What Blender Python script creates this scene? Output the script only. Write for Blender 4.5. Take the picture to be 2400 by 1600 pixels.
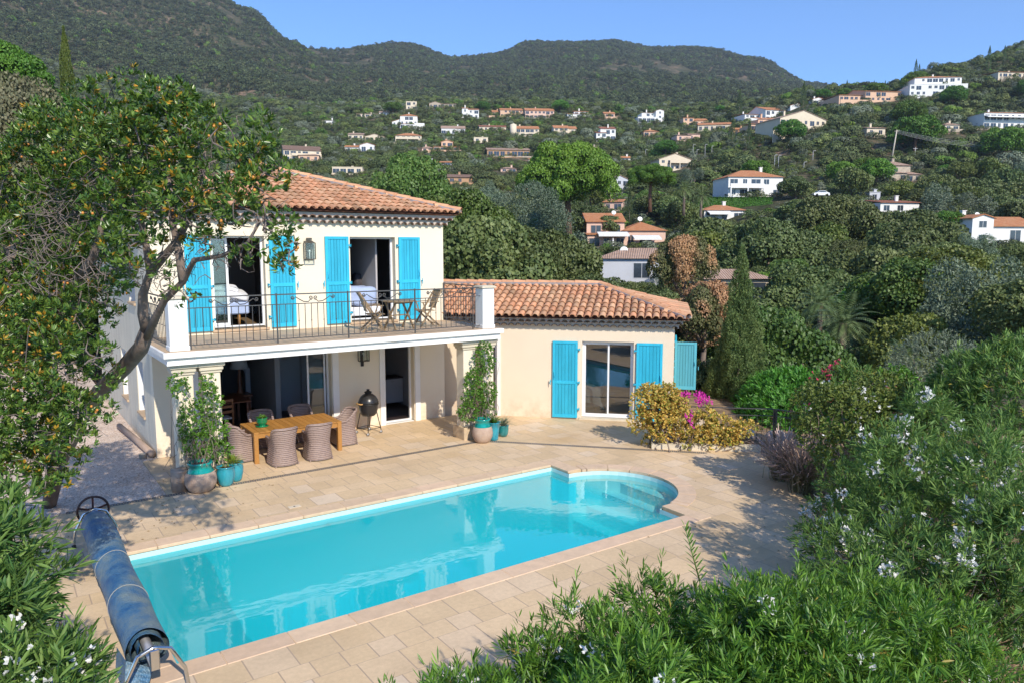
import bpy, bmesh, math, random
import numpy as np
from mathutils import Vector, Matrix
random.seed(7); rng = np.random.default_rng(11)
scene = bpy.context.scene
for o in list(bpy.data.objects): bpy.data.objects.remove(o)
# ------------------------------------------------------------------ camera
CAM_H = 5.0; FPX = 1759.3; PITCH = math.radians(7.045); AZ = math.radians(55.04)
fh = np.array([math.cos(AZ), math.sin(AZ), 0.0]); rt = np.array([math.sin(AZ), -math.cos(AZ), 0.0])
zz_ = np.array([0, 0, 1.0])
fw = math.cos(PITCH)*fh - math.sin(PITCH)*zz_; upv = math.sin(PITCH)*fh + math.cos(PITCH)*zz_
EYE = np.array([0, 0, CAM_H])
cd = bpy.data.cameras.new('camera'); cam = bpy.data.objects.new('camera', cd); scene.collection.objects.link(cam)
M = Matrix.Identity(4)
for i in range(3):
    M[i][0] = rt[i]; M[i][1] = upv[i]; M[i][2] = -fw[i]; M[i][3] = EYE[i]
cam.matrix_world = M
cd.sensor_width = 36; cd.lens = FPX/2400*36; cd.clip_start = 0.1; cd.clip_end = 12000
scene.camera = cam
# ------------------------------------------------------------------ world and sun
SUN_EL = math.radians(36); SUNV = np.array([-0.14, -0.99, 0]); SUNV /= np.linalg.norm(SUNV)
SUNV = SUNV*math.cos(SUN_EL) + zz_*math.sin(SUN_EL)
w = bpy.data.worlds.new('World'); scene.world = w; w.use_nodes = True
nt = w.node_tree; nt.nodes.clear()
sky = nt.nodes.new('ShaderNodeTexSky'); sky.sky_type = 'NISHITA'; sky.sun_disc = False
sky.sun_elevation = SUN_EL; sky.sun_rotation = math.atan2(SUNV[0], SUNV[1]) % (2*math.pi)
sky.altitude = 1800; sky.air_density = 1.0; sky.dust_density = 0.0; sky.ozone_density = 4.0
bg = nt.nodes.new('ShaderNodeBackground'); bg.inputs[1].default_value = 0.15
wo = nt.nodes.new('ShaderNodeOutputWorld')
mt = nt.nodes.new('ShaderNodeMix'); mt.data_type = 'RGBA'; mt.blend_type = 'MULTIPLY'; mt.inputs[0].default_value = 1; mt.inputs[7].default_value = (0.69, 0.90, 1.09, 1); nt.links.new(sky.outputs[0], mt.inputs[6]); nt.links.new(mt.outputs[2], bg.inputs[0]); nt.links.new(bg.outputs[0], wo.inputs[0])
sd = bpy.data.lights.new('sun', 'SUN'); sd.energy = 4.0; sd.angle = math.radians(0.53); sd.color = (1.0, 0.92, 0.79)
so = bpy.data.objects.new('sun', sd); scene.collection.objects.link(so)
so.rotation_euler = Vector(-SUNV).to_track_quat('-Z', 'Y').to_euler()
so['kind'] = 'light'
scene.view_settings.view_transform = 'Standard'; scene.view_settings.look = 'None'
scene.view_settings.exposure = 0.56; scene.view_settings.gamma = 1.0
scene.render.engine = 'CYCLES'
scene.cycles.max_bounces = 7; scene.cycles.diffuse_bounces = 3; scene.cycles.glossy_bounces = 3
scene.cycles.transmission_bounces = 4; scene.cycles.transparent_max_bounces = 12
scene.cycles.caustics_reflective = False; scene.cycles.caustics_refractive = False
scene.render.resolution_x = 1024; scene.render.resolution_y = 682

# ------------------------------------------------------------------ pixel helpers (2400 x 1600 photograph)
def ray(px, py): return fw*FPX + rt*(px-1200) + upv*(800-py)
def gz(px, py, z=0.0):
    d = ray(px, py); return EYE + d*((z-CAM_H)/d[2])
def at(px, py, dist):                       # point at horizontal forward distance
    d = ray(px, py); return EYE + d*(dist/(d@fh))
def pr(p):
    v = np.asarray(p, float)-EYE; q = v@fw
    return 1200+FPX*(v@rt)/q, 800-FPX*(v@upv)/q, q

# ------------------------------------------------------------------ materials
MATS = {}
def newmat(name):
    m = bpy.data.materials.new(name); m.use_nodes = True
    nt = m.node_tree; nt.nodes.clear()
    out = nt.nodes.new('ShaderNodeOutputMaterial')
    return m, nt, out
def nd(nt, t, **kw):
    n = nt.nodes.new(t)
    for k, v in kw.items():
        if k.startswith('i_'):
            key = k[2:]
            key = int(key) if key.isdigit() else key.replace('_', ' ')
            n.inputs[key].default_value = v
        else: setattr(n, k, v)
    return n
def c4(c): return (c[0], c[1], c[2], 1)
def mat(name, col, rough=0.7, metal=0.0, var=0.08, vscale=3.0, bump=0.0, bscale=30.0, tint=False, spec=0.5,
        col2=None, stretch=(1, 1, 1), coat=0.0, detail=6, objvar=0.0, fac_pow=None):
    """general surface: noise-broken base colour, optional second colour, optional bump, optional per-face tint"""
    if name in MATS: return MATS[name]
    m, nt, out = newmat(name); L = nt.links.new
    b = nd(nt, 'ShaderNodeBsdfPrincipled'); b.inputs['Roughness'].default_value = rough
    b.inputs['Metallic'].default_value = metal; b.inputs['Specular IOR Level'].default_value = spec
    if coat: b.inputs['Coat Weight'].default_value = coat; b.inputs['Coat Roughness'].default_value = 0.08
    tc = nd(nt, 'ShaderNodeTexCoord'); mp = nd(nt, 'ShaderNodeMapping'); mp.inputs['Scale'].default_value = stretch
    L(tc.outputs['Object'], mp.inputs[0])
    n1 = nd(nt, 'ShaderNodeTexNoise', i_Scale=vscale, i_Detail=detail, i_Roughness=0.65); L(mp.outputs[0], n1.inputs['Vector'])
    rp = nd(nt, 'ShaderNodeValToRGB'); rp.color_ramp.elements[0].position = 0.3; rp.color_ramp.elements[1].position = 0.7
    a = [max(0, c*(1-var)) for c in col]; c2 = col2 or [min(1, c*(1+var)) for c in col]
    if col2: a = col
    rp.color_ramp.elements[0].color = c4(a); rp.color_ramp.elements[1].color = c4(c2)
    L(n1.outputs[0], rp.inputs[0]); last = rp.outputs[0]
    if tint:
        at_ = nd(nt, 'ShaderNodeAttribute', attribute_name='tint')
        mx = nd(nt, 'ShaderNodeMix', data_type='RGBA', blend_type='MULTIPLY'); mx.inputs[0].default_value = 1
        L(last, mx.inputs[6]); L(at_.outputs['Color'], mx.inputs[7]); last = mx.outputs[2]
    if objvar:
        oi = nd(nt, 'ShaderNodeObjectInfo'); hs = nd(nt, 'ShaderNodeHueSaturation')
        m1 = nd(nt, 'ShaderNodeMapRange', i_3=1-objvar, i_4=1+objvar); L(oi.outputs['Random'], m1.inputs[0])
        L(m1.outputs[0], hs.inputs['Value']); L(last, hs.inputs['Color']); last = hs.outputs[0]
    L(last, b.inputs['Base Color'])
    if bump:
        n2 = nd(nt, 'ShaderNodeTexNoise', i_Scale=bscale, i_Detail=5.0, i_Roughness=0.6); L(mp.outputs[0], n2.inputs['Vector'])
        bp = nd(nt, 'ShaderNodeBump', i_Strength=bump, i_Distance=0.02); L(n2.outputs[0], bp.inputs['Height']); L(bp.outputs[0], b.inputs['Normal'])
    L(b.outputs[0], out.inputs[0]); MATS[name] = m
    return m
def leafmat(name, col, col2, rough=0.45, trans=0.25, objvar=0.12, huevar=0.02, spec=0.4):
    """leaf: per-face random mix between two colours, a little light through the blade"""
    if name in MATS: return MATS[name]
    m, nt, out = newmat(name); L = nt.links.new
    at_ = nd(nt, 'ShaderNodeAttribute', attribute_name='tint')
    sp = nd(nt, 'ShaderNodeSeparateColor'); L(at_.outputs['Color'], sp.inputs[0])
    mx = nd(nt, 'ShaderNodeMix', data_type='RGBA'); mx.inputs[6].default_value = c4(col); mx.inputs[7].default_value = c4(col2)
    L(sp.outputs[0], mx.inputs[0]); last = mx.outputs[2]
    oi = nd(nt, 'ShaderNodeObjectInfo'); hs = nd(nt, 'ShaderNodeHueSaturation')
    m1 = nd(nt, 'ShaderNodeMapRange', i_3=1-objvar, i_4=1+objvar*1.6); L(oi.outputs['Random'], m1.inputs[0])
    ml = nd(nt, 'ShaderNodeMath', operation='MULTIPLY', i_1=7.31); L(oi.outputs['Random'], ml.inputs[0])
    fr = nd(nt, 'ShaderNodeMath', operation='FRACT'); L(ml.outputs[0], fr.inputs[0])
    m2 = nd(nt, 'ShaderNodeMapRange', i_3=0.5-huevar, i_4=0.5+huevar); L(fr.outputs[0], m2.inputs[0])
    L(m1.outputs[0], hs.inputs['Value']); L(m2.outputs[0], hs.inputs['Hue']); L(last, hs.inputs['Color'])
    vm = nd(nt, 'ShaderNodeMix', data_type='RGBA', blend_type='MULTIPLY'); vm.inputs[0].default_value = 1
    L(hs.outputs[0], vm.inputs[6])
    cb = nd(nt, 'ShaderNodeCombineColor'); L(sp.outputs[1], cb.inputs[0]); L(sp.outputs[1], cb.inputs[1]); L(sp.outputs[1], cb.inputs[2])
    L(cb.outputs[0], vm.inputs[7]); last = vm.outputs[2]
    b = nd(nt, 'ShaderNodeBsdfPrincipled'); b.inputs['Roughness'].default_value = rough; b.inputs['Specular IOR Level'].default_value = spec
    L(last, b.inputs['Base Color'])
    if trans > 0:
        t = nd(nt, 'ShaderNodeBsdfTranslucent')
        hs2 = nd(nt, 'ShaderNodeHueSaturation', i_Hue=0.485, i_Saturation=1.1, i_Value=1.3); L(last, hs2.inputs['Color']); L(hs2.outputs[0], t.inputs[0])
        ms = nd(nt, 'ShaderNodeMixShader', i_0=trans); L(b.outputs[0], ms.inputs[1]); L(t.outputs[0], ms.inputs[2]); L(ms.outputs[0], out.inputs[0])
    else: L(b.outputs[0], out.inputs[0])
    MATS[name] = m; return m
def schlick(nt, f0, gain):
    L = nt.links.new; ge = nd(nt, 'ShaderNodeNewGeometry'); dt = nd(nt, 'ShaderNodeVectorMath', operation='DOT_PRODUCT'); L(ge.outputs['Incoming'], dt.inputs[0]); L(ge.outputs['Normal'], dt.inputs[1])
    ab = nd(nt, 'ShaderNodeMath', operation='ABSOLUTE'); L(dt.outputs['Value'], ab.inputs[0]); sb = nd(nt, 'ShaderNodeMath', operation='SUBTRACT', i_0=1.0, use_clamp=True); L(ab.outputs[0], sb.inputs[1])
    pw = nd(nt, 'ShaderNodeMath', operation='POWER', i_1=5.0); L(sb.outputs[0], pw.inputs[0]); ma = nd(nt, 'ShaderNodeMath', operation='MULTIPLY_ADD', i_1=(1-f0)*gain, i_2=f0*gain, use_clamp=True); L(pw.outputs[0], ma.inputs[0]); return ma
def glassmat(name, tint=(0.9, 0.95, 0.95), refl=1.0):
    if name in MATS: return MATS[name]
    m, nt, out = newmat(name); L = nt.links.new
    mu = schlick(nt, 0.04, 2.0*refl)
    tr = nd(nt, 'ShaderNodeBsdfTransparent'); tr.inputs[0].default_value = c4(tint)
    gl = nd(nt, 'ShaderNodeBsdfGlossy', i_Roughness=0.01)
    ms = nd(nt, 'ShaderNodeMixShader'); L(mu.outputs[0], ms.inputs[0]); L(tr.outputs[0], ms.inputs[1]); L(gl.outputs[0], ms.inputs[2])
    L(ms.outputs[0], out.inputs[0]); MATS[name] = m; return m

# ------------------------------------------------------------------ mesh builder
class MB:
    def __init__(s): s.v = []; s.f = []; s.t = []; s.T = None; s.tc = (1, 1, 1); s.sm = []
    def add(s, vs, fs, smooth=False, tint=None):
        b = len(s.v)
        for v in vs:
            v = Vector(v)
            s.v.append(tuple(s.T @ v) if s.T is not None else tuple(v))
        for f in fs:
            s.f.append([b+i for i in f]); s.t.append(tint or s.tc); s.sm.append(smooth)
        return s
    def box(s, x0, x1, y0, y1, z0, z1, tint=None):
        vs = [(x0, y0, z0), (x1, y0, z0), (x1, y1, z0), (x0, y1, z0), (x0, y0, z1), (x1, y0, z1), (x1, y1, z1), (x0, y1, z1)]
        return s.add(vs, [(0, 3, 2, 1), (4, 5, 6, 7), (0, 1, 5, 4), (1, 2, 6, 5), (2, 3, 7, 6), (3, 0, 4, 7)], tint=tint)
    def bbox(s, x0, x1, y0, y1, z0, z1, b=0.01, tint=None):      # box with bevelled edges
        import itertools
        vs = []; idx = {}
        for sx in (0, 1):
            for sy in (0, 1):
                for sz in (0, 1):
                    X = (x0, x1)[sx]; Y = (y0, y1)[sy]; Z = (z0, z1)[sz]
                    dx = b if sx == 0 else -b; dy = b if sy == 0 else -b; dz = b if sz == 0 else -b
                    idx[sx, sy, sz] = len(vs)
                    vs += [(X, Y+dy, Z+dz), (X+dx, Y, Z+dz), (X+dx, Y+dy, Z)]
        fs = []
        for a in (0, 1):
            q = [idx[a, 0, 0], idx[a, 0, 1], idx[a, 1, 1], idx[a, 1, 0]]; fs.append(q if a == 0 else q[::-1])
            q = [idx[0, a, 0]+1, idx[1, a, 0]+1, idx[1, a, 1]+1, idx[0, a, 1]+1]; fs.append(q if a == 0 else q[::-1])
            q = [idx[0, 0, a]+2, idx[0, 1, a]+2, idx[1, 1, a]+2, idx[1, 0, a]+2]; fs.append(q if a == 0 else q[::-1])
        for a in (0, 1):
            for c in (0, 1):
                i, j = idx[a, c, 0], idx[a, c, 1]; q = [i, j, j+1, i+1]; fs.append(q if a == c else q[::-1])
                i, j = idx[a, 0, c], idx[a, 1, c]; q = [i, i+2, j+2, j]; fs.append(q if a == c else q[::-1])
                i, j = idx[0, a, c]+1, idx[1, a, c]+1; q = [i, j, j+1, i+1]; fs.append(q if a == c else q[::-1])
        for k in itertools.product((0, 1), repeat=3):
            i = idx[k]; q = [i, i+1, i+2]; fs.append(q if sum(k) % 2 == 1 else q[::-1])
        return s.add(vs, fs, tint=tint)
    def tube(s, pts, r, n=8, caps=True, tint=None, smooth=True):
        pts = [Vector(p) for p in pts]; m = len(pts); rs = r if hasattr(r, '__len__') else [r]*m
        vs = []; fs = []; prev = None
        for i, p in enumerate(pts):
            d = (pts[min(i+1, m-1)]-pts[max(i-1, 0)])
            if d.length < 1e-9: d = Vector((0, 0, 1))
            d.normalize()
            if prev is None:
                u = d.orthogonal().normalized()
            else:
                u = prev - d*prev.dot(d)
                u = u.normalized() if u.length > 1e-6 else d.orthogonal().normalized()
            prev = u; w_ = d.cross(u)
            for k in range(n):
                a = 2*math.pi*k/n; vs.append(p+(u*math.cos(a)+w_*math.sin(a))*rs[i])
        for i in range(m-1):
            for k in range(n):
                a = i*n+k; b = i*n+(k+1) % n; fs.append((a, b, b+n, a+n))
        if caps: fs.append(list(range(n))[::-1]); fs.append([(m-1)*n+k for k in range(n)])
        return s.add(vs, fs, smooth, tint)
    def bar(s, a, b, w_, h, up=(0, 0, 1), tint=None):              # rectangular bar from a to b
        a = Vector(a); b = Vector(b); d = (b-a).normalized(); up = Vector(up)
        sdv = d.cross(up)
        sdv = sdv.normalized() if sdv.length > 1e-6 else d.orthogonal().normalized()
        u = sdv.cross(d).normalized(); vs = []
        for p in (a, b):
            for (i, j) in ((-1, -1), (1, -1), (1, 1), (-1, 1)): vs.append(p+sdv*(i*w_/2)+u*(j*h/2))
        return s.add(vs, [(0, 1, 2, 3)[::-1], (4, 5, 6, 7), (0, 1, 5, 4), (1, 2, 6, 5), (2, 3, 7, 6), (3, 0, 4, 7)], tint=tint)
    def lathe(s, prof, c=(0, 0, 0), n=24, axis='z', tint=None, smooth=True):
        vs = []; fs = []; m = len(prof)
        for (r, z) in prof:
            for k in range(n):
                a = 2*math.pi*k/n; p = (r*math.cos(a), r*math.sin(a), z)
                if axis == 'y': p = (p[0], p[2], p[1])
                if axis == 'x': p = (p[2], p[0], p[1])
                vs.append((c[0]+p[0], c[1]+p[1], c[2]+p[2]))
        for i in range(m-1):
            for k in range(n):
                a = i*n+k; b = i*n+(k+1) % n; fs.append((a, b, b+n, a+n))
        if prof[0][0] > 1e-4: fs.append(list(range(n))[::-1])
        if prof[-1][0] > 1e-4: fs.append([(m-1)*n+k for k in range(n)])
        return s.add(vs, fs, smooth, tint)
    def poly(s, pts, tint=None): return s.add(pts, [tuple(range(len(pts)))], tint=tint)
    def prism(s, pts, z0, z1, tint=None):                            # vertical prism from a ccw outline
        n = len(pts); vs = [(p[0], p[1], z0) for p in pts]+[(p[0], p[1], z1) for p in pts]
        fs = [tuple(range(n))[::-1], tuple(range(n, 2*n))]+[(i, (i+1) % n, n+(i+1) % n, n+i) for i in range(n)]
        return s.add(vs, fs, tint=tint)
    def sphere(s, c, r, n=12, m=8, sc=(1, 1, 1), tint=None):
        vs = []; fs = []
        for i in range(m+1):
            t = math.pi*i/m
            for k in range(n):
                a = 2*math.pi*k/n
                vs.append((c[0]+r*sc[0]*math.sin(t)*math.cos(a), c[1]+r*sc[1]*math.sin(t)*math.sin(a), c[2]-r*sc[2]*math.cos(t)))
        for i in range(m):
            for k in range(n):
                a = i*n+k; b = i*n+(k+1) % n; fs.append((a, b, b+n, a+n))
        return s.add(vs, fs, True, tint)
    def wallgrid(s, us, zs, solid, v0, v1):
        """slab between v0 and v1 (local y), cells (i,j) of us x zs solid or open; only outer faces"""
        nu, nz = len(us)-1, len(zs)-1
        S = lambda i, j: 0 <= i < nu and 0 <= j < nz and solid(0.5*(us[i]+us[i+1]), 0.5*(zs[j]+zs[j+1]))
        for i in range(nu):
            for j in range(nz):
                if not S(i, j): continue
                a, b, c, d = us[i], us[i+1], zs[j], zs[j+1]
                s.add([(a, v0, c), (b, v0, c), (b, v0, d), (a, v0, d)], [(0, 1, 2, 3)])
                s.add([(a, v1, c), (b, v1, c), (b, v1, d), (a, v1, d)], [(3, 2, 1, 0)])
                if not S(i-1, j): s.add([(a, v0, c), (a, v1, c), (a, v1, d), (a, v0, d)], [(3, 2, 1, 0)])
                if not S(i+1, j): s.add([(b, v0, c), (b, v1, c), (b, v1, d), (b, v0, d)], [(0, 1, 2, 3)])
                if not S(i, j-1): s.add([(a, v0, c), (b, v0, c), (b, v1, c), (a, v1, c)], [(3, 2, 1, 0)])
                if not S(i, j+1): s.add([(a, v0, d), (b, v0, d), (b, v1, d), (a, v1, d)], [(0, 1, 2, 3)])
        return s
    def build(s, name, material, parent=None, weld=False):
        me = bpy.data.meshes.new(name); me.from_pydata(s.v, [], s.f)
        mats_ = material if isinstance(material, (list, tuple)) else [material]
        for m_ in mats_: me.materials.append(m_)
        me.polygons.foreach_set('use_smooth', s.sm)
        if True:
            a = me.attributes.new('tint', 'FLOAT_COLOR', 'FACE')
            a.data.foreach_set('color', np.array([[t[0], t[1], t[2], 1] for t in s.t], dtype=np.float32).ravel())
        if weld:
            bm = bmesh.new(); bm.from_mesh(me); bmesh.ops.remove_doubles(bm, verts=bm.verts, dist=1e-4); bm.to_mesh(me); bm.free()
        me.update()
        o = bpy.data.objects.new(name, me); scene.collection.objects.link(o)
        if parent is not None: o.parent = parent
        return o
def tag(o, label=None, cat=None, group=None, kind=None):
    if label: o['label'] = label
    if cat: o['category'] = cat
    if group: o['group'] = group
    if kind: o['kind'] = kind
    return o
def empty(name, loc=(0, 0, 0), rz=0.0, label=None, cat=None, group=None):
    o = bpy.data.objects.new(name, None); scene.collection.objects.link(o); o.location = loc; o.rotation_euler = (0, 0, rz)
    o.empty_display_size = 0.3
    return tag(o, label, cat, group)
def children(o): return [c for c in CH.get(o.name, [])]
CH = {}
def index_children():
    CH.clear()
    for o in bpy.data.objects:
        if o.parent: CH.setdefault(o.parent.name, []).append(o)
def copy_tree(o, parent=None):
    c = o.copy(); scene.collection.objects.link(c); c.parent = parent
    for ch in CH.get(o.name, []): copy_tree(ch, c)
    return c
# ================================================================== MATERIALS OF THE VILLA
def plaster(name, col, stain):
    m, nt, out = newmat(name); L = nt.links.new
    b = nd(nt, 'ShaderNodeBsdfPrincipled', i_Roughness=0.92); b.inputs['Specular IOR Level'].default_value = 0.2
    tc = nd(nt, 'ShaderNodeTexCoord')
    n1 = nd(nt, 'ShaderNodeTexNoise', i_Scale=1.1, i_Detail=6.0, i_Roughness=0.7); L(tc.outputs['Object'], n1.inputs['Vector'])
    mx = nd(nt, 'ShaderNodeMix', data_type='RGBA'); mx.inputs[6].default_value = c4([c*0.93 for c in col]); mx.inputs[7].default_value = c4([min(1, c*1.06) for c in col]); L(n1.outputs[0], mx.inputs[0])
    sp = nd(nt, 'ShaderNodeSeparateXYZ'); L(tc.outputs['Object'], sp.inputs[0])
    mr = nd(nt, 'ShaderNodeMapRange', i_1=0.75, i_2=0.02, i_3=0.0, i_4=1.0); L(sp.outputs[2], mr.inputs[0])
    n2 = nd(nt, 'ShaderNodeTexNoise', i_Scale=2.6, i_Detail=7.0, i_Roughness=0.7); L(tc.outputs['Object'], n2.inputs['Vector'])
    cr = nd(nt, 'ShaderNodeMapRange', i_1=0.42, i_2=0.7); L(n2.outputs[0], cr.inputs[0])
    mu = nd(nt, 'ShaderNodeMath', operation='MULTIPLY'); L(mr.outputs[0], mu.inputs[0]); L(cr.outputs[0], mu.inputs[1])
    m2 = nd(nt, 'ShaderNodeMix', data_type='RGBA'); L(mu.outputs[0], m2.inputs[0]); L(mx.outputs[2], m2.inputs[6]); m2.inputs[7].default_value = c4(stain)
    L(m2.outputs[2], b.inputs['Base Color'])
    n3 = nd(nt, 'ShaderNodeTexNoise', i_Scale=70.0, i_Detail=4.0); L(tc.outputs['Object'], n3.inputs['Vector'])
    bp = nd(nt, 'ShaderNodeBump', i_Strength=0.35, i_Distance=0.006); L(n3.outputs[0], bp.inputs['Height']); L(bp.outputs[0], b.inputs['Normal'])
    L(b.outputs[0], out.inputs[0]); MATS[name] = m; return m
M_wall = plaster('cream_render', (0.80, 0.705, 0.545), (0.66, 0.46, 0.30))
M_wing = plaster('peach_render', (0.78, 0.655, 0.50), (0.64, 0.42, 0.28))
M_side = mat('shade_toned_render', (0.66, 0.60, 0.48), 0.92, var=0.12, vscale=1.6, bump=0.3, bscale=60, stretch=(1, 2, 0.35))  # cream render greyed to imitate shade on the side wall
M_white = mat('white_paint', (0.80, 0.79, 0.76), 0.55, var=0.03, vscale=4, bump=0.05)
M_fascia = mat('white_fascia', (0.80, 0.78, 0.74), 0.6, var=0.09, vscale=5, bump=0.1)
M_stone = mat('cast_stone', (0.62, 0.55, 0.42), 0.85, var=0.12, vscale=3, bump=0.3, bscale=40)
M_pierst = mat('pier_stone', (0.55, 0.42, 0.27), 0.85, var=0.2, vscale=4, bump=0.4, bscale=50)
M_pvc = mat('white_frame', (0.80, 0.80, 0.80), 0.35, var=0.02)
M_iron = mat('wrought_iron', (0.10, 0.095, 0.09), 0.55, metal=0.5, var=0.15, vscale=20)
M_shut = mat('turquoise_paint', (0.030, 0.46, 0.66), 0.45, var=0.16, vscale=2.2, bump=0.12, bscale=60, stretch=(1, 1, 0.35), tint=True)
M_shut2 = mat('faded_turquoise_paint', (0.10, 0.42, 0.50), 0.6, var=0.06, vscale=5, bump=0.08, bscale=60, stretch=(1, 1, 0.2), tint=True)
M_tile = mat('clay_tile', (0.58, 0.285, 0.15), 0.85, var=0.3, vscale=9, bump=0.3, bscale=45, tint=True, spec=0.25, col2=(0.69, 0.40, 0.235))
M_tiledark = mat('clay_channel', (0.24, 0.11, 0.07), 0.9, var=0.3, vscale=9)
M_mortar = mat('grey_mortar', (0.30, 0.27, 0.27), 0.9, var=0.25, vscale=12, bump=0.5)
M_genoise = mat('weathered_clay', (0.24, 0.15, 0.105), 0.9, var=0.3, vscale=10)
M_genmort = mat('eave_render', (0.50, 0.44, 0.38), 0.9, var=0.1, vscale=6)
M_glass = glassmat('window_glass')
M_glassd = glassmat('door_glass', (0.62, 0.66, 0.66), 1.3)
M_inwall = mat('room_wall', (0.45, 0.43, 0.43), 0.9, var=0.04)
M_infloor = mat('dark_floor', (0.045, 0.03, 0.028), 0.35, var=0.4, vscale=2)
M_inwood = mat('red_wood', (0.22, 0.075, 0.03), 0.4, var=0.25, vscale=6, stretch=(1, 8, 8))
M_linen = mat('white_linen', (0.80, 0.80, 0.82), 0.9, var=0.05, vscale=5, bump=0.6, bscale=9)
M_pblue = mat('pale_blue_cloth', (0.38, 0.46, 0.66), 0.9, var=0.08, vscale=7, bump=0.4, bscale=12)
M_dark = mat('dark_panel', (0.05, 0.04, 0.045), 0.6, var=0.3)
M_cab = mat('cabinet_white', (0.55, 0.56, 0.6), 0.5, var=0.03)
M_balfl = mat('balcony_tile', (0.50, 0.36, 0.23), 0.7, var=0.15, vscale=2.5, bump=0.15)

YF = 19.33; XL = 3.09; XR = 11.05            # facade plane and block edges
villa = empty('villa', (7, 21, 0), 0, 'cream two-storey villa with turquoise shutters and low peach wing behind the pool', 'house')
VI = Matrix.Translation((-7, -21, 0))
def vb(mb, name, m, parent=villa, weld=False):
    o = mb.build(name, m, parent, weld)
    if parent is villa: o.matrix_parent_inverse = VI
    elif parent.type != 'EMPTY': pass
    return o
# --- main walls
ops = [(4.1, 7.52, -1, 2.40), (9.1, 10.03, -1, 2.36), (4.55, 5.85, 3.0, 5.31), (8.15, 9.5, 3.0, 5.31)]
us = sorted({XL, 3.39, XR, *[a for o in ops for a in o[:2]]}); zs = sorted({-0.3, 2.36, 2.40, 2.62, 3.0, 5.31, 5.84})
solid = lambda x, z: not any(a < x < b and c < z < d for a, b, c, d in ops)
mb = MB().wallgrid(us, zs, solid, YF, YF+0.3); vb(mb, 'front_wall', M_wall, weld=True)
mb = MB(); sops = [(20.7, 21.7, 0.75, 2.15), (23.4, 24.4, 0.75, 2.15), (21.2, 22.2, 3.6, 5.0)]
ys = sorted({YF+0.3, 29.0, *[a for o in sops for a in o[:2]]}); zs2 = sorted({-0.3, 5.84, *[a for o in sops for a in o[2:]]})
mb.T = Matrix(((0, 1, 0, 0), (1, 0, 0, 0), (0, 0, 1, 0), (0, 0, 0, 1)))
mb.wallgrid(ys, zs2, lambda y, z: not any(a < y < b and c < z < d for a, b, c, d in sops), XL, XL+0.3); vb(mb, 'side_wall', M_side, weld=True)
mb = MB(); mb.box(XR-0.3, XR, YF+0.3, 29, -0.3, 5.84); mb.box(XL, XR, 29.0, 29.3, -0.3, 5.84); vb(mb, 'back_wall', M_wall)
for (a, b, c, d) in sops:
    f = MB(); f.box(XL+0.2, XL+0.25, a, a+0.07, c, d); f.box(XL+0.2, XL+0.25, b-0.07, b, c, d); f.box(XL+0.2, XL+0.25, a, b, c, c+0.06); f.box(XL+0.2, XL+0.25, a, b, d-0.06, d)
    f.box(XL+0.02, XL+0.2, b-0.012, b-0.004, c, d)
    wf = vb(f, 'window', M_pvc)
    s_ = MB(); s_.bbox(XL-0.05, XL+0.2, a-0.03, b+0.03, c-0.06, c+0.005, .008); s_.build('sill', M_balfl, wf).matrix_parent_inverse = VI @ wf.matrix_parent_inverse.inverted() if False else Matrix.Identity(4)
    g = MB(); g.box(XL+0.22, XL+0.228, a+0.07, b-0.07, c+0.06, d-0.06); g.build('pane', M_glassd, wf)
# --- floors, ceilings and rooms inside
def room(name, x0, x1, y0, y1, z0, z1, fm=M_infloor, wm=M_inwall):
    m_ = MB(); m_.box(x0, x1, y0, y1, z0-0.02, z0); fl = vb(m_, 'room_floor', fm)
    m_ = MB(); m_.box(x0, x1, y1-0.03, y1, z0+0.002, z1); m_.box(x0, x0+0.03, y0, y1-0.031, z0+0.002, z1); m_.box(x1-0.03, x1, y0, y1-0.031, z0+0.002, z1); m_.box(x0+0.032, x1-0.032, y0, y1-0.032, z1-0.03, z1)
    vb(m_, 'room_wall', wm)
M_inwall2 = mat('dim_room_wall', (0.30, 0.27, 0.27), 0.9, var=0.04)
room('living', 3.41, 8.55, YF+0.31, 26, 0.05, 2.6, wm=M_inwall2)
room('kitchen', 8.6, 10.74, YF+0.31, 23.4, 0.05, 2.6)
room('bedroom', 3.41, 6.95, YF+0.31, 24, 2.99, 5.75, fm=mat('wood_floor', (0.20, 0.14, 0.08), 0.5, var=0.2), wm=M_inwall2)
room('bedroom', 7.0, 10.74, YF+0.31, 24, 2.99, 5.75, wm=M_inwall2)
# partition, door leaf and sloping stair soffit seen through the big opening
m_ = MB(); m_.box(6.6, 6.75, 21.3, 24, 0.055, 2.55); m_.box(6.9, 8.5, 22.6, 22.7, 0.055, 2.55); vb(m_, 'partition_wall', M_inwall)
m_ = MB(); m_.box(6.98, 7.75, 22.55, 22.595, 0.06, 2.1); m_.box(7.82, 8.45, 22.55, 22.595, 0.06, 2.1); vb(m_, 'inner_door', M_cab)
m_ = MB(); m_.bar((5.6, 24.5, 2.5), (6.4, 23.4, 1.3), 0.12, 0.14); m_.bar((6.4, 23.4, 1.35), (6.4, 23.4, 0.06), 0.12, 0.14, (1, 0, 0)); vb(m_, 'stair_beam', M_cab)
# wardrobe doors upstairs right
m_ = MB()
m_.box(7.05, 8.6, 20.85, 20.9, 2.995, 5.7); wd = vb(m_, 'wardrobe', M_dark)
m_ = MB()
for z in (3.55, 4.15, 4.85): m_.box(7.06, 8.59, 20.83, 20.848, z, z+0.04)
m_.box(8.6, 8.65, 20.82, 20.9, 2.995, 5.7); m_.box(8.66, 8.7, 20.82, 20.9, 2.995, 5.7); m_.build('wardrobe_rail', M_cab, wd)
m_ = MB(); m_.box(9.2, 9.25, 20.0, 23, 2.995, 5.7); vb(m_, 'partition_wall', M_inwall)
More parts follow.
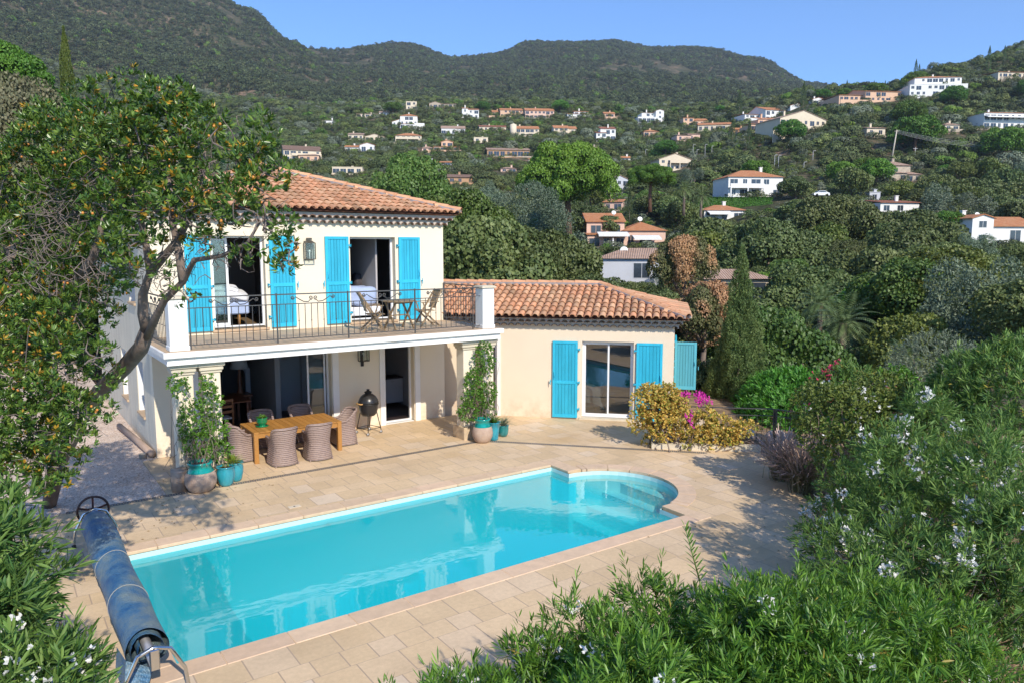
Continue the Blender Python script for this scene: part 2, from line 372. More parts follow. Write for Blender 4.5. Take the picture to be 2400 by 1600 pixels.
# --- pilasters of the ground floor doors
for (a, b) in ((3.92, 4.098), (7.542, 7.72), (8.94, 9.098), (10.052, 10.21)):
    m_ = MB(); m_.box(a, b, YF-0.045, YF+0.25, 0.0, 2.6); vb(m_, 'door_jamb', M_white)
# --- sliding doors
def doorframe(x0, x1, z0, z1, y, panels=(), t=0.05, parent=villa, mbT=None, name='door', glass=M_glass, gy=0.0):
    m_ = MB(); m_.T = mbT
    m_.box(x0, x0+t, y, y+0.07, z0, z1); m_.box(x1-t, x1, y, y+0.07, z0, z1); m_.box(x0+t, x1-t, y, y+0.07, z1-t, z1); m_.box(x0+t, x1-t, y, y+0.07, z0, z0+0.035)
    for (a, b, yy) in panels:
        for q in ((a, a+t), (b-t, b)): m_.box(q[0], q[1], yy, yy+0.04, z0+0.037, z1-t-0.002)
        m_.box(a+t, b-t, yy, yy+0.04, z0+0.037, z0+0.1); m_.box(a+t, b-t, yy, yy+0.04, z1-t-0.06, z1-t-0.002)
    fr = vb(m_, name, M_pvc, parent)
    for (a, b, yy) in panels:
        g = MB(); g.T = mbT; g.box(a+t, b-t, yy+0.015, yy+0.021, z0+0.1, z1-t-0.06); g.build('door_glass', glass, fr)
    return fr
doorframe(4.55, 5.85, 3.03, 5.31, YF+0.2, [(4.6, 5.0, YF+0.28), (4.62, 5.02, YF+0.33)])
doorframe(8.15, 9.5, 3.03, 5.31, YF+0.2, [])
doorframe(9.1, 10.03, 0.01, 2.36, YF+0.2, [])
doorframe(4.1, 7.52, 0.01, 2.40, YF+0.2, [(6.95, 7.46, YF+0.29)], t=0.045)
m_ = MB(); m_.bbox(4.50, 5.9, YF-0.04, YF+0.2, 2.93, 3.0, .01); vb(m_, 'door_sill', M_balfl); m_ = MB(); m_.bbox(8.1, 9.55, YF-0.04, YF+0.2, 2.93, 3.0, .01); vb(m_, 'door_sill', M_balfl)
m_ = MB(); m_.box(9.12, 10.0, YF-0.02, YF+0.2, 0.004, 0.02); vb(m_, 'threshold', M_white)
# --- shutters
def shutter(w_, h, T, m=M_shut, hinge_side=1, name='shutter', flip=False):
    """panel in local x 0..w, y 0..-0.04 (front), z 0..h"""
    f = MB(); f.T = T; fr = 0.075
    f.bbox(0, fr, -0.045, 0, 0, h, .004); f.bbox(w_-fr, w_, -0.045, 0, 0, h, .004)
    f.bbox(fr, w_-fr, -0.043, 0, h-fr, h, .004); f.bbox(fr, w_-fr, -0.043, 0, 0, 0.1, .004); mid = h*0.445
    if h > 1.8: f.bbox(fr, w_-fr, -0.043, 0, mid, mid+0.09, .004)
    n = 6; pw = (w_-2*fr)/n
    for k in range(n):
        a = fr+k*pw; t_ = 0.80+0.14*random.random()
        f.bbox(a+0.003, a+pw-0.003, -0.026, -0.006, 0.1, h-fr, .003, tint=(t_, t_, t_))
    f.box(fr, w_-fr, -0.006, 0, 0.1, h-fr, tint=(0.35, 0.35, 0.35))  # planks and backing darkened below the frame tone so the recess looks deeper
    o = vb(f, name, m)
    hx = w_ if hinge_side > 0 else 0
    for z in (0.12*h, 0.47*h, 0.9*h):
        g = MB(); g.T = T; a, b = (hx-0.02, hx+0.07) if hinge_side > 0 else (hx-0.07, hx+0.02)
        g.box(a, b, -0.058, -0.047, z-0.018, z+0.018); g.box(hx+(0.045 if hinge_side > 0 else -0.065), hx+(0.065 if hinge_side > 0 else -0.045), -0.058, 0.02, z-0.04, z+0.03)
        g.build('hinge', m, o)
    g = MB(); g.T = T; lx = 0.05 if hinge_side > 0 else w_-0.05
    g.tube([(lx, -0.06, h*0.52), (lx+0.01, -0.075, h*0.56), (lx, -0.06, h*0.6)], 0.01, 6); g.box(lx-0.015, lx+0.015, -0.06, -0.044, h*0.5, h*0.53)
    g.build('latch', m, o)
    g = MB(); g.T = T; lx = -0.06 if hinge_side > 0 else w_+0.06
    g.box(lx-0.008, lx+0.008, -0.07, 0.03, h*0.46, h*0.475); g.box(lx-0.01, lx+0.01, -0.075, -0.06, h*0.43, h*0.5); g.build('shutter_stay', m, o)
    return o
for (a, b, hs_) in ((3.93, 4.5, 1), (5.95, 6.6, -1), (7.43, 8.09, 1), (9.59, 10.255, -1)):
    shutter(b-a, 2.33, Matrix.Translation((a, YF-0.025, 2.985)), hinge_side=hs_)
# --- wing
TH = math.radians(-46.6); w0 = gz(1294.9, 978)
WT = Matrix(((math.cos(TH), -math.sin(TH), 0, w0[0]), (math.sin(TH), math.cos(TH), 0, w0[1]), (0, 0, 1, 0), (0, 0, 0, 1)))
wops = [(0.86, 2.36, 0.04, 2.32), (-2.75, -1.69, 0.02, 2.32)]
mb = MB(); mb.T = WT
mb.wallgrid(sorted({-3.62, 3.5, *[a for o in wops for a in o[:2]]}), sorted({-0.3, 2.95, *[a for o in wops for a in o[2:]]}), lambda x, z: not any(a < x < b and c < z < d for a, b, c, d in wops), 0, 0.28)
vb(mb, 'wing_wall', M_wing, weld=True)
mb = MB(); mb.T = WT; mb.wallgrid([-3, 3.5], [-0.3, 2.95], lambda x, z: True, 4.3, 4.6)
mb.T = WT @ Matrix(((0, 1, 0, 0), (1, 0, 0, 0), (0, 0, 1, 0), (0, 0, 0, 1))); mb.wallgrid([0.28, 0.5, 1.5, 4.3], [-0.3, 0.95, 2.3, 2.95], lambda y, z: not (0.5 < y < 1.5 and 0.95 < z < 2.3), 3.22, 3.5)
vb(mb, 'wing_side_wall', M_wing, weld=True)
doorframe(0.86, 2.36, 0.06, 2.32, 0.14, [(0.91, 1.65, 0.16), (1.56, 2.31, 0.2)], mbT=WT, glass=glassmat('wing_glass', (0.55, 0.58, 0.58), 2.3), name='door')
doorframe(-2.75, -1.69, 0.03, 2.32, 0.14, [(-2.70, -2.2, 0.16), (-2.2, -1.74, 0.16)], mbT=WT, name='door')
m_ = MB(); m_.T = WT; m_.wallgrid([-2.85, -2.75, -1.69, -1.59], [0.0, 2.33, 2.44], lambda x, z: not (-2.75 < x < -1.69 and z < 2.33), -0.03, 0.14); vb(m_, 'door_surround', M_white)
m_ = MB(); m_.T = WT; m_.box(0.8, 2.42, -0.05, 0.14, 0.0, 0.05); vb(m_, 'door_sill', M_stone)
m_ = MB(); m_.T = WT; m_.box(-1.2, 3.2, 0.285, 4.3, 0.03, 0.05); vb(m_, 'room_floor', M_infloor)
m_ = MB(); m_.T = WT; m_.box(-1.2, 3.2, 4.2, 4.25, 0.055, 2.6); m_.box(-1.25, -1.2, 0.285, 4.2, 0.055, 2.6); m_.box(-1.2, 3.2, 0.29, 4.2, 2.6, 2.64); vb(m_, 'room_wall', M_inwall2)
shutter(0.74, 2.27, WT @ Matrix.Translation((0, -0.02, 0.04)), hinge_side=1)
shutter(0.74, 2.27, WT @ Matrix.Translation((2.44, -0.02, 0.04)), hinge_side=-1)
o_ = shutter(0.62, 1.38, WT @ Matrix.Translation((3.52, 0.42, 0.93)), m=M_shut2, hinge_side=-1); tag(o_, 'faded turquoise shutter standing open from the end wall')
shutter(0.5, 1.38, WT @ Matrix.Translation((3.54, 1.55, 0.95)) @ Matrix.Rotation(math.radians(90), 4, 'Z'), hinge_side=-1)
# --- clay tile roofs
def rot2(v): return Vector((-v.y, v.x, 0))
def tile_face(A, B, slope, tmax, hl, hr, name, parent, pitch=0.215, course=0.36, seed=1, T=None):
    """A,B eave ends (left, right seen from outside), roof climbs inwards; hl/hr hip ratios"""
    rnd = random.Random(seed); A = Vector(A); B = Vector(B); e = (B-A); Ln = e.length; e.normalize(); inw = rot2(e)
    nrm = Vector((-inw.x*slope, -inw.y*slope, 1)).normalized(); up = Vector((inw.x, inw.y, slope)); ul = up.length; up /= ul
    P = lambda s, t, h: A+e*s+up*(t)+nrm*h              # t along slope
    tm = tmax*ul; mbt = MB(); base = MB(); mbt.T = T; base.T = T
    n = int(Ln/pitch); off = (Ln-n*pitch)/2
    base.add([P(0, 0.05, 0), P(Ln, 0.05, 0), P(Ln-hr*tmax, tm, 0), P(hl*tmax, tm, 0)], [(0, 1, 2, 3)])
    base.add([P(0, 0.05, -0.05), P(Ln, 0.05, -0.05), P(Ln-hr*tmax, tm, -0.05), P(hl*tmax, tm, -0.05)], [(3, 2, 1, 0)])
    k = 6
    for i in range(n+1):
        s = off+i*pitch
        for j in range(int(tm/course)+1):
            t0 = j*course-0.02+rnd.uniform(-.008, .008); t1 = min(t0+course+0.07, tm)
            tc_ = (t0+course*0.5)/ul
            if s < hl*tc_-0.02 or s > Ln-hr*tc_+0.02: continue
            v = rnd.uniform(0.78, 1.16); w_ = rnd.uniform(-0.07, 0.07); col = (v*(1+w_*.6), v*(1-w_), v*(1-1.6*w_))
            if rnd.random() < 0.06: col = (v*0.72, v*0.78, v*0.8)
            r0 = 0.098; r1 = 0.082; h0 = 0.052+rnd.uniform(-.004, .004); h1 = 0.022; vs = []; dx = rnd.uniform(-.006, .006)
            for (t, r, h) in ((t0, r0, h0), (t1, r1, h1)):
                for q in range(k+1):
                    a = math.pi*q/k; vs.append(P(s+dx-r*math.cos(a), t, h-0.02+r*0.85*math.sin(a)))
            for q in range(k+1):
                a = math.pi*q/k; rr = r0-0.017; vs.append(P(s+dx-rr*math.cos(a), t0, h0-0.02+rr*0.85*math.sin(a)))
            for q in range(k+1):
                a = math.pi*q/k; rr = r0-0.017; vs.append(P(s+dx-rr*math.cos(a), t0+0.12, h0-0.03+rr*0.85*math.sin(a)))
            m1 = k+1
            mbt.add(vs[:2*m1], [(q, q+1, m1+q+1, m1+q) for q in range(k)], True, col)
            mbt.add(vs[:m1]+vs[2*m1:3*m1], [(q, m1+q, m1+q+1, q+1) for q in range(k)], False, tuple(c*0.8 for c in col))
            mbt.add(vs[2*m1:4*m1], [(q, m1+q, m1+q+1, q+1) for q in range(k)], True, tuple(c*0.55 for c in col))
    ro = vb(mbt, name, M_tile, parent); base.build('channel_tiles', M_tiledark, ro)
    return ro
def ridge_tiles(P0, P1, name, parent, seed=3, r=0.115, T=None, lift=0.03):
    rnd = random.Random(seed); P0 = Vector(P0); P1 = Vector(P1); d = P1-P0; L_ = d.length; d.normalize(); sx = d.cross(Vector((0, 0, 1))).normalized(); u = sx.cross(d).normalized()
    m_ = MB(); m_.T = T; n = max(1, int(L_/0.38)); st = L_/n; k = 6
    for j in range(n):
        v = rnd.uniform(0.85, 1.2); vs = []
        for (t, rr, h) in ((j*st-0.02, r, lift+0.015), ((j+1)*st+0.04, r*0.86, lift)):
            for q in range(k+1):
                a = math.pi*q/k; vs.append(P0+d*t-sx*(rr*math.cos(a))+u*(h+rr*0.8*math.sin(a)))
        vs2 = [P0+d*(j*st-0.02)-sx*((r-.018)*math.cos(math.pi*q/k))+u*(lift+0.015+(r-.018)*0.8*math.sin(math.pi*q/k)) for q in range(k+1)]
        m_.add(vs, [(q, q+1, k+2+q, k+1+q) for q in range(k)], True, (v, v*0.97, v*0.95))
        m_.add(vs[:k+1]+vs2, [(q, k+1+q, k+2+q, q+1) for q in range(k)], False, (v*.8, v*.8, v*.8))
    o = vb(m_, name, M_tile, parent)
    g = MB(); g.T = T
    for sgn in (-1, 1):
        g.bar(P0+sx*(sgn*r*0.95)+u*(lift-0.012), P1+sx*(sgn*r*0.95)+u*(lift-0.012), 0.07, 0.07, u)
    g.build('mortar_bed', M_mortar, o)
    return o
def genoise(A, B, name, parent, rows, outs, T=None, pitch=0.215, xr=0.0):
    """rows of upturned half tiles corbelled under the eave; outs = projection of each row, rows = z of each row"""
    A = Vector(A); B = Vector(B); e = B-A; L_ = e.length; e.normalize(); o_ = -rot2(e); m_ = MB(); g = MB(); m_.T = T; g.T = T; k = 6; inn = 0.08
    for row, (z, out) in enumerate(zip(rows, outs)):
        n = int((L_+out*xr)/pitch)
        for i in range(n+1):
            s = i*pitch+(pitch/2 if row % 2 else 0)
            if s > L_+out: continue
            r = 0.096; vs = []
            for (d_, rr) in ((out, r), (-inn, r), (out, r-0.017), (-inn, r-0.017)):
                for q in range(k+1):
                    a = math.pi*q/k; vs.append(A+e*(s-rr*math.cos(a))+o_*d_+Vector((0, 0, z+rr*0.78*math.sin(a))))
            m1 = k+1
            m_.add(vs, [(q, m1+q, m1+q+1, q+1) for q in range(k)]+[(2*m1+q, 2*m1+q+1, 3*m1+q+1, 3*m1+q) for q in range(k)]+[(q, q+1, 2*m1+q+1, 2*m1+q) for q in range(k)], True)
            # mortar spandrel between arches
            pts = [A+e*(s+r*math.cos(math.pi*q/k)*1.0)+o_*(out-0.025)+Vector((0, 0, z+r*0.78*math.sin(math.pi*q/k))) for q in range(k+1)]
            for q in range(k):
                a0, b0 = pts[q], pts[q+1]; g.add([a0, b0, (b0.x, b0.y, z+0.1), (a0.x, a0.y, z+0.1)], [(0, 1, 2, 3)])
            a0 = A+e*(s+r)+o_*(out-0.025); b0 = A+e*(s+pitch-r)+o_*(out-0.025)
            g.add([(a0.x, a0.y, z), (b0.x, b0.y, z), (b0.x, b0.y, z+0.1), (a0.x, a0.y, z+0.1)], [(0, 1, 2, 3)])
            # dark hollow end
        a0 = A+o_*(out-0.02); b0 = B+e*(out*xr)+o_*(out-0.02); ai = A-o_*inn; bi = B-o_*inn
        g.add([(a0.x, a0.y, z+0.1), (b0.x, b0.y, z+0.1), (bi.x, bi.y, z+0.1), (ai.x, ai.y, z+0.1), (a0.x, a0.y, z+0.135), (b0.x, b0.y, z+0.135), (bi.x, bi.y, z+0.135), (ai.x, ai.y, z+0.135)],
              [(0, 3, 2, 1), (4, 5, 6, 7), (0, 1, 5, 4), (1, 2, 6, 5), (2, 3, 7, 6), (3, 0, 4, 7)])
    o = vb(m_, name, M_genoise, parent); g.build('eave_mortar', M_genmort, o); return o
ov = 0.45; ez = 5.99; sl = 0.32; hw = (XR-XL)/2+ov; cx = (XL+XR)/2; yf = YF-ov; yb = 29.75
roof = vb(MB().add([(XL, YF, 5.83), (XR, YF, 5.83), (XR, 29.3, 5.83), (XL, 29.3, 5.83), (cx, YF+hw-ov, 5.86+sl*(hw-ov)), (cx, 29.3-hw+ov, 5.86+sl*(hw-ov))], [(0, 1, 4), (1, 2, 5, 4), (2, 3, 5), (3, 0, 4, 5), (3, 2, 1, 0)]), 'roof', M_tiledark)
def under(parent, mbx): return mbx
def reparent(o, p):
    o.parent = p; o.matrix_parent_inverse = Matrix.Identity(4); return o
# tile faces are sub-parts of the roof
def vb(mb, name, m, parent=villa, weld=False):
    o = mb.build(name, m, parent, weld)
    if parent is villa: o.matrix_parent_inverse = VI
    return o
_b = MB.build
def tf(A, B, *a, **k): return tile_face(A, B, *a, **k)
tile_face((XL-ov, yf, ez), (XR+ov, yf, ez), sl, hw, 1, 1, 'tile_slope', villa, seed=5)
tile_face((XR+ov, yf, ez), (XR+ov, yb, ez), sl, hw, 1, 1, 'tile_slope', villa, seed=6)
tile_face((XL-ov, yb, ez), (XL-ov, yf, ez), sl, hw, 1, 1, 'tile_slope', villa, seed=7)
apex = (cx, yf+hw, ez+sl*hw+0.03)
ridge_tiles((XR+ov-0.08, yf+0.08, ez+0.06), apex, 'hip_tiles', villa, 3)
ridge_tiles((XL-ov+0.08, yf+0.08, ez+0.06), apex, 'hip_tiles', villa, 4)
ridge_tiles(apex, (cx, yb-hw, ez+sl*hw+0.03), 'ridge_tiles', villa, 5)
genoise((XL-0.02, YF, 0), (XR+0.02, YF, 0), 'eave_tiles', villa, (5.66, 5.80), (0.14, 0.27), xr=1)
# wing roof
wz = 3.03; ws = 0.29; D_ = 2.76; s1 = 3.5+0.42; s0_ = -4.2
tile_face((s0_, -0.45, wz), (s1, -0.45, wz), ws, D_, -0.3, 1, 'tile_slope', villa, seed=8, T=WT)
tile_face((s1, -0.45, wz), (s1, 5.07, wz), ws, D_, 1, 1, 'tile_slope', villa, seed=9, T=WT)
ridge_tiles((s1-0.08, -0.37, wz+0.05), (s1-D_, -0.45+D_, wz+ws*D_+0.03), 'hip_tiles', villa, 6, T=WT)
ridge_tiles((-4.4, -0.45+D_, wz+ws*D_+0.03), (s1-D_+0.02, -0.45+D_, wz+ws*D_+0.03), 'ridge_tiles', villa, 7, T=WT)
genoise((-3.6, 0, 0), (3.5, 0, 0), 'eave_tiles', villa, (2.74, 2.87), (0.14, 0.27), T=WT, xr=1)
m_ = MB(); m_.T = WT; m_.box(-3.0, 3.52, 0.0, 4.6, 2.952, 3.0); vb(m_, 'eave_board', M_genmort)

# --- balcony
BY = 16.40; BX0 = 2.86; BX1 = 11.18; BZ = 2.90
m_ = MB(); m_.box(BX0+0.03, BX1-0.03, BY+0.03, YF-0.002, 2.83, BZ); bal = vb(m_, 'balcony_floor', M_balfl)
m_ = MB()
m_.bbox(BX0-0.02, BX1+0.02, BY-0.02, BY+0.4, 2.77, BZ-0.006, .01); m_.bbox(BX0-0.02, BX0+0.4, BY+0.401, YF-0.004, 2.77, BZ-0.008, .01); m_.bbox(BX1-0.4, BX1+0.02, BY+0.401, YF-0.004, 2.77, BZ-0.008, .01)
vb(m_, 'balcony_cornice', M_fascia)
m_ = MB(); m_.box(BX0+0.06, BX1-0.06, BY+0.06, YF-0.004, 2.62, 2.768); m_.box(BX0+0.045, BX1-0.045, BY+0.045, BY+0.08, 2.62, 2.66)
vb(m_, 'balcony_beam', M_fascia)
def column(x, y, w_=0.37, d_=0.37):
    m_ = MB(); h = w_/2
    m_.bbox(x-h, x+h, y-d_/2, y+d_/2, 0.2, 2.38, .012); o = vb(m_, 'column', M_wall)
    c = MB(); c.bbox(x-h-0.03, x+h+0.03, y-d_/2-0.03, y+d_/2+0.03, 2.38, 2.43, .01); c.bbox(x-h-0.06, x+h+0.06, y-d_/2-0.06, y+d_/2+0.06, 2.432, 2.52, .02); c.bbox(x-h-0.09, x+h+0.09, y-d_/2-0.09, y+d_/2+0.09, 2.522, 2.618, .015)
    c.build('capital', M_stone, o); return o
for x in (3.25, 3.80, 10.27, 10.84): column(x, 16.82)
m_ = MB(); m_.bbox(2.98, 4.06, 16.52, 17.12, -0.05, 0.34, .015); vb(m_, 'column_plinth', M_pierst)
m_ = MB(); m_.bbox(10.02, 11.12, 16.52, 17.12, -0.05, 0.34, .015); vb(m_, 'column_plinth', M_pierst)
for (a, b) in ((3.0, 3.37), (10.62, 10.98)):
    m_ = MB(); m_.bbox(a, b, 16.52, 16.89, BZ, 3.96, .012); m_.bbox(a-0.015, b+0.015, 16.505, 16.905, BZ+.001, 3.0, .01); po = vb(m_, 'balcony_pier', M_white)
    c = MB(); c.bbox(a-0.04, b+0.04, 16.48, 16.93, 3.962, 4.01, .012); c.bbox(a-0.015, b+0.015, 16.505, 16.905, 4.011, 4.03, .008); c.build('pier_cap', M_stone, po)
# --- railing
def scroll(m_, c, sx, u, size, flip):
    """S scroll in plane (sx horizontal unit vector, z up)"""
    pts = []
    def spiral(cx_, cz_, r0, a0, turns, sg, n=14):
        out = []
        for i in range(n+1):
            t = i/n; r = r0*(1-0.78*t); a = a0+sg*turns*2*math.pi*t; out.append((cx_+r*math.cos(a), cz_+r*math.sin(a)))
        return out
    L_ = size
    p2 = spiral(L_*0.5-0.045, 0.015, 0.05, -math.pi*0.6, 1.3, 1); p1 = spiral(-L_*0.5+0.04, 0.03, 0.042, math.pi*1.6, 1.3, -1)
    mid = [(-L_*0.5+0.04+(L_-0.085)*t, 0.075*math.cos(math.pi*t)*0.9-0.0) for t in (0.25, 0.4, 0.5, 0.6, 0.75)]
    path = p1[::-1]+[(-L_*.28, 0.045), (-L_*.12, -0.01), (L_*.08, -0.065), (L_*.3, -0.075)]+p2
    P3 = [Vector(c)+Vector(sx)*((-q[0] if flip else q[0]))+Vector((0, 0, q[1])) for q in path]
    m_.tube(P3, 0.011, 5)
def railing(P0, P1, posts, name='railing', rod=0.145, ends=True):
    P0 = Vector(P0); P1 = Vector(P1); d = P1-P0; L_ = d.length; d.normalize(); z0 = BZ
    m_ = MB(); zt, zm, zb = z0+1.08, z0+0.86, z0+0.09
    for (z, h) in ((zt, 0.026), (zm, 0.018), (zb, 0.02)): m_.bar(P0+Vector((0, 0, z-z0)), P1+Vector((0, 0, z-z0)), 0.032, h)
    n = int(L_/rod)
    for i in range(1, n):
        p = P0+d*(L_*i/n); m_.tube([(p.x, p.y, zb), (p.x, p.y, zm)], 0.0088, 5, False)
        if i % 2 == 0: m_.sphere((p.x, p.y, (zb+zm)/2), 0.017, 6, 4)
    o = vb(m_, name, M_iron)
    for s in posts:
        g = MB(); p = P0+d*s; g.box(p.x-.014, p.x+.014, p.y-.014, p.y+.014, z0, zt+0.03); g.build('post', M_iron, o)
    ps = [0]+list(posts)+[L_]
    for a, b in zip(ps[:-1], ps[1:]):
        if b-a < 0.8: continue
        mid = (a+b)/2; g = MB(); w_ = min(0.5, (b-a)*0.3)
        for sg in (-1, 1):
            scroll(g, P0+d*(mid+sg*w_*0.53)+Vector((0, 0, (zt+zm)/2-z0)), d, None, w_, sg > 0)
        g.build('scrollwork', M_iron, o)
    return o
railing((3.40, 16.66, BZ), (10.62, 16.66, BZ), (0.03, 1.86, 3.54, 5.3, 7.0))
railing((XR-0.02, YF-0.02, BZ), (XR-0.1, 16.9, BZ), (0.04,), 'railing')
railing((3.05, 16.9, BZ), (3.02, YF-0.02, BZ), (0.04,), 'railing')
# ================================================================== TERRACE, POOL
def paving(name, base, pink, light, joint, rowa=0.38, rowb=0.52, bw=0.56, rot=0.0):
    m, nt, out = newmat(name); L = nt.links.new
    b = nd(nt, 'ShaderNodeBsdfPrincipled', i_Roughness=0.8); b.inputs['Specular IOR Level'].default_value = 0.25
    tc = nd(nt, 'ShaderNodeTexCoord'); mp = nd(nt, 'ShaderNodeMapping'); mp.inputs['Rotation'].default_value = (0, 0, rot); L(tc.outputs['Object'], mp.inputs[0])
    sp = nd(nt, 'ShaderNodeSeparateXYZ'); L(mp.outputs[0], sp.inputs[0])
    per = rowa+rowb
    dv = nd(nt, 'ShaderNodeMath', operation='DIVIDE', i_1=per); L(sp.outputs[1], dv.inputs[0])
    fl = nd(nt, 'ShaderNodeMath', operation='FLOOR'); L(dv.outputs[0], fl.inputs[0])
    fr = nd(nt, 'ShaderNodeMath', operation='FRACT'); L(dv.outputs[0], fr.inputs[0])
    m1 = nd(nt, 'ShaderNodeMapRange', i_1=0.0, i_2=rowa/per, i_3=0.0, i_4=1.0); L(fr.outputs[0], m1.inputs[0])
    m2 = nd(nt, 'ShaderNodeMapRange', i_1=rowa/per, i_2=1.0, i_3=0.0, i_4=1.0); L(fr.outputs[0], m2.inputs[0])
    ad = nd(nt, 'ShaderNodeMath', operation='ADD'); L(m1.outputs[0], ad.inputs[0]); L(m2.outputs[0], ad.inputs[1])
    f2 = nd(nt, 'ShaderNodeMath', operation='MULTIPLY_ADD', i_1=2.0); L(fl.outputs[0], f2.inputs[0]); L(ad.outputs[0], f2.inputs[2])
    cb = nd(nt, 'ShaderNodeCombineXYZ'); L(sp.outputs[0], cb.inputs[0]); L(f2.outputs[0], cb.inputs[1])
    br = nd(nt, 'ShaderNodeTexBrick', offset=0.37, offset_frequency=2, squash=0.68, squash_frequency=3)
    br.inputs['Color1'].default_value = (0, 0, 0, 1); br.inputs['Color2'].default_value = (1, 1, 1, 1); br.inputs['Mortar'].default_value = (0.5, 0.5, 0.5, 1)
    br.inputs['Scale'].default_value = 1.0; br.inputs['Mortar Size'].default_value = 0.009; br.inputs['Mortar Smooth'].default_value = 0.2
    br.inputs['Brick Width'].default_value = bw; br.inputs['Row Height'].default_value = 1.0; L(cb.outputs[0], br.inputs['Vector'])
    rp = nd(nt, 'ShaderNodeValToRGB'); e = rp.color_ramp.elements; e[0].position = 0.0; e[0].color = c4(base); e[1].position = 1.0; e[1].color = c4(light)
    for p, c in ((0.25, [x*0.93 for x in base]), (0.5, base), (0.62, pink), (0.8, [x*1.05 for x in base]), (0.9, pink)):
        q = e.new(p); q.color = c4(c)
    L(br.outputs['Color'], rp.inputs[0])
    n1 = nd(nt, 'ShaderNodeTexNoise', i_Scale=0.55, i_Detail=5.0, i_Roughness=0.6); L(tc.outputs['Object'], n1.inputs['Vector'])
    n2 = nd(nt, 'ShaderNodeTexNoise', i_Scale=14.0, i_Detail=8.0, i_Roughness=0.7); L(tc.outputs['Object'], n2.inputs['Vector'])
    v1 = nd(nt, 'ShaderNodeMapRange', i_1=0.3, i_2=0.7, i_3=0.86, i_4=1.12); L(n1.outputs[0], v1.inputs[0])
    v2 = nd(nt, 'ShaderNodeMapRange', i_1=0.25, i_2=0.75, i_3=0.88, i_4=1.1); L(n2.outputs[0], v2.inputs[0])
    mm = nd(nt, 'ShaderNodeMath', operation='MULTIPLY'); L(v1.outputs[0], mm.inputs[0]); L(v2.outputs[0], mm.inputs[1])
    mx = nd(nt, 'ShaderNodeMix', data_type='RGBA', blend_type='MULTIPLY'); mx.inputs[0].default_value = 1.0; L(rp.outputs[0], mx.inputs[6])
    cc = nd(nt, 'ShaderNodeCombineColor'); [L(mm.outputs[0], cc.inputs[i]) for i in range(3)]; L(cc.outputs[0], mx.inputs[7])
    # ochre water marks
    n3 = nd(nt, 'ShaderNodeTexNoise', i_Scale=0.42, i_Detail=3.0); n3.noise_dimensions = '3D'
    mp3 = nd(nt, 'ShaderNodeMapping'); mp3.inputs['Location'].default_value = (3.1, 7.7, 0); L(tc.outputs['Object'], mp3.inputs[0]); L(mp3.outputs[0], n3.inputs['Vector'])
    s3 = nd(nt, 'ShaderNodeMapRange', i_1=0.56, i_2=0.72, i_3=0.0, i_4=0.55); L(n3.outputs[0], s3.inputs[0])
    mo = nd(nt, 'ShaderNodeMix', data_type='RGBA'); L(s3.outputs[0], mo.inputs[0]); L(mx.outputs[2], mo.inputs[6]); mo.inputs[7].default_value = (0.50, 0.33, 0.16, 1)
    mj = nd(nt, 'ShaderNodeMix', data_type='RGBA'); L(br.outputs['Fac'], mj.inputs[0]); L(mo.outputs[2], mj.inputs[6]); mj.inputs[7].default_value = c4(joint)
    L(mj.outputs[2], b.inputs['Base Color'])
    iv = nd(nt, 'ShaderNodeMath', operation='SUBTRACT', i_0=1.0); L(br.outputs['Fac'], iv.inputs[1])
    ah = nd(nt, 'ShaderNodeMath', operation='MULTIPLY_ADD', i_1=0.25); L(n2.outputs[0], ah.inputs[0]); L(iv.outputs[0], ah.inputs[2])
    bp = nd(nt, 'ShaderNodeBump', i_Strength=0.5, i_Distance=0.004); L(ah.outputs[0], bp.inputs['Height']); L(bp.outputs[0], b.inputs['Normal'])
    L(b.outputs[0], out.inputs[0]); MATS[name] = m; return m
M_pave = paving('stone_paving', (0.675, 0.495, 0.30), (0.685, 0.515, 0.34), (0.71, 0.56, 0.40), (0.45, 0.33, 0.235))
M_cope = mat('coping_stone', (0.68, 0.49, 0.33), 0.75, var=0.1, vscale=5, bump=0.15, tint=True)
M_liner = mat('pool_liner', (0.58, 0.80, 0.79), 0.4, var=0.03, vscale=2)
px0, px1, py0, py1 = 1.575, 10.50, 9.35, 13.42
ac = (10.48, 11.37); ar = 1.40; WL = -0.14; PD = -1.45
def pool_outline(off=0.0, n=22):
    pts = [(px0-off, py0-off), (px1+off, py0-off)]
    r = ar+off; a0 = math.asin(min(1, 1)); 
    pts += [(px1+off, ac[1]-math.sqrt(max(0, r*r-(px1+off-ac[0])**2)))]
    aa = math.atan2(-math.sqrt(max(0, r*r-(px1+off-ac[0])**2)), px1+off-ac[0])
    for i in range(1, n): 
        a = aa+(-2*aa)*i/n; pts.append((ac[0]+r*math.cos(a), ac[1]+r*math.sin(a)))
    pts += [(px1+off, ac[1]+math.sqrt(max(0, r*r-(px1+off-ac[0])**2))), (px1+off, py1+off), (px0-off, py1+off)]
    return pts
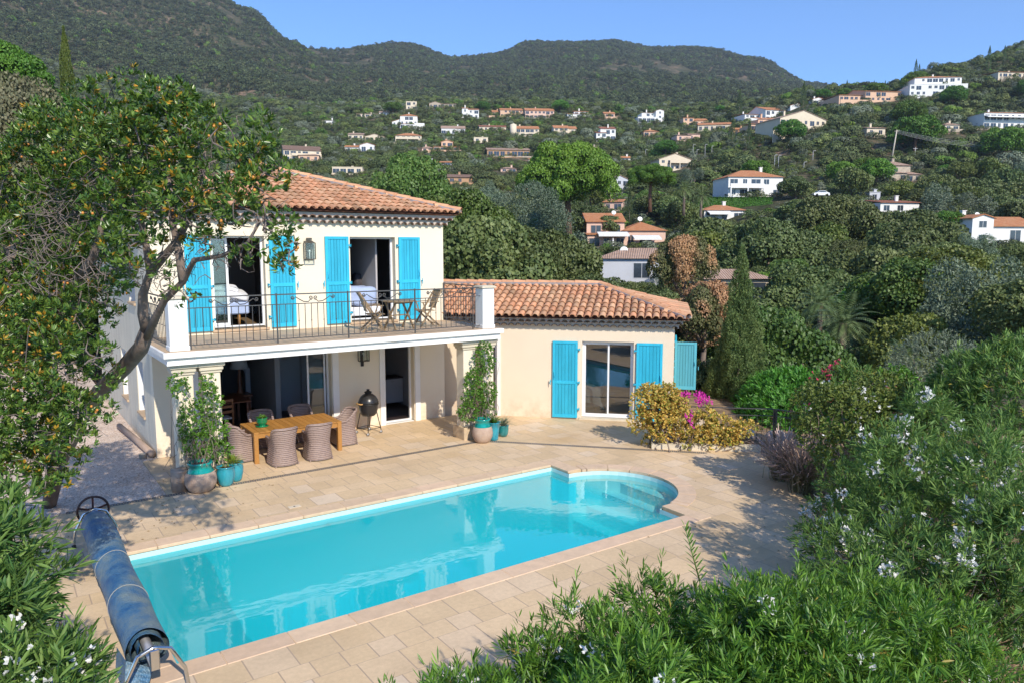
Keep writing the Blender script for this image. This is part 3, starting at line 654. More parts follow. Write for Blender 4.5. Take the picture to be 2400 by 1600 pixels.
def sheet_with_holes(name, outer, holes, z, thick, m, kind='structure'):
    bm = bmesh.new(); es = []
    for loop in [outer]+holes:
        vs = [bm.verts.new((p[0], p[1], z)) for p in loop]
        es += [bm.edges.new((vs[i], vs[(i+1) % len(vs)])) for i in range(len(vs))]
    bmesh.ops.triangle_fill(bm, use_beauty=True, edges=es)
    bmesh.ops.recalc_face_normals(bm, faces=bm.faces)
    if bm.faces and sum(f.normal.z for f in bm.faces) < 0: bmesh.ops.reverse_faces(bm, faces=bm.faces)
    r = bmesh.ops.extrude_face_region(bm, geom=list(bm.faces), use_keep_orig=True)
    vv = [g for g in r['geom'] if isinstance(g, bmesh.types.BMVert)]
    bmesh.ops.translate(bm, verts=vv, vec=(0, 0, -thick))
    bmesh.ops.recalc_face_normals(bm, faces=bm.faces)
    me = bpy.data.meshes.new(name); bm.to_mesh(me); bm.free(); me.materials.append(m)
    o = bpy.data.objects.new(name, me); scene.collection.objects.link(o); return tag(o, kind=kind)
edge = [gz(1775, 1055), gz(1850, 1115), gz(1905, 1190), gz(1950, 1280)]
outer = [(-0.6, 5.6), (3.0, 5.2), (7.0, 4.6), (10.5, 5.0), (12.5, 6.3)]+[(p[0], p[1]) for p in edge[::-1]]+[(16.4, 13.2), (17.2, 14.6), (12.3, 19.33), (3.09, 19.32), (2.74, 19.2), (2.74, 16.25), (0.9, 16.20), (-0.6, 15.5)]
terr = sheet_with_holes('terrace_paving', outer, [pool_outline(0.05)], 0.0, 0.12, M_pave)
# coping stones
cp = MB(); rnd = random.Random(4)
def cope_run(a, b, fixed, axis, inn, outw, lo, hi, g=0.006):
    n = max(1, round((b-a)/0.82)); st = (b-a)/n
    for i in range(n):
        t = rnd.uniform(0.93, 1.07); c = (t, t*rnd.uniform(.98, 1.01), t*rnd.uniform(.96, 1.0)); u0, u1 = a+i*st+g/2, a+(i+1)*st-g/2
        if axis == 'x': cp.bbox(u0, u1, min(fixed, fixed+outw), max(fixed, fixed+outw), -0.05, 0.008, .008, tint=c)
        else: cp.bbox(min(fixed, fixed+outw), max(fixed, fixed+outw), u0, u1, -0.05, 0.008, .008, tint=c)
cope_run(px0-0.35, px1+0.05, py0, 'x', 0, -0.36, 0, 0); cope_run(px0-0.35, px1, py1, 'x', 0, 0.36, 0, 0)
cope_run(py0+0.003, py1-0.003, px0, 'y', 0, -0.36, 0, 0)
cope_run(py1-0.62, py1+0.36, px1+0.003, 'y', 0, 0.36, 0, 0); cope_run(py0-0.36, py0+0.62, px1+0.053, 'y', 0, 0.31, 0, 0)
na = 9
for i in range(na):
    a0 = -math.pi/2+math.pi*(i+0.02)/na+0.0; a1 = -math.pi/2+math.pi*(i+0.98)/na; t = rnd.uniform(0.93, 1.07); vs = []
    m4 = 5
    if i == 0: a0 += 0.26
    if i == na-1: a1 -= 0.26
    for z in (-0.05, 0.0065):
        for r in (ar, ar+0.36):
            for k in range(m4+1):
                a = a0+(a1-a0)*k/m4; vs.append((ac[0]+r*math.cos(a), ac[1]+r*math.sin(a), z))
    q = m4+1; fs = []
    for k in range(m4): fs += [(2*q+k, 3*q+k, 3*q+k+1, 2*q+k+1), (k, 2*q+k, 2*q+k+1, k+1), (q+k, q+k+1, 3*q+k+1, 3*q+k)]
    fs += [(0, q, 3*q, 2*q), (q-1, 3*q-1, 4*q-1, 2*q-1)]
    cp.add(vs, fs, tint=(t, t, t))
tag(cp.build('pool_coping', M_cope), kind='structure')
# basin
ol = pool_outline(0.0); pb = MB(); n = len(ol)
pb.add([(p[0], p[1], -0.051) for p in ol]+[(p[0], p[1], PD) for p in ol], [(i, n+i, n+(i+1) % n, (i+1) % n) for i in range(n)])
pb.add([(p[0], p[1], PD) for p in ol], [tuple(range(n))])
for (x, z) in ((10.62, -1.15), (10.95, -0.85), (11.28, -0.55), (11.58, -0.32)):
    hh = math.sqrt(max(0, ar**2-(x-ac[0])**2)); pts = [(x, ac[1]-hh)]
    a = math.atan2(hh, x-ac[0])
    for k in range(0, 13):
        t = -a+2*a*k/12; pts.append((ac[0]+(ar-0.004)*math.cos(t), ac[1]+(ar-0.004)*math.sin(t)))
    pts.append((x, ac[1]+hh)); pb.prism(pts, PD+0.003, z)
basin = tag(pb.build('pool_basin', M_liner), kind='structure')
bl = MB(); bl.box(px0+0.003, px1-0.01, py1-0.025, py1-0.003, -0.2, -0.185); 
# water body
m, nt, out = newmat('pool_water'); L = nt.links.new
tr = nd(nt, 'ShaderNodeBsdfTransparent'); gl = nd(nt, 'ShaderNodeBsdfGlossy', i_Roughness=0.035)
tc = nd(nt, 'ShaderNodeTexCoord'); mp = nd(nt, 'ShaderNodeMapping'); mp.inputs['Scale'].default_value = (1, 1.6, 1); L(tc.outputs['Object'], mp.inputs[0])
nz = nd(nt, 'ShaderNodeTexNoise', i_Scale=2.2, i_Detail=2.0, i_Distortion=0.4); L(mp.outputs[0], nz.inputs['Vector'])
bp = nd(nt, 'ShaderNodeBump', i_Strength=0.05, i_Distance=0.05); L(nz.outputs[0], bp.inputs['Height'])
L(bp.outputs[0], gl.inputs['Normal'])
mu = schlick(nt, 0.022, 1.7)
df = nd(nt, 'ShaderNodeBsdfDiffuse'); df.inputs[0].default_value = (0.02, 0.70, 0.78, 1); tr.inputs[0].default_value = (0.42, 0.93, 0.95, 1)
sx_ = nd(nt, 'ShaderNodeSeparateXYZ'); L(tc.outputs['Object'], sx_.inputs[0]); mr_ = nd(nt, 'ShaderNodeMapRange', interpolation_type='SMOOTHSTEP', i_1=10.0, i_2=10.75, i_3=0.60, i_4=0.10); L(sx_.outputs[0], mr_.inputs[0])
mt_ = nd(nt, 'ShaderNodeMapRange', interpolation_type='SMOOTHSTEP', i_1=10.0, i_2=10.75); L(sx_.outputs[0], mt_.inputs[0]); tm_ = nd(nt, 'ShaderNodeMix', data_type='RGBA'); tm_.inputs[6].default_value = (0.16, 0.80, 0.87, 1); tm_.inputs[7].default_value = (0.55, 0.90, 0.93, 1); L(mt_.outputs[0], tm_.inputs[0]); L(tm_.outputs[2], tr.inputs[0])
m0 = nd(nt, 'ShaderNodeMixShader'); L(mr_.outputs[0], m0.inputs[0]); L(tr.outputs[0], m0.inputs[1]); L(df.outputs[0], m0.inputs[2])
ms = nd(nt, 'ShaderNodeMixShader'); L(mu.outputs[0], ms.inputs[0]); L(m0.outputs[0], ms.inputs[1]); L(gl.outputs[0], ms.inputs[2]); L(ms.outputs[0], out.inputs[0])
MATS['pool_water'] = m
wt = MB(); pts = pool_outline(-0.0); wt.poly([(p[0], p[1], WL) for p in pool_outline(0.02)])
tag(wt.build('pool_water', m), kind='structure')
# fittings
def thing1(mbx, name, m, label, cat, group=None): return tag(mbx.build(name, m), label, cat, group)
M_cap = mat('fitting_white', (0.62, 0.72, 0.68), 0.5)
for i, (x, lab) in enumerate(((5.05, 'round white inlet in the far pool wall, the left one of two'), (7.95, 'round white inlet in the far pool wall, the right one nearer the steps'))):
    f = MB(); f.lathe([(0.0, -0.02), (0.07, -0.02), (0.075, 0.0), (0.045, 0.012)], (x, py1-0.02, -0.225), 16, 'y'); 
    e_ = tag(f.build('pool_inlet', M_cap), lab, 'pool inlet', 'inlets in the far pool wall')
    f = MB(); f.lathe([(0.0, 0.0), (0.04, 0.0), (0.04, 0.005), (0.0, 0.006)], (x, py1-0.05, -0.225), 12, 'y'); f.build('nozzle', M_iron, e_)
p = gz(690, 1187); f = MB(); f.bbox(p[0]-0.12, p[0]+0.12, p[1]-0.07, p[1]+0.07, 0.003, 0.014, .004)
e_ = thing1(f, 'skimmer_lid', mat('pale_stone', (0.66, 0.55, 0.40), .8), 'small pale rectangular cover set in the paving by the far pool edge', 'cover')
f = MB(); f.lathe([(0.0, 0.0145), (0.02, 0.0145), (0.02, 0.018), (0, 0.018)], (p[0], p[1], 0), 10); f.build('lid_screw', M_iron, e_)
# ochre stained slabs by the steps
f = MB()
for (a, b) in (((1538, 1180), (1612, 1205)), ((1560, 1100), (1640, 1118))):
    A_ = gz(*a); B_ = gz(*b)
# drain channel with slots
M_drain = mat('drain_grate', (0.13, 0.135, 0.14), 0.5, metal=0.4, var=0.2, vscale=30)
dr = MB(); drp = [(0.95, 16.18), (10.35, 16.2), (10.75, 15.82), (14.29, 12.03)]
for a, b in zip(drp[:-1], drp[1:]):
    A_ = Vector((a[0], a[1], 0.004)); B_ = Vector((b[0], b[1], 0.004)); d = (B_-A_); L_ = d.length; d.normalize(); s = Vector((-d.y, d.x, 0))
    dr.bar(A_+s*0.05, B_+s*0.05, 0.018, 0.008); dr.bar(A_-s*0.05, B_-s*0.05, 0.018, 0.008)
    k = int(L_/0.05)
    for i in range(k): q = A_+d*(i*0.05); dr.bar(q-s*0.04, q+s*0.04, 0.022, 0.006)
tag(dr.build('drain_channel', M_drain), kind='structure')
# gravel yard on the left
m, nt, out = newmat('gravel'); L = nt.links.new
b = nd(nt, 'ShaderNodeBsdfPrincipled', i_Roughness=0.95); b.inputs['Specular IOR Level'].default_value = 0.1
tc = nd(nt, 'ShaderNodeTexCoord'); vo = nd(nt, 'ShaderNodeTexVoronoi', i_Scale=38.0); L(tc.outputs['Object'], vo.inputs['Vector'])
rp = nd(nt, 'ShaderNodeValToRGB'); e = rp.color_ramp.elements; e[0].color = (0.50, 0.35, 0.26, 1); e[1].color = (0.86, 0.72, 0.60, 1); q = e.new(0.5); q.color = (0.74, 0.58, 0.46, 1)
sp = nd(nt, 'ShaderNodeSeparateColor'); L(vo.outputs['Color'], sp.inputs[0]); L(sp.outputs[0], rp.inputs[0])
n1 = nd(nt, 'ShaderNodeTexNoise', i_Scale=1.2, i_Detail=5.0); L(tc.outputs['Object'], n1.inputs['Vector']); mr = nd(nt, 'ShaderNodeMapRange', i_1=0.3, i_2=0.7, i_3=0.8, i_4=1.15); L(n1.outputs[0], mr.inputs[0])
mx = nd(nt, 'ShaderNodeMix', data_type='RGBA', blend_type='MULTIPLY'); mx.inputs[0].default_value = 1; L(rp.outputs[0], mx.inputs[6]); cc = nd(nt, 'ShaderNodeCombineColor'); [L(mr.outputs[0], cc.inputs[i]) for i in range(3)]; L(cc.outputs[0], mx.inputs[7]); L(mx.outputs[2], b.inputs['Base Color'])
bp = nd(nt, 'ShaderNodeBump', i_Strength=1.0, i_Distance=0.02); bp.invert = True; L(vo.outputs['Distance'], bp.inputs['Height']); L(bp.outputs[0], b.inputs['Normal']); L(b.outputs[0], out.inputs[0]); MATS['gravel'] = m
g = MB(); g.prism([(-6, 16.22), (2.735, 16.22), (2.735, 19.3), (3.085, 19.3), (3.085, 40), (-6, 40)], -0.2, -0.012)
tag(g.build('gravel_yard', m), kind='structure')
# ================================================================== GARDEN FURNITURE, POTS, GRILL, ROLLER
def woodmat(name, a, b_, stretch):
    return mat(name, a, 0.55, var=0.2, vscale=5, bump=0.15, bscale=40, stretch=stretch, tint=True, col2=b_)
M_teak = woodmat('golden_teak', (0.36, 0.16, 0.035), (0.47, 0.235, 0.06), (12, 1.2, 12))
M_oldteak = woodmat('weathered_teak', (0.20, 0.135, 0.07), (0.30, 0.21, 0.12), (6, 6, 6))
# wicker
m, nt, out = newmat('brown_wicker'); L = nt.links.new
b = nd(nt, 'ShaderNodeBsdfPrincipled', i_Roughness=0.6); tc = nd(nt, 'ShaderNodeTexCoord')
w1 = nd(nt, 'ShaderNodeTexWave', wave_type='BANDS', bands_direction='Z', i_Scale=7.0, i_Distortion=0.0); w2 = nd(nt, 'ShaderNodeTexWave', wave_type='BANDS', bands_direction='X', i_Scale=14.0, i_Distortion=0.0); w3 = nd(nt, 'ShaderNodeTexWave', wave_type='BANDS', bands_direction='Y', i_Scale=14.0, i_Distortion=0.0)
for q in (w1, w2, w3): L(tc.outputs['Object'], q.inputs['Vector'])
a1 = nd(nt, 'ShaderNodeMath', operation='MULTIPLY'); L(w2.outputs['Fac'], a1.inputs[0]); L(w3.outputs['Fac'], a1.inputs[1])
a2 = nd(nt, 'ShaderNodeMath', operation='ADD'); nz_ = nd(nt, 'ShaderNodeTexNoise', i_Scale=24.0, i_Detail=3.0); L(tc.outputs['Object'], nz_.inputs['Vector']); L(w1.outputs['Fac'], a2.inputs[0]); L(nz_.outputs[0], a2.inputs[1])
rp = nd(nt, 'ShaderNodeValToRGB'); e = rp.color_ramp.elements; e[0].position = 0.25; e[0].color = (0.09, 0.06, 0.055, 1); e[1].position = 1.0; e[1].color = (0.34, 0.25, 0.215, 1)
L(a2.outputs[0], rp.inputs[0]); L(rp.outputs[0], b.inputs['Base Color']); bp = nd(nt, 'ShaderNodeBump', i_Strength=0.7, i_Distance=0.01); L(a2.outputs[0], bp.inputs['Height']); L(bp.outputs[0], b.inputs['Normal']); L(b.outputs[0], out.inputs[0]); MATS['brown_wicker'] = m
M_wick = m
def glaze(name, col, dark): return mat(name, col, 0.12, var=0.25, vscale=6, spec=0.6, col2=dark, coat=0.6, stretch=(1, 1, 0.3))
M_gl_green = glaze('green_glaze', (0.0, 0.17, 0.15), (0.0, 0.30, 0.26)); M_gl_blue = glaze('blue_glaze', (0.01, 0.17, 0.25), (0.03, 0.36, 0.45)); M_gl_grn2 = glaze('leaf_green_glaze', (0.0, 0.12, 0.04), (0.01, 0.24, 0.09))
M_gl_teal = glaze('teal_glaze', (0.0, 0.14, 0.15), (0.03, 0.26, 0.26))
M_raw = mat('raw_clay', (0.36, 0.25, 0.19), 0.9, var=0.25, vscale=5, bump=0.3, bscale=40, col2=(0.50, 0.38, 0.29))
M_soil = mat('potting_soil', (0.05, 0.035, 0.025), 0.95, var=0.3, vscale=20)
M_black = mat('black_ceramic', (0.022, 0.022, 0.024), 0.32, var=0.2, vscale=8, spec=0.5)
M_blackm = mat('black_steel', (0.025, 0.025, 0.025), 0.5, metal=0.4)
M_chrome = mat('polished_steel', (0.62, 0.62, 0.62), 0.13, metal=1.0, var=0.05)
M_alu = mat('dull_aluminium', (0.42, 0.42, 0.44), 0.45, metal=0.8, var=0.1, vscale=10)

# --- dining table
tx0, tx1, ty0, ty1 = 4.86, 7.02, 17.44, 18.62
T = empty('garden_table', ((tx0+tx1)/2, (ty0+ty1)/2, 0), 0, 'long golden wooden slatted dining table under the balcony', 'table')
ax, ay = (tx1-tx0)/2, (ty1-ty0)/2
m_ = MB(); n = 16; pw = 2*ax/n
for i in range(n):
    t = random.uniform(0.85, 1.15); m_.bbox(-ax+i*pw+0.004, -ax+(i+1)*pw-0.004, -ay, ay, 0.715, 0.745, .003, tint=(t, t, t*.95))
m_.build('table_top', M_teak, T)
m_ = MB(); 
for s in (-1, 1): m_.box(-ax+0.1, ax-0.1, s*(ay-0.04)-0.014, s*(ay-0.04)+0.014, 0.60, 0.714)
for s in (-1, 1): m_.box(s*(ax-0.04)-0.014, s*(ax-0.04)+0.014, -ay+0.1, ay-0.1, 0.60, 0.714)
m_.build('apron', M_teak, T)
for sx in (-1, 1):
    for sy in (-1, 1):
        m_ = MB(); x = sx*(ax-0.055); y = sy*(ay-0.055); m_.bbox(x-.05, x+.05, y-.05, y+.05, 0, 0.714, .005); m_.build('leg', M_teak, T)
# --- wicker armchair (faces +y)
def wicker_chair(loc, rz, label):
    R_ = empty('wicker_armchair', loc, rz, label, 'chair', 'wicker armchairs round the garden table')
    m_ = MB(); N = 28; vs = []; K = 9
    def topz(u): # u 0..1 around from left arm front to right arm front
        q = abs(u-0.5)*2
        return 0.88-0.02*q if q < 0.35 else 0.87-(q-0.35)/0.65*0.0-0.235*(1-math.cos(min(1, (q-0.35)/0.42)*math.pi))/2
    def plan(u, g):  # u-shaped outline; g scales outwards
        q = (u-0.5)*2; w_ = 0.29*g; 
        if abs(q) > 0.55:
            t = (abs(q)-0.55)/0.45; x = math.copysign(w_*(1.0-0.02*t), q); y = -0.1+0.38*t
        else:
            a = q/0.55*math.pi/2; x = w_*math.sin(a); y = -0.1-0.2*g*math.cos(a)*1.05
        return x, y
    for lay, off in ((0, 0.0), (1, 0.035)):
        for k in range(K+1):
            for i in range(N+1):
                u = i/N; zt = topz(u); z = 0.03+(zt-0.03)*k/K
                g = 1.10-0.22*min(1, z/0.42) if z < 0.42 else 0.88+0.20*(z-0.42)/0.45
                x, y = plan(u, g-off*2.2); vs.append((x, y, z))
    fs = []; Q = N+1; S = (K+1)*Q
    for k in range(K):
        for i in range(N):
            a = k*Q+i; fs.append((a, a+1, a+Q+1, a+Q)); fs.append((S+a, S+a+Q, S+a+Q+1, S+a+1))
    for i in range(N): a = K*Q+i; fs.append((a, a+1, S+a+1, S+a))
    for e_ in (0, N):
        for k in range(K): a = k*Q+e_; fs.append((a, a+Q, S+a+Q, S+a) if e_ == 0 else (a, S+a, S+a+Q, a+Q))
    m_.add(vs, fs, True); m_.build('backrest', M_wick, R_)
    m_ = MB(); rim = []
    for i in range(N+1):
        u = i/N; z = topz(u); x, y = plan(u, (0.88+0.20*(z-0.42)/0.45)-0.03); rim.append((x, y, z+0.005))
    x, y, z = rim[0]; rim = [(x*1.0, y+0.05, z-0.06)]+rim; x, y, z = rim[-1]; rim = rim+[(x, y+0.05, z-0.06)]
    m_.tube(rim, [0.02]+[0.034]*(len(rim)-2)+[0.02], 8); m_.build('rolled_rim', M_wick, R_)
    m_ = MB(); m_.bbox(-0.235, 0.235, -0.22, 0.29, 0.36, 0.42, .02); m_.add([(-.26, .285, .03), (.26, .285, .03), (.24, .285, .37), (-.24, .285, .37), (-.26, .26, .03), (.26, .26, .03), (.24, .26, .37), (-.24, .26, .37)], [(3, 2, 1, 0), (4, 5, 6, 7), (0, 1, 5, 4), (1, 2, 6, 5), (3, 0, 4, 7)])
    m_.build('seat', M_wick, R_)
    for sx in (-1, 1):
        for y in (-0.24, 0.26):
            m_ = MB(); m_.box(sx*0.27-0.015, sx*0.27+0.015, y-0.015, y+0.015, 0, 0.06); m_.build('leg', M_wick, R_)
    return R_
wicker_chair((5.42, 17.12, 0), 0.06, 'brown wicker armchair on the pool side of the table, the left of the two')
wicker_chair((6.27, 17.12, 0), -0.05, 'brown wicker armchair on the pool side of the table, the right of the two')
wicker_chair((5.5, 18.95, 0), math.pi, 'brown wicker armchair behind the table, nearest the green pot')
wicker_chair((6.55, 19.0, 0), math.pi+.05, 'brown wicker armchair behind the table, towards its right end')
wicker_chair((4.72, 18.0, 0), -math.pi/2+.1, 'brown wicker armchair at the left end of the table, behind the potted plants')
wicker_chair((7.32, 18.05, 0), math.pi/2, 'brown wicker armchair at the right end of the table, beside the grill')
# --- small pot on table
pt = empty('plant_pot', (5.22, 18.0, 0.746), 0, 'small green glazed pot standing on the golden wooden table', 'pot')
m_ = MB(); m_.lathe([(0.0, 0.0), (0.13, 0.0), (0.155, 0.025), (0.14, 0.028), (0.07, 0.02), (0.075, 0.05), (0.12, 0.09), (0.135, 0.14), (0.12, 0.19), (0.14, 0.215), (0.13, 0.225), (0.10, 0.2), (0.0, 0.195)], n=24); m_.build('pot_body', M_gl_grn2, pt)
m_ = MB(); m_.lathe([(0.0, 0.197), (0.10, 0.199), (0.10, 0.202), (0, 0.206)], n=16); m_.build('soil', M_soil, pt)
# --- kamado grill
G = empty('ceramic_grill', (8.3, 18.7, 0), 0.3, 'black egg-shaped ceramic grill on a wheeled stand', 'grill')
m_ = MB(); m_.lathe([(0.0, 0.50), (0.17, 0.50), (0.22, 0.56), (0.25, 0.66), (0.262, 0.78), (0.268, 0.80), (0.268, 0.835), (0.255, 0.84)], n=28); body = m_.build('grill_body', M_black, G)
m_ = MB(); m_.lathe([(0.258, 0.845), (0.27, 0.85), (0.27, 0.88), (0.25, 0.95), (0.20, 1.03), (0.13, 1.085), (0.09, 1.10), (0.085, 1.13), (0.0, 1.135)], n=28); lid = m_.build('lid', M_black, G)
m_ = MB(); m_.lathe([(0.09, 1.12), (0.1, 1.13), (0.1, 1.155), (0.05, 1.17), (0.035, 1.2), (0.05, 1.215), (0.0, 1.23)], n=16); m_.build('vent_cap', M_blackm, lid)
m_ = MB(); m_.lathe([(0.272, 0.80), (0.28, 0.805), (0.28, 0.83), (0.272, 0.835)], n=28); m_.lathe([(0.272, 0.85), (0.28, 0.855), (0.28, 0.875), (0.272, 0.88)], n=28); m_.build('metal_band', M_blackm, G)
m_ = MB(); m_.tube([(-0.29, -0.1, 0.86), (-0.34, -0.1, 0.86), (-0.34, 0.1, 0.86), (-0.29, 0.1, 0.86)], 0.018, 8); m_.build('handle', woodmat('bamboo', (0.45, 0.25, 0.09), (0.55, 0.33, 0.13), (1, 1, 1)), G)
m_ = MB(); m_.box(0.26, 0.31, -0.05, 0.05, 0.8, 0.9); m_.build('hinge', M_blackm, G)
for k in range(4):
    a = math.pi/4+k*math.pi/2; ca, sa = math.cos(a), math.sin(a); m_ = MB()
    m_.tube([(0.22*ca, 0.22*sa, 0.60), (0.235*ca, 0.235*sa, 0.52), (0.33*ca, 0.33*sa, 0.09)], 0.013, 6)
    lg = m_.build('leg', M_blackm, G); w_ = MB(); w_.lathe([(0.0, -.015), (0.04, -.015), (0.04, .015), (0, .015)], (0.33*ca, 0.33*sa, 0.04), 12, 'y'); w_.build('caster', M_alu, lg)
m_ = MB()
for k in range(4):
    a = math.pi/4+k*math.pi/2; b_ = a+math.pi/2
    m_.tube([(0.315*math.cos(a), 0.315*math.sin(a), 0.16), (0.315*math.cos(b_), 0.315*math.sin(b_), 0.16)], 0.009, 5); m_.tube([(0.22*math.cos(a), 0.22*math.sin(a), 0.57), (0.22*math.cos(b_), 0.22*math.sin(b_), 0.57)], 0.009, 5)
m_.build('stand_ring', M_blackm, G)
# --- jars and pots
def pot(name, loc, prof, m, label, cat='pot', zone=None, m2=None, group=None, soil=None):
    P_ = empty(name, loc, random.uniform(0, 6), label, cat, group); m_ = MB()
    if zone is None: m_.lathe(prof, n=32); m_.build('pot_body', m, P_)
    else:
        lo = [p for p in prof if p[1] <= zone+1e-6]; hi = [p for p in prof if p[1] >= zone-1e-6]
        # glaze collar with a dripping lower edge
        m_.lathe(lo, n=32); m_.build('pot_body', m, P_); m_ = MB(); m_.lathe([(hi[0][0]+.004, hi[0][1]-.02)]+[(r+.003, z) for r, z in hi], n=32); m_.build('glazed_neck', m2, P_)
    m_ = MB(); r, z = soil; m_.lathe([(0, z+.01), (r, z), (r, z-.01), (0, z-.01)], n=20); m_.build('soil', M_soil, P_)
    return P_
jar = [(0.0, 0.0), (0.16, 0.0), (0.22, 0.05), (0.275, 0.16), (0.285, 0.26), (0.27, 0.36), (0.235, 0.43), (0.235, 0.431), (0.20, 0.50), (0.19, 0.56), (0.215, 0.59), (0.225, 0.615), (0.21, 0.635), (0.175, 0.62), (0.17, 0.56), (0.0, 0.56)]
jarL = pot('glazed_jar', (3.37, 16.12, 0), [(r*1.12, z*1.0) for r, z in jar], M_raw, 'big round clay jar with a green glazed neck at the left columns', 'jar', 0.43, M_gl_green, 'green-necked jars at the columns', (0.19, 0.57))
jarR = pot('glazed_jar', (10.33, 16.12, 0), [(r*0.96, z*1.0) for r, z in jar], M_raw, 'big round clay jar with a green glazed neck at the right columns', 'jar', 0.43, M_gl_green, 'green-necked jars at the columns', (0.165, 0.57))
bp1 = [(0.0, 0.0), (0.12, 0.0), (0.15, 0.06), (0.185, 0.2), (0.19, 0.3), (0.175, 0.37), (0.185, 0.4), (0.2, 0.41), (0.19, 0.425), (0.165, 0.415), (0.155, 0.38), (0, 0.37)]
potA = pot('glazed_pot', (3.90, 16.22, 0), bp1, M_gl_blue, 'round blue glazed pot right of the big jar at the left columns', soil=(0.15, .38))
potB = pot('glazed_pot', (4.16, 16.42, 0), [(r*.85, z*1.0) for r, z in bp1], M_gl_blue, 'slim blue glazed pot half hidden behind the round blue one', soil=(0.13, .38))
potC = pot('glazed_pot', (10.70, 16.15, 0), [(0, 0), (.12, 0), (.125, .05), (.15, .3), (.175, .46), (.19, .47), (.185, .49), (.16, .48), (.15, .44), (0, .43)], M_gl_blue, 'tall ribbed blue pot between the big jar and the small teal pot', soil=(.148, .44))
potD = pot('glazed_pot', (11.12, 16.32, 0), [(0, 0), (.10, 0), (.135, .08), (.15, .2), (.15, .28), (.16, .3), (.15, .31), (.13, .3), (0, .27)], M_gl_teal, 'small patterned teal pot behind the tall blue pot', soil=(.125, .28))
m_ = MB(); m_.lathe([(0.0, 0), (0.19, 0), (0.19, 0.42), (0.17, 0.45), (0.0, 0.45)], n=6)
stn = m_.build('stone_block', M_raw); stn.location = (3.02, 16.42, 0); stn.rotation_euler = (0, 0, .4); tag(stn, 'short stone block beside the big jar at the left columns', 'block')
# --- pool cover roller
RX = 1.24; RZ = 0.42; RYN, RYF = 9.12, 13.95; rr = 0.255
R_ = empty('pool_cover_roller', (RX, 11.5, 0), 0, 'rolled blue pool cover on a steel roller across the pool end', 'pool roller')
m, nt, out = newmat('bubble_cover'); L = nt.links.new
b = nd(nt, 'ShaderNodeBsdfPrincipled', i_Roughness=0.5); tc = nd(nt, 'ShaderNodeTexCoord'); n1 = nd(nt, 'ShaderNodeTexNoise', i_Scale=1.7, i_Detail=5.0, i_Roughness=0.65); L(tc.outputs['Object'], n1.inputs['Vector'])
rp = nd(nt, 'ShaderNodeValToRGB'); e = rp.color_ramp.elements; e[0].position = 0.34; e[0].color = (0.010, 0.085, 0.23, 1); e[1].position = 0.60; e[1].color = (0.19, 0.25, 0.26, 1); q = e.new(0.46); q.color = (0.06, 0.16, 0.28, 1)
L(n1.outputs[0], rp.inputs[0]); vo = nd(nt, 'ShaderNodeTexVoronoi', i_Scale=42.0); L(tc.outputs['Object'], vo.inputs['Vector'])
wv = nd(nt, 'ShaderNodeTexWave', wave_type='BANDS', bands_direction='Y', i_Scale=9.0, i_Distortion=0.3); L(tc.outputs['Object'], wv.inputs['Vector'])
wr = nd(nt, 'ShaderNodeMapRange', i_3=0.75, i_4=1.15); L(wv.outputs['Fac'], wr.inputs[0]); mx = nd(nt, 'ShaderNodeMix', data_type='RGBA', blend_type='MULTIPLY'); mx.inputs[0].default_value = 1; L(rp.outputs[0], mx.inputs[6]); cc = nd(nt, 'ShaderNodeCombineColor'); [L(wr.outputs[0], cc.inputs[i]) for i in range(3)]; L(cc.outputs[0], mx.inputs[7])
L(mx.outputs[2], b.inputs['Base Color']); bp = nd(nt, 'ShaderNodeBump', i_Strength=0.8, i_Distance=0.012); bp.invert = True; L(vo.outputs['Distance'], bp.inputs['Height']); L(bp.outputs[0], b.inputs['Normal']); L(b.outputs[0], out.inputs[0]); M_cover = m
m_ = MB(); vs = []; fs = []; NY = 40; NA = 30; rnd = random.Random(9)
# spiral winding: outer skin plus inner turns visible at the open end
turns = 2.3; NS = 80
def rad(a_t, yy):
    base = rr-0.135*(1-a_t)*1.0
    return base*(1+0.035*math.sin(3.1*yy+5*a_t)+0.03*math.sin(a_t*41+yy*2))
for j in range(NY+1):
    yy = (RYN-11.5)+(RYF-RYN-0.0)*j/NY
    for i in range(NS+1):
        t = i/NS; a = -2*math.pi*turns*(1-t)+math.pi*1.35; r = rad(t, yy if j > 0 else yy); sag = 0.012*math.sin(yy*1.3)
        y2 = yy-(0.06*math.sin(a*2+1)+0.07*(1-t) if j == 0 else 0)
        vs.append((r*math.cos(a)*(1+0.02*math.sin(yy*4)), y2, RZ+r*math.sin(a)+sag))
for j in range(NY):
    for i in range(NS): a = j*(NS+1)+i; fs.append((a, a+1, a+NS+2, a+NS+1))
m_.add(vs, fs, True); cov = m_.build('rolled_cover', M_cover, R_)
m_ = MB(); fl = []
for j in range(13):
    yy = -2.38-0.04*j+0.0; 
m_.add([(-0.24, -2.42, 0.36), (0.03, -2.44, 0.19), (-0.08, -2.62, 0.02), (-0.30, -2.55, 0.03), (-0.27, -1.9, 0.30), (-0.30, -1.9, 0.02)], [(0, 1, 2, 3), (0, 3, 5, 4)]); m_.build('loose_flap', M_cover, R_)
for yy in (-1.0, 0.35):
    m_ = MB(); pts = []
    for k in range(30):
        t = 1-(1/turns)*(1-k/29); a = -2*math.pi*turns*(1-t)+math.pi*1.35; r_ = rad(t, yy)+.006; pts.append((r_*math.cos(a), yy+.03*math.sin(a), RZ+r_*math.sin(a)+.012*math.sin(yy*1.3)))
    m_.tube(pts, 0.006, 5); m_.build('strap', mat('grey_strap', (.3, .3, .28), .8), R_)
m_ = MB(); m_.tube([(0, RYN-11.5-0.42, RZ), (0, RYF-11.5+0.45, RZ)], 0.055, 16); m_.build('roller_tube', M_alu, R_)
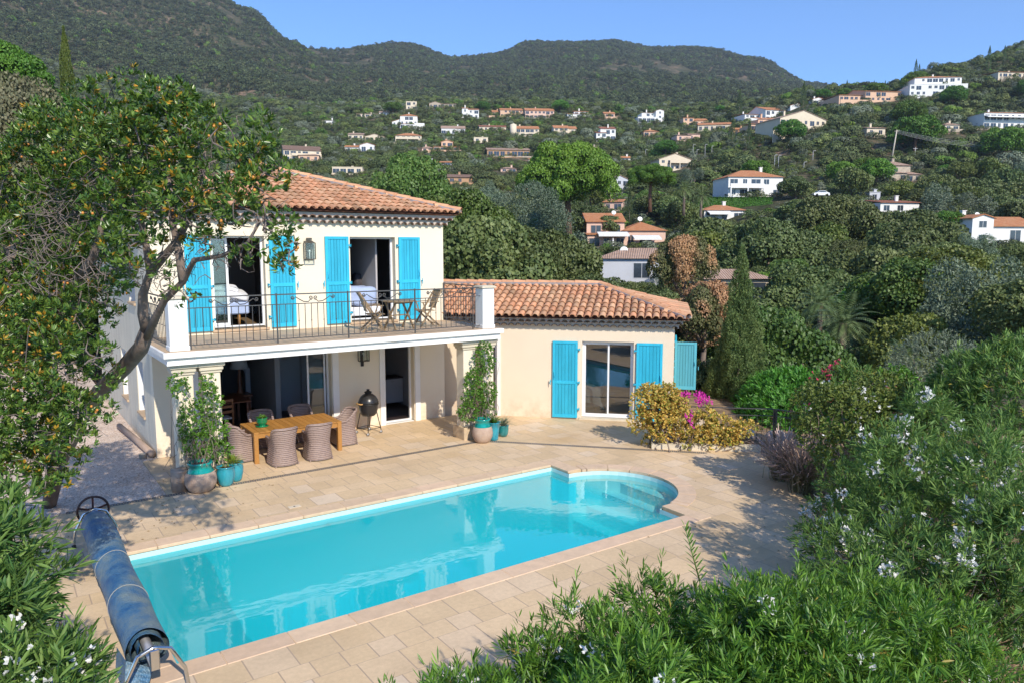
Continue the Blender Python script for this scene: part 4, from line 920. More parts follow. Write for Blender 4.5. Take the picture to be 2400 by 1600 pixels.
for sgn, yy in ((-1, RYN-11.5-0.42), (1, RYF-11.5+0.2)):
    m_ = MB(); fr_ = [(-0.34, yy, 0.03), (-0.31, yy, 0.28), (-0.17, yy, 0.56), (0.0, yy, 0.62), (0.17, yy, 0.56), (0.31, yy, 0.28), (0.34, yy, 0.03)]
    P_ = []
    for i in range(len(fr_)-1):
        for k in range(4): t = k/4; P_.append(tuple(fr_[i][q]*(1-t)+fr_[i+1][q]*t for q in range(3)))
    P_.append(fr_[-1]); m_.tube(P_, 0.022, 10); f_ = m_.build('end_frame', M_chrome, R_)
    g = MB(); g.bbox(-0.05, 0.05, yy-0.03, yy+0.03, RZ-0.06, 0.6, .01); g.build('bearing', M_chrome, f_)
    for sx in (-1, 1): g = MB(); g.lathe([(0, 0), (.035, 0), (.035, .05), (0, .05)], (sx*0.34, yy, 0), 10); g.build('foot', M_blackm, f_)
m_ = MB(); wy = RYF-11.5+0.46; M_wheel = mat('dark_red_plastic', (0.035, 0.012, 0.012), 0.3)
m_.tube([(0.24*math.cos(a), wy, RZ+0.1+0.24*math.sin(a)) for a in [2*math.pi*k/28 for k in range(29)]], 0.02, 8)
wh = m_.build('hand_wheel', M_wheel, R_)
for k in range(5):
    a = 2*math.pi*k/5+.3; g = MB(); g.bar((0, wy, RZ+.1), (.235*math.cos(a), wy, RZ+.1+.235*math.sin(a)), .03, .015, (0, 1, 0)); g.build('spoke', M_wheel, wh)
g = MB(); g.lathe([(0, -.03), (.05, -.03), (.05, .03), (0, .03)], (0, wy, RZ+.1), 12, 'y'); g.build('hub', M_wheel, wh)
# --- log and can on the gravel
m_ = MB(); m_.tube([(2.78, 23.2, 0.08), (2.92, 21.0, 0.085), (3.0, 19.45, 0.09)], [0.075, .08, .085], 12); lg = m_.build('wooden_log', mat('grey_wood', (0.36, 0.26, 0.2), .9, var=.2, vscale=9, stretch=(1, .2, 1)))
lg.location = (0, 0, 0); tag(lg, 'long grey-brown wooden post lying on the gravel beside the house', 'post')
m_ = MB(); m_.lathe([(0, 0), (.085, 0), (.085, .11), (.09, .115), (.08, .12), (.075, .02), (0, .02)], n=16); cn = m_.build('metal_tin', mat('dull_tin', (.42, .38, .33), .5, metal=.3)); p = gz(335, 1072); cn.location = (p[0], p[1], -0.01); tag(cn, 'short pale tin on the gravel by the end of the wooden post', 'tin')
# --- balcony furniture
BF = BZ+0.001
def fold_chair(loc, rz, label):
    c = empty('folding_chair', loc, rz, label, 'chair', 'folding chairs on the balcony')
    m_ = MB()
    for i in range(7): x = -0.19+i*0.0633; m_.bar((x, -0.16, 0.50), (x, -0.34, 0.98), 0.045, 0.015, (0, 1, 0.3))
    m_.bar((-0.23, -0.34, 0.98), (0.23, -0.34, 0.98), 0.05, 0.022); m_.bar((-0.23, -0.17, 0.52), (0.23, -0.17, 0.52), 0.04, 0.02)
    m_.build('backrest', M_oldteak, c)
    m_ = MB()
    for i in range(7): y = -0.16+i*0.065; m_.box(-0.22, 0.22, y, y+0.05, 0.43, 0.445)
    m_.build('seat', M_oldteak, c)
    for sx in (-1, 1):
        x = sx*0.24; m_ = MB(); m_.bar((x, -0.36, 1.0), (x, 0.28, 0.0), 0.022, 0.045, (0, 1, 0)); m_.build('leg', M_oldteak, c)
        m_ = MB(); m_.bar((x*.9, 0.22, 0.47), (x*.9, -0.30, 0.0), 0.022, 0.045, (0, 1, 0)); m_.build('leg', M_oldteak, c)
        m_ = MB(); m_.bar((x*1.05, -0.26, 0.68), (x*1.05, 0.24, 0.66), 0.05, 0.02); m_.bar((x*1.05, .2, .66), (x*1.05, 0.12, 0.44), .022, .03, (0, 1, 0)); m_.build('armrest', M_oldteak, c)
    m_ = MB(); m_.tube([(-.24, .2, .12), (.24, .2, .12)], .012, 6); m_.tube([(-.22, -.24, .08), (.22, -.24, .08)], .012, 6); m_.build('stretcher', M_oldteak, c)
    return c
fold_chair((8.05, 17.75, BF), -math.pi/2-.25, 'weathered wooden folding armchair left of the round balcony table')
fold_chair((9.75, 18.0, BF), math.pi/2-.1, 'weathered wooden folding armchair right of the round balcony table')
t = empty('round_table', (8.85, 17.85, BF), 0.2, 'small round weathered wooden folding table on the balcony', 'table')
m_ = MB()
for i in range(9):
    x0_ = -0.45+i*0.1; x1_ = x0_+0.092; h0 = math.sqrt(max(0.0, .46**2-x0_**2)) if abs(x0_) < .46 else 0.02; h1 = math.sqrt(max(0.0, .46**2-x1_**2)) if abs(x1_) < .46 else 0.02
    m_.add([(x0_, -h0, .72), (x1_, -h1, .72), (x1_, h1, .72), (x0_, h0, .72), (x0_, -h0, .745), (x1_, -h1, .745), (x1_, h1, .745), (x0_, h0, .745)], [(0, 3, 2, 1), (4, 5, 6, 7), (0, 1, 5, 4), (1, 2, 6, 5), (2, 3, 7, 6), (3, 0, 4, 7)])
m_.build('table_top', M_oldteak, t)
for s in (-1, 1):
    for q in (-1, 1): m_ = MB(); m_.bar((s*.3, -q*.25, 0), (s*.3*.9, q*.22, .715), .03, .05, (0, 1, 0)); m_.build('leg', M_oldteak, t)
m_ = MB(); m_.bar((-.3, 0, .36), (.3, 0, .36), .03, .03); m_.bar((-.28, .22, .69), (.28, .22, .69), .03, .04); m_.bar((-.28, -.22, .69), (.28, -.22, .69), .03, .04); m_.build('stretcher', M_oldteak, t)
# --- wall lanterns
def lantern(loc, label, dark):
    Ln_ = empty('wall_lantern', loc, 0, label, 'lantern'); M_l = mat('bronze_metal', (.12, .105, .08), .5, metal=.6) if not dark else M_blackm
    m_ = MB(); a, b_, h = 0.13, 0.2, 0.42
    for x in (-a, a):
        for y in (-0.04, -b_): m_.box(x-.008, x+.008, y-.008, y+.008, -h/2, h/2)
    for z in (-h/2, h/2):
        for y in (-0.04, -b_): m_.box(-a, a, y-.008, y+.008, z-.009, z+.009)
        for x in (-a, a): m_.box(x-.008, x+.008, -b_, -0.04, z-.009, z+.009)
    m_.build('lantern_frame', M_l, Ln_)
    m_ = MB(); m_.box(-a, a, -b_+.01, -b_+.014, -h/2, h/2); m_.box(-a-.002, -a+.002, -b_+.02, -.05, -h/2, h/2); m_.box(a-.002, a+.002, -b_+.02, -.05, -h/2, h/2); m_.build('glass', M_glass, Ln_)
    m_ = MB(); m_.add([(-a, -b_, h/2), (a, -b_, h/2), (a, -.02, h/2), (-a, -.02, h/2), (-.05, -.14, h/2+.07), (.05, -.14, h/2+.07), (.05, -.06, h/2+.07), (-.05, -.06, h/2+.07)], [(0, 1, 5, 4), (1, 2, 6, 5), (2, 3, 7, 6), (3, 0, 4, 7), (4, 5, 6, 7), (3, 2, 1, 0)]); m_.box(-.06, .06, -.15, -.05, h/2+.075, h/2+.13)
    m_.build('lantern_roof', M_l, Ln_)
    m_ = MB(); m_.box(-.11, .11, -.02, 0.0, -h/2-.02, h/2+.05) if not dark else m_.box(-.04, .04, -.03, 0, -h/2-.16, h/2); m_.build('back_plate', M_l, Ln_)
    m_ = MB(); m_.sphere((0, -.11, .0), .03, 10, 8); m_.tube([(0, -.11, -.03), (0, -.11, -h/2)], .012, 6); m_.build('bulb', mat('bulb_glass', (.8, .78, .7), .2), Ln_)
    return Ln_
lantern((6.98, YF-.005, 4.93), 'square bronze lantern on the upper wall between two open windows', False)
lantern((8.42, YF-.005, 2.13), 'black lantern under the balcony on the wall above the grill', True)
lantern((3.52, YF-.5, 2.0), 'black lantern seen between the two left columns', True) if False else None
# --- inside: furniture
def soft(name, x0, x1, y0, y1, z0, z1, m, parent, amp=.02, nx=14, ny=14, seed=1, drop=None):
    """soft rounded block"""
    bm = bmesh.new(); bmesh.ops.create_cube(bm, size=1); bmesh.ops.subdivide_edges(bm, edges=bm.edges, cuts=7, use_grid_fill=True)
    rs = np.random.default_rng(seed); ph = rs.uniform(0, 6, 6)
    for v in bm.verts:
        x, y, z = v.co*2; n_ = (abs(x)**5+abs(y)**5+abs(z)**5)**(1/5); x, y, z = x/n_, y/n_, z/n_
        w_ = amp*(math.sin(4*x+ph[0])+math.sin(5*y+ph[1])+math.sin(6*z+3*x+ph[2]))/2
        v.co = ((x0+x1)/2+x*(x1-x0)/2+w_*.6, (y0+y1)/2+y*(y1-y0)/2+w_*.6, (z0+z1)/2+z*(z1-z0)/2+w_)
    for f in bm.faces: f.smooth = True
    me = bpy.data.meshes.new(name); bm.to_mesh(me); bm.free(); me.materials.append(m); o = bpy.data.objects.new(name, me); scene.collection.objects.link(o)
    if parent: o.parent = parent
    return o
bd = empty('bed', (5.05, 20.5, 3.0), 0, 'bed with white bedding inside the open upstairs window on the left', 'bed')
soft('bedding', -0.55, 0.65, -0.55, 1.3, .62, 0.92, M_linen, bd, .05, seed=2); soft('pillow', -.5, .35, -.5, .1, .85, 1.05, M_linen, bd, .04, seed=3)
m_ = MB(); m_.bbox(-.5, .55, -.5, 1.3, .3, .62, .03); m_.build('mattress', M_pblue, bd)
for x in (-.45, .3):
    m_ = MB(); m_.tube([(x, -.42, 0), (x, -.42, .3)], .035, 8); m_.build('leg', M_teak, bd)
bd = empty('bed', (8.75, 20.2, 3.0), 0, 'bed under a pale blue cover inside the open upstairs window on the right', 'bed')
soft('bedspread', -0.5, 0.45, -0.4, .6, .35, 0.92, M_pblue, bd, .03, seed=5); m_ = MB(); m_.bbox(-.5, .5, -.4, .6, 0.1, .35, .02); m_.build('bed_base', M_linen, bd)
ch_ = empty('armchair', (9.5, 20.6, 3.0), 0, 'dark armchair behind the pale blue bed upstairs', 'chair')
ch_.location = (9.0, 20.9, 3.0)
soft('seat', -.1, .5, -.2, .5, .3, .75, M_dark, ch_, .02, seed=6); soft('backrest', .0, .5, .1, .5, .5, 1.25, M_dark, ch_, .02, seed=7)
bd = empty('bed', (0, 0, 0), 0, 'bed with a white spread behind the sliding glass of the low wing', 'bed'); bd.matrix_world = WT @ Matrix.Translation((1.0, 1.2, 0.05))
soft('bedspread', -.9, .33, -.3, 1.4, .3, .72, M_linen, bd, .03, seed=8); m_ = MB(); m_.bbox(-.9, .25, -.25, 1.3, .12, .3, .02); m_.build('bed_base', M_pblue, bd)
m_ = MB(); m_.tube([(.18, -.18, 0), (.18, -.18, .12)], .03, 8); m_.build('leg', M_teak, bd)
m_ = MB(); m_.add([(.30, -.3, .66), (.36, -.32, .35), (.47, -.33, .08), (.28, -.36, .22), (.0, -.38, .28), (-.5, -.36, .33), (-.5, -.28, .66)], [(0, 6, 5, 4, 3), (0, 3, 2, 1)]); m_.build('hanging_throw', M_linen, bd)
# dining table and chair inside
it = empty('indoor_table', (4.9, 21.6, 0.05), 0, 'reddish wooden dining table inside the big opening', 'table'); m_ = MB(); m_.bbox(-1.0, .95, -.55, .55, .72, .76, .008); m_.build('table_top', M_inwood, it)
for sx in (-.9, .85):
    for sy in (-.48, .48): m_ = MB(); m_.box(sx-.03, sx+.03, sy-.03, sy+.03, 0, .719); m_.build('leg', M_inwood, it)
def side_chair(loc, rz, label):
    c = empty('wooden_chair', loc, rz, label, 'chair', 'wooden chairs at the indoor table'); M_cw = mat('honey_wood', (.34, .14, .05), .45, var=.2, vscale=6)
    m_ = MB()
    for z in (.6, .74, .9): m_.box(-.19, .19, -.215, -.195, z, z+.07)
    m_.build('backrest', M_cw, c); m_ = MB(); m_.bbox(-.21, .21, -.2, .2, .43, .47, .01); m_.build('seat', M_linen, c)
    for sx in (-.2, .2): 
        m_ = MB(); m_.box(sx-.018, sx+.018, -.225, -.185, 0, .98); m_.build('leg', M_cw, c); m_ = MB(); m_.box(sx-.018, sx+.018, .17, .205, 0, .43); m_.build('leg', M_cw, c)
    m_ = MB(); m_.box(-.2, .2, .18, .195, .2, .23); m_.box(-.2, .2, -.21, -.195, .25, .28); m_.build('stretcher', M_cw, c)
    return c
side_chair((4.95, 20.65, .05), .15, 'honey-coloured wooden chair with white cushion at the indoor table')
side_chair((4.4, 21.0, .05), -1.2, 'honey-coloured wooden chair half hidden at the left of the indoor table')
lp = empty('table_lamp', (7.0, 24.8, .05), 0, 'white shaded lamp on a dark stand deep inside the room', 'lamp'); lp.location = (6.45, 22.9, 0.05)
lp.location = (5.95, 22.6, .05)
m_ = MB(); m_.lathe([(.26, 1.45), (.2, 1.75), (.195, 1.75), (.255, 1.45)], n=20); m_.build('lamp_shade', mat('lampshade_cloth', (.62, .6, .6), .9), lp); m_ = MB(); m_.lathe([(0, .7), (.1, .7), (.1, .75), (.05, .85), (.06, 1.2), (.03, 1.45), (.015, 1.6), (0, 1.6)], n=14); m_.build('lamp_base', M_inwood, lp)
m_ = MB(); m_.bbox(-.3, .3, -.25, .25, .62, .68, .01); m_.box(-.25, -.2, -.2, .2, 0, .62); m_.box(.2, .25, -.2, .2, 0, .62); m_.build('lamp_stand', M_inwood, lp)
pl_ = empty('pendant_lamp', (4.95, 21.4, 2.45), 0, 'round woven pendant shade over the indoor table', 'lamp'); m_ = MB(); m_.lathe([(.42, -.22), (.44, -.1), (.38, 0), (.37, 0), (.43, -.1), (.41, -.22)], n=26); m_.build('lamp_shade', M_wick, pl_); m_ = MB(); m_.tube([(0, 0, 0), (0, 0, .15)], .01, 6); m_.box(-.38, .38, -.008, .008, -.01, 0.0); m_.build('cord', M_blackm, pl_)
pc = MB(); pc.box(3.9, 5.3, 25.93, 25.965, .9, 2.2); pic = pc.build('wall_painting', mat('canvas', (.28, .3, .38), .8, var=.3, vscale=1.2)); tag(pic, 'large pale canvas leaning on the back wall of the living room', 'painting')
m_ = MB(); m_.sphere((4.9, 25.92, 1.6), .3, 12, 8, (1, .05, 1)); m_.sphere((5.05, 25.92, 1.2), .3, 12, 8, (1.4, .05, .6)); m_.build('painted_shape', mat('dark_pigment', (.10, .05, .045), .8), pic)
sf = empty('sofa', (5.0, 24.6, .05), 0, 'grey sofa at the back of the living room', 'sofa'); soft('seat', -1.0, 1.0, -.4, .4, .1, .5, mat('grey_cloth', (.2, .18, .19), .9), sf, .02); soft('backrest', -1.0, 1.0, .2, .55, .3, .95, MATS['grey_cloth'], sf, .02)
kc = empty('kitchen_cabinet', (9.0, 21.6, .05), 0, 'white kitchen cabinets with dark worktop, left in the kitchen doorway', 'cabinet', ); 
def cabs(parent, x0, x1, y0, y1):
    m_ = MB(); m_.box(x0, x1, y0, y1, .1, .86); m_.build('cabinet_body', M_cab, parent); m_ = MB(); m_.bbox(x0-.02, x1+.02, y0-.02, y1, .862, .9, .004); m_.build('worktop', M_dark, parent)
    n = max(1, int((x1-x0)/.5)); st = (x1-x0)/n
    for i in range(n):
        m_ = MB(); m_.bbox(x0+i*st+.01, x0+(i+1)*st-.01, y0-.02, y0-.002, .12, .62, .004); d_ = m_.build('cabinet_door', M_cab, parent); m_ = MB(); m_.bbox(x0+i*st+.01, x0+(i+1)*st-.01, y0-.02, y0-.002, .64, .84, .004); m_.build('drawer', M_cab, parent)
        m_ = MB(); m_.box(x0+i*st+st/2-.06, x0+i*st+st/2+.06, y0-.035, y0-.021, .78, .79); m_.build('handle', M_alu, parent)
cabs(kc, -.3, .55, .4, 1.0)
kc = empty('kitchen_cabinet', (10.2, 21.4, .05), 0, 'white kitchen cabinets with dark worktop, right in the kitchen doorway', 'cabinet'); cabs(kc, -.25, .5, 0.0, .6)
# tapes on metal fence come with the garden
# ================================================================== TERRAIN (heights in metres from a table of sight lines)
TD = np.array([2, 15, 30, 50, 80, 120, 170, 240, 340, 450, 570, 750, 1000, 1400, 1900, 2500], float)
def yz(z, d): return 583+(5-z)*1772/d
_near = {}
# rows: column px -> list of screen heights (full photo px) for every depth; None -> height given in metres
COLS = {
 -700: [0, 0, 0.5, 2, 4, 8, 16, 30, 55, 85, 125, 190, 'y-120', 'y-260', 'y-260', 'y-260'],
  0:   [0, 0, 0, 1, 3, 8, 'y480', 'y410', 'y330', 'y270', 'y213', 'y120', 'y-40', 'y-220', 'y-220', 'y-220'],
  250: [0, 0, 0, 1, 2.5, 6, 'y495', 'y425', 'y350', 'y300', 'y260', 'y190', 'y60', 'y-150', 'y-150', 'y-150'],
  400: [0, 0, 0, .5, 2, 4, 'y510', 'y440', 'y375', 'y330', 'y290', 'y230', 'y120', 'y-55', 'y-50', 'y-50'],
  510: [0, -1, -.5, 0, 1, 3, 'y515', 'y445', 'y380', 'y330', 'y288', 'y235', 'y140', 'y5', 'y12', 'y20'],
  600: [0, -1.5, -1, -1, 0, 2, 'y520', 'y450', 'y385', 'y330', 'y285', 'y240', 'y165', 'y55', 'y70', 'y80'],
  700: [0, -2, -2, -2, -1, 1, 'y530', 'y450', 'y385', 'y328', 'y283', 'y250', 'y200', 'y128', 'y140', 'y150'],
  770: [0, -2, -2, -3, -2, 0, 'y535', 'y455', 'y385', 'y326', 'y280', 'y262', 'y225', 'y170', 'y143', 'y150'],
  860: [0, -2, -2.5, -3, -3, 0, 'y540', 'y458', 'y382', 'y323', 'y272', 'y262', 'y235', 'y180', 'y130', 'y140'],
  940: [0, -2, -3, -4, -3, 0, 'y545', 'y460', 'y382', 'y322', 'y265', 'y262', 'y238', 'y180', 'y125', 'y135'],
 1080: [0, -2, -3, -4, -3, 0, 'y548', 'y462', 'y382', 'y322', 'y262', 'y262', 'y240', 'y200', 'y158', 'y165'],
 1150: [0, -2, -3, -4, -3, 0, 'y548', 'y465', 'y383', 'y322', 'y265', 'y262', 'y240', 'y195', 'y152', 'y160'],
 1260: [0, -2, -3, -5, -4, 0, 'y548', 'y468', 'y384', 'y322', 'y268', 'y262', 'y240', 'y185', 'y125', 'y135'],
 1430: [0, -2, -3, -5, -4, 0, 'y545', 'y465', 'y382', 'y320', 'y272', 'y265', 'y240', 'y188', 'y124', 'y135'],
 1520: [0, -2, -3, -5, -3, 1, 'y540', 'y460', 'y378', 'y315', 'y270', 'y264', 'y240', 'y190', 'y140', 'y150'],
 1650: [0, -2, -3, -5, -3, 2, 'y525', 'y445', 'y362', 'y300', 'y268', 'y264', 'y240', 'y195', 'y142', 'y150'],
 1760: [0, -2, -3, -4, -1, 4, 'y500', 'y420', 'y332', 'y278', 'y266', 'y262', 'y240', 'y200', 'y162', 'y170'],
 1880: [0, -2, -3, -3, 0, 'y585', 'y490', 'y402', 'y300', 'y240', 'y250', 'y262', 'y250', 'y235', 'y218', 'y225'],
 2050: [0, -1, -2, -2, 0, 'y590', 'y505', 'y410', 'y285', 'y220', 'y240', 'y262', 'y262', 'y262', 'y262', 'y262'],
 2200: [0, -.5, -1, -1, 0, 'y598', 'y515', 'y415', 'y280', 'y175', 'y190', 'y230', 'y262', 'y262', 'y262', 'y262'],
 2400: [0, 0, -.5, 0, 1, 'y600', 'y530', 'y425', 'y290', 'y150', 'y130', 'y180', 'y230', 'y262', 'y262', 'y262'],
 3200: [0, 0, 0, 0, 2, 6, 14, 30, 60, 90, 120, 130, 130, 130, 130, 130],
}
CP = np.array(sorted(COLS)); ZT = np.zeros((len(CP), len(TD)))
for i, k in enumerate(CP):
    for j, v in enumerate(COLS[int(k)]):
        ZT[i, j] = (5+(583-float(v[1:]))/1772*TD[j]) if isinstance(v, str) else v
LD = np.log(TD)
def vnoise(x, y, seed=0):
    xi = np.floor(x).astype(np.int64); yi = np.floor(y).astype(np.int64); xf = x-xi; yf_ = y-yi
    def h(a, b):
        n = (a*374761393+b*668265263+seed*1274126177) & 0x7fffffff
        n = ((n ^ (n >> 13))*1274126177) & 0x7fffffff
        return ((n ^ (n >> 16)) & 0xffff)/65535.0
    u = xf*xf*(3-2*xf); v = yf_*yf_*(3-2*yf_)
    return (h(xi, yi)*(1-u)+h(xi+1, yi)*u)*(1-v)+(h(xi, yi+1)*(1-u)+h(xi+1, yi+1)*u)*v
def fbm(x, y, o=4, seed=0): return sum(vnoise(x*2**k, y*2**k, seed+k)*0.5**(k+1) for k in range(o))
def terr(x, y):
    x = np.asarray(x, float); y = np.asarray(y, float)
    f = np.maximum(x*fh[0]+y*fh[1], 0.5); l = x*rt[0]+y*rt[1]
    r = np.hypot(x, y); f = np.where(x*fh[0]+y*fh[1] < 0.3*r, 0.3*r, f)
    px = 1200+1772*l/f; px = np.clip(px, CP[0], CP[-1]-1)
    d = np.clip(np.where(x*fh[0]+y*fh[1] < 0.3*r, r, f), TD[0], TD[-1]-1); ld = np.log(d)
    i = np.clip(np.searchsorted(CP, px, side='right')-1, 0, len(CP)-2); j = np.clip(np.searchsorted(LD, ld, side='right')-1, 0, len(LD)-2)
    a = (px-CP[i])/(CP[i+1]-CP[i]); b = (ld-LD[j])/(LD[j+1]-LD[j]); a = a*a*(3-2*a)
    z = (ZT[i, j]*(1-a)+ZT[i+1, j]*a)*(1-b)+(ZT[i, j+1]*(1-a)+ZT[i+1, j+1]*a)*b
    amp = np.clip((d-60)/600, 0, 1)
    z = z+amp*((fbm(x/70, y/70, 4, 3)-.47)*22+(fbm(x/260, y/260, 2, 9)-.37)*30*np.clip((d-600)/700, 0, 1))
    # level ground kept below the terrace and the yard
    inside = (x > -7) & (x < 18.2) & (y > -3) & (y < 42)
    low = np.where(x < 3.0, -0.30, -2.6)
    return np.where(inside & (d < 60), np.minimum(z, low), z)
AZN, RN = 330, 250
az = np.radians(np.linspace(-62, 62, AZN)); rr_ = np.geomspace(1.5, 2500, RN)
A2, R2 = np.meshgrid(az, rr_, indexing='ij')
lat = np.tan(np.clip(az, -1.2, 1.2)); X2 = np.cos(A2)*R2*fh[0]+np.sin(A2)*R2*rt[0]; Y2 = np.cos(A2)*R2*fh[1]+np.sin(A2)*R2*rt[1]
Z2 = terr(X2, Y2)
def npmesh(name, V, F, m, tint=None, smooth=False, parent=None):
    V = np.asarray(V, np.float32); F = np.asarray(F, np.int32); k = F.shape[1]; me = bpy.data.meshes.new(name)
    me.vertices.add(len(V)); me.vertices.foreach_set('co', V.ravel())
    me.loops.add(F.size); me.loops.foreach_set('vertex_index', F.ravel())
    me.polygons.add(len(F)); me.polygons.foreach_set('loop_start', np.arange(0, F.size, k, dtype=np.int32)); me.polygons.foreach_set('loop_total', np.full(len(F), k, np.int32))
    if smooth: me.polygons.foreach_set('use_smooth', np.ones(len(F), bool))
    me.update(calc_edges=True)
    if tint is not None:
        a = me.attributes.new('tint', 'FLOAT_COLOR', 'FACE'); T4 = np.ones((len(F), 4), np.float32); T4[:, :tint.shape[1]] = tint; a.data.foreach_set('color', T4.ravel())
    for q in (m if isinstance(m, (list, tuple)) else [m]): me.materials.append(q)
    o = bpy.data.objects.new(name, me); scene.collection.objects.link(o)
    if parent is not None: o.parent = parent
    return o
V = np.stack([X2.ravel(), Y2.ravel(), Z2.ravel()], 1); ii, jj = np.meshgrid(np.arange(AZN-1), np.arange(RN-1), indexing='ij'); a0 = (ii*RN+jj).ravel()
F = np.stack([a0, a0+1, a0+RN+1, a0+RN], 1)[:, ::-1]
m, nt, out = newmat('hill_ground'); L = nt.links.new
b = nd(nt, 'ShaderNodeBsdfPrincipled', i_Roughness=0.95); b.inputs['Specular IOR Level'].default_value = 0.1
ge = nd(nt, 'ShaderNodeNewGeometry'); n1 = nd(nt, 'ShaderNodeTexNoise', i_Scale=0.035, i_Detail=9.0, i_Roughness=0.7); L(ge.outputs['Position'], n1.inputs['Vector'])
n2 = nd(nt, 'ShaderNodeTexNoise', i_Scale=0.25, i_Detail=6.0, i_Roughness=0.7); L(ge.outputs['Position'], n2.inputs['Vector'])
rp = nd(nt, 'ShaderNodeValToRGB'); e = rp.color_ramp.elements; e[0].position = 0.40; e[0].color = (0.040, 0.050, 0.024, 1); e[1].position = 0.62; e[1].color = (0.30, 0.19, 0.135, 1); q = e.new(0.52); q.color = (0.085, 0.082, 0.045, 1)
ad = nd(nt, 'ShaderNodeMath', operation='MULTIPLY_ADD', i_1=0.5); L(n2.outputs[0], ad.inputs[0]); mh = nd(nt, 'ShaderNodeMath', operation='MULTIPLY', i_1=0.5); L(n1.outputs[0], mh.inputs[0]); L(mh.outputs[0], ad.inputs[2]); L(ad.outputs[0], rp.inputs[0]); L(rp.outputs[0], b.inputs['Base Color'])
bp = nd(nt, 'ShaderNodeBump', i_Strength=0.8, i_Distance=2.0); L(n2.outputs[0], bp.inputs['Height']); L(bp.outputs[0], b.inputs['Normal']); L(b.outputs[0], out.inputs[0]); MATS['hill_ground'] = m
tag(npmesh('hillside', V, F, m, smooth=True), kind='structure')
def gpt(px, d):                               # ground point seen in column px at forward distance d
    l = (px-1200)/1772*d; p = fh*d+rt*l; return np.array([p[0], p[1], float(terr(p[0], p[1]))])
def find(px, py, d0=45, d1=1200):             # where the sight line first meets the ground
    ds = np.geomspace(d0, d1, 500); dr = ray(px, py); t = ds/(dr@fh); P = EYE+dr*t[:, None]; zt = terr(P[:, 0], P[:, 1])
    k = np.argmax(P[:, 2] < zt); 
    if not (P[:, 2] < zt).any(): k = len(ds)-1
    return P[k], ds[k]
# ================================================================== HOUSES ON THE HILL
WC = {'white': mat('house_white', (0.74, 0.73, 0.70), 0.85, var=0.05, vscale=.5), 'cream': mat('house_cream', (0.66, 0.56, 0.42), 0.85, var=0.06, vscale=.5), 'peach': mat('house_peach', (0.66, 0.43, 0.29), 0.85, var=0.06, vscale=.5),
      'pink': mat('house_pink', (0.68, 0.46, 0.36), 0.85, var=0.05, vscale=.5), 'ochre': mat('house_ochre', (0.45, 0.27, 0.15), 0.85, var=0.12, vscale=.5), 'stone': mat('house_stone', (0.42, 0.35, 0.27), 0.9, var=0.25, vscale=1.5), 'grey': mat('house_greywhite', (0.50, 0.51, 0.54), 0.85, var=0.05, vscale=.5)}
RC = {'orange': mat('roof_orange', (0.56, 0.20, 0.075), 0.85, var=0.3, vscale=1.2, col2=(0.66, 0.32, 0.15)), 'tan': mat('roof_tan', (0.40, 0.25, 0.17), 0.85, var=0.25, vscale=1.2, col2=(0.56, 0.38, 0.28)), 'red': mat('roof_red', (0.34, 0.11, 0.06), 0.85, var=0.25, vscale=1.2, col2=(0.46, 0.19, 0.11)), 'brown': mat('roof_brown', (0.22, 0.13, 0.09), 0.85, var=0.25, vscale=1.2, col2=(0.32, 0.2, 0.14))}
def roofmat_waves(m_):
    nt = m_.node_tree; L = nt.links.new; b = [n for n in nt.nodes if n.type == 'BSDF_PRINCIPLED'][0]
    tc = nd(nt, 'ShaderNodeTexCoord'); w1 = nd(nt, 'ShaderNodeTexWave', wave_type='BANDS', bands_direction='X', i_Scale=1.4, i_Distortion=0.2); L(tc.outputs['Object'], w1.inputs['Vector'])
    bp = nd(nt, 'ShaderNodeBump', i_Strength=1.0, i_Distance=0.12); L(w1.outputs['Fac'], bp.inputs['Height']); L(bp.outputs[0], b.inputs['Normal'])
for q in RC.values(): roofmat_waves(q)
M_hwin = mat('far_window', (0.035, 0.045, 0.06), 0.15, var=0.2, spec=0.8); M_hshut = mat('far_shutter_blue', (0.35, 0.45, 0.6), 0.6); M_awn = mat('white_awning', (0.75, 0.74, 0.72), 0.8)
M_dish = mat('dish_white', (0.72, 0.72, 0.7), 0.5); M_rail = mat('pale_balustrade', (0.62, 0.6, 0.56), 0.7)
RECTS = []                                    # screen boxes kept clear of nearer trees
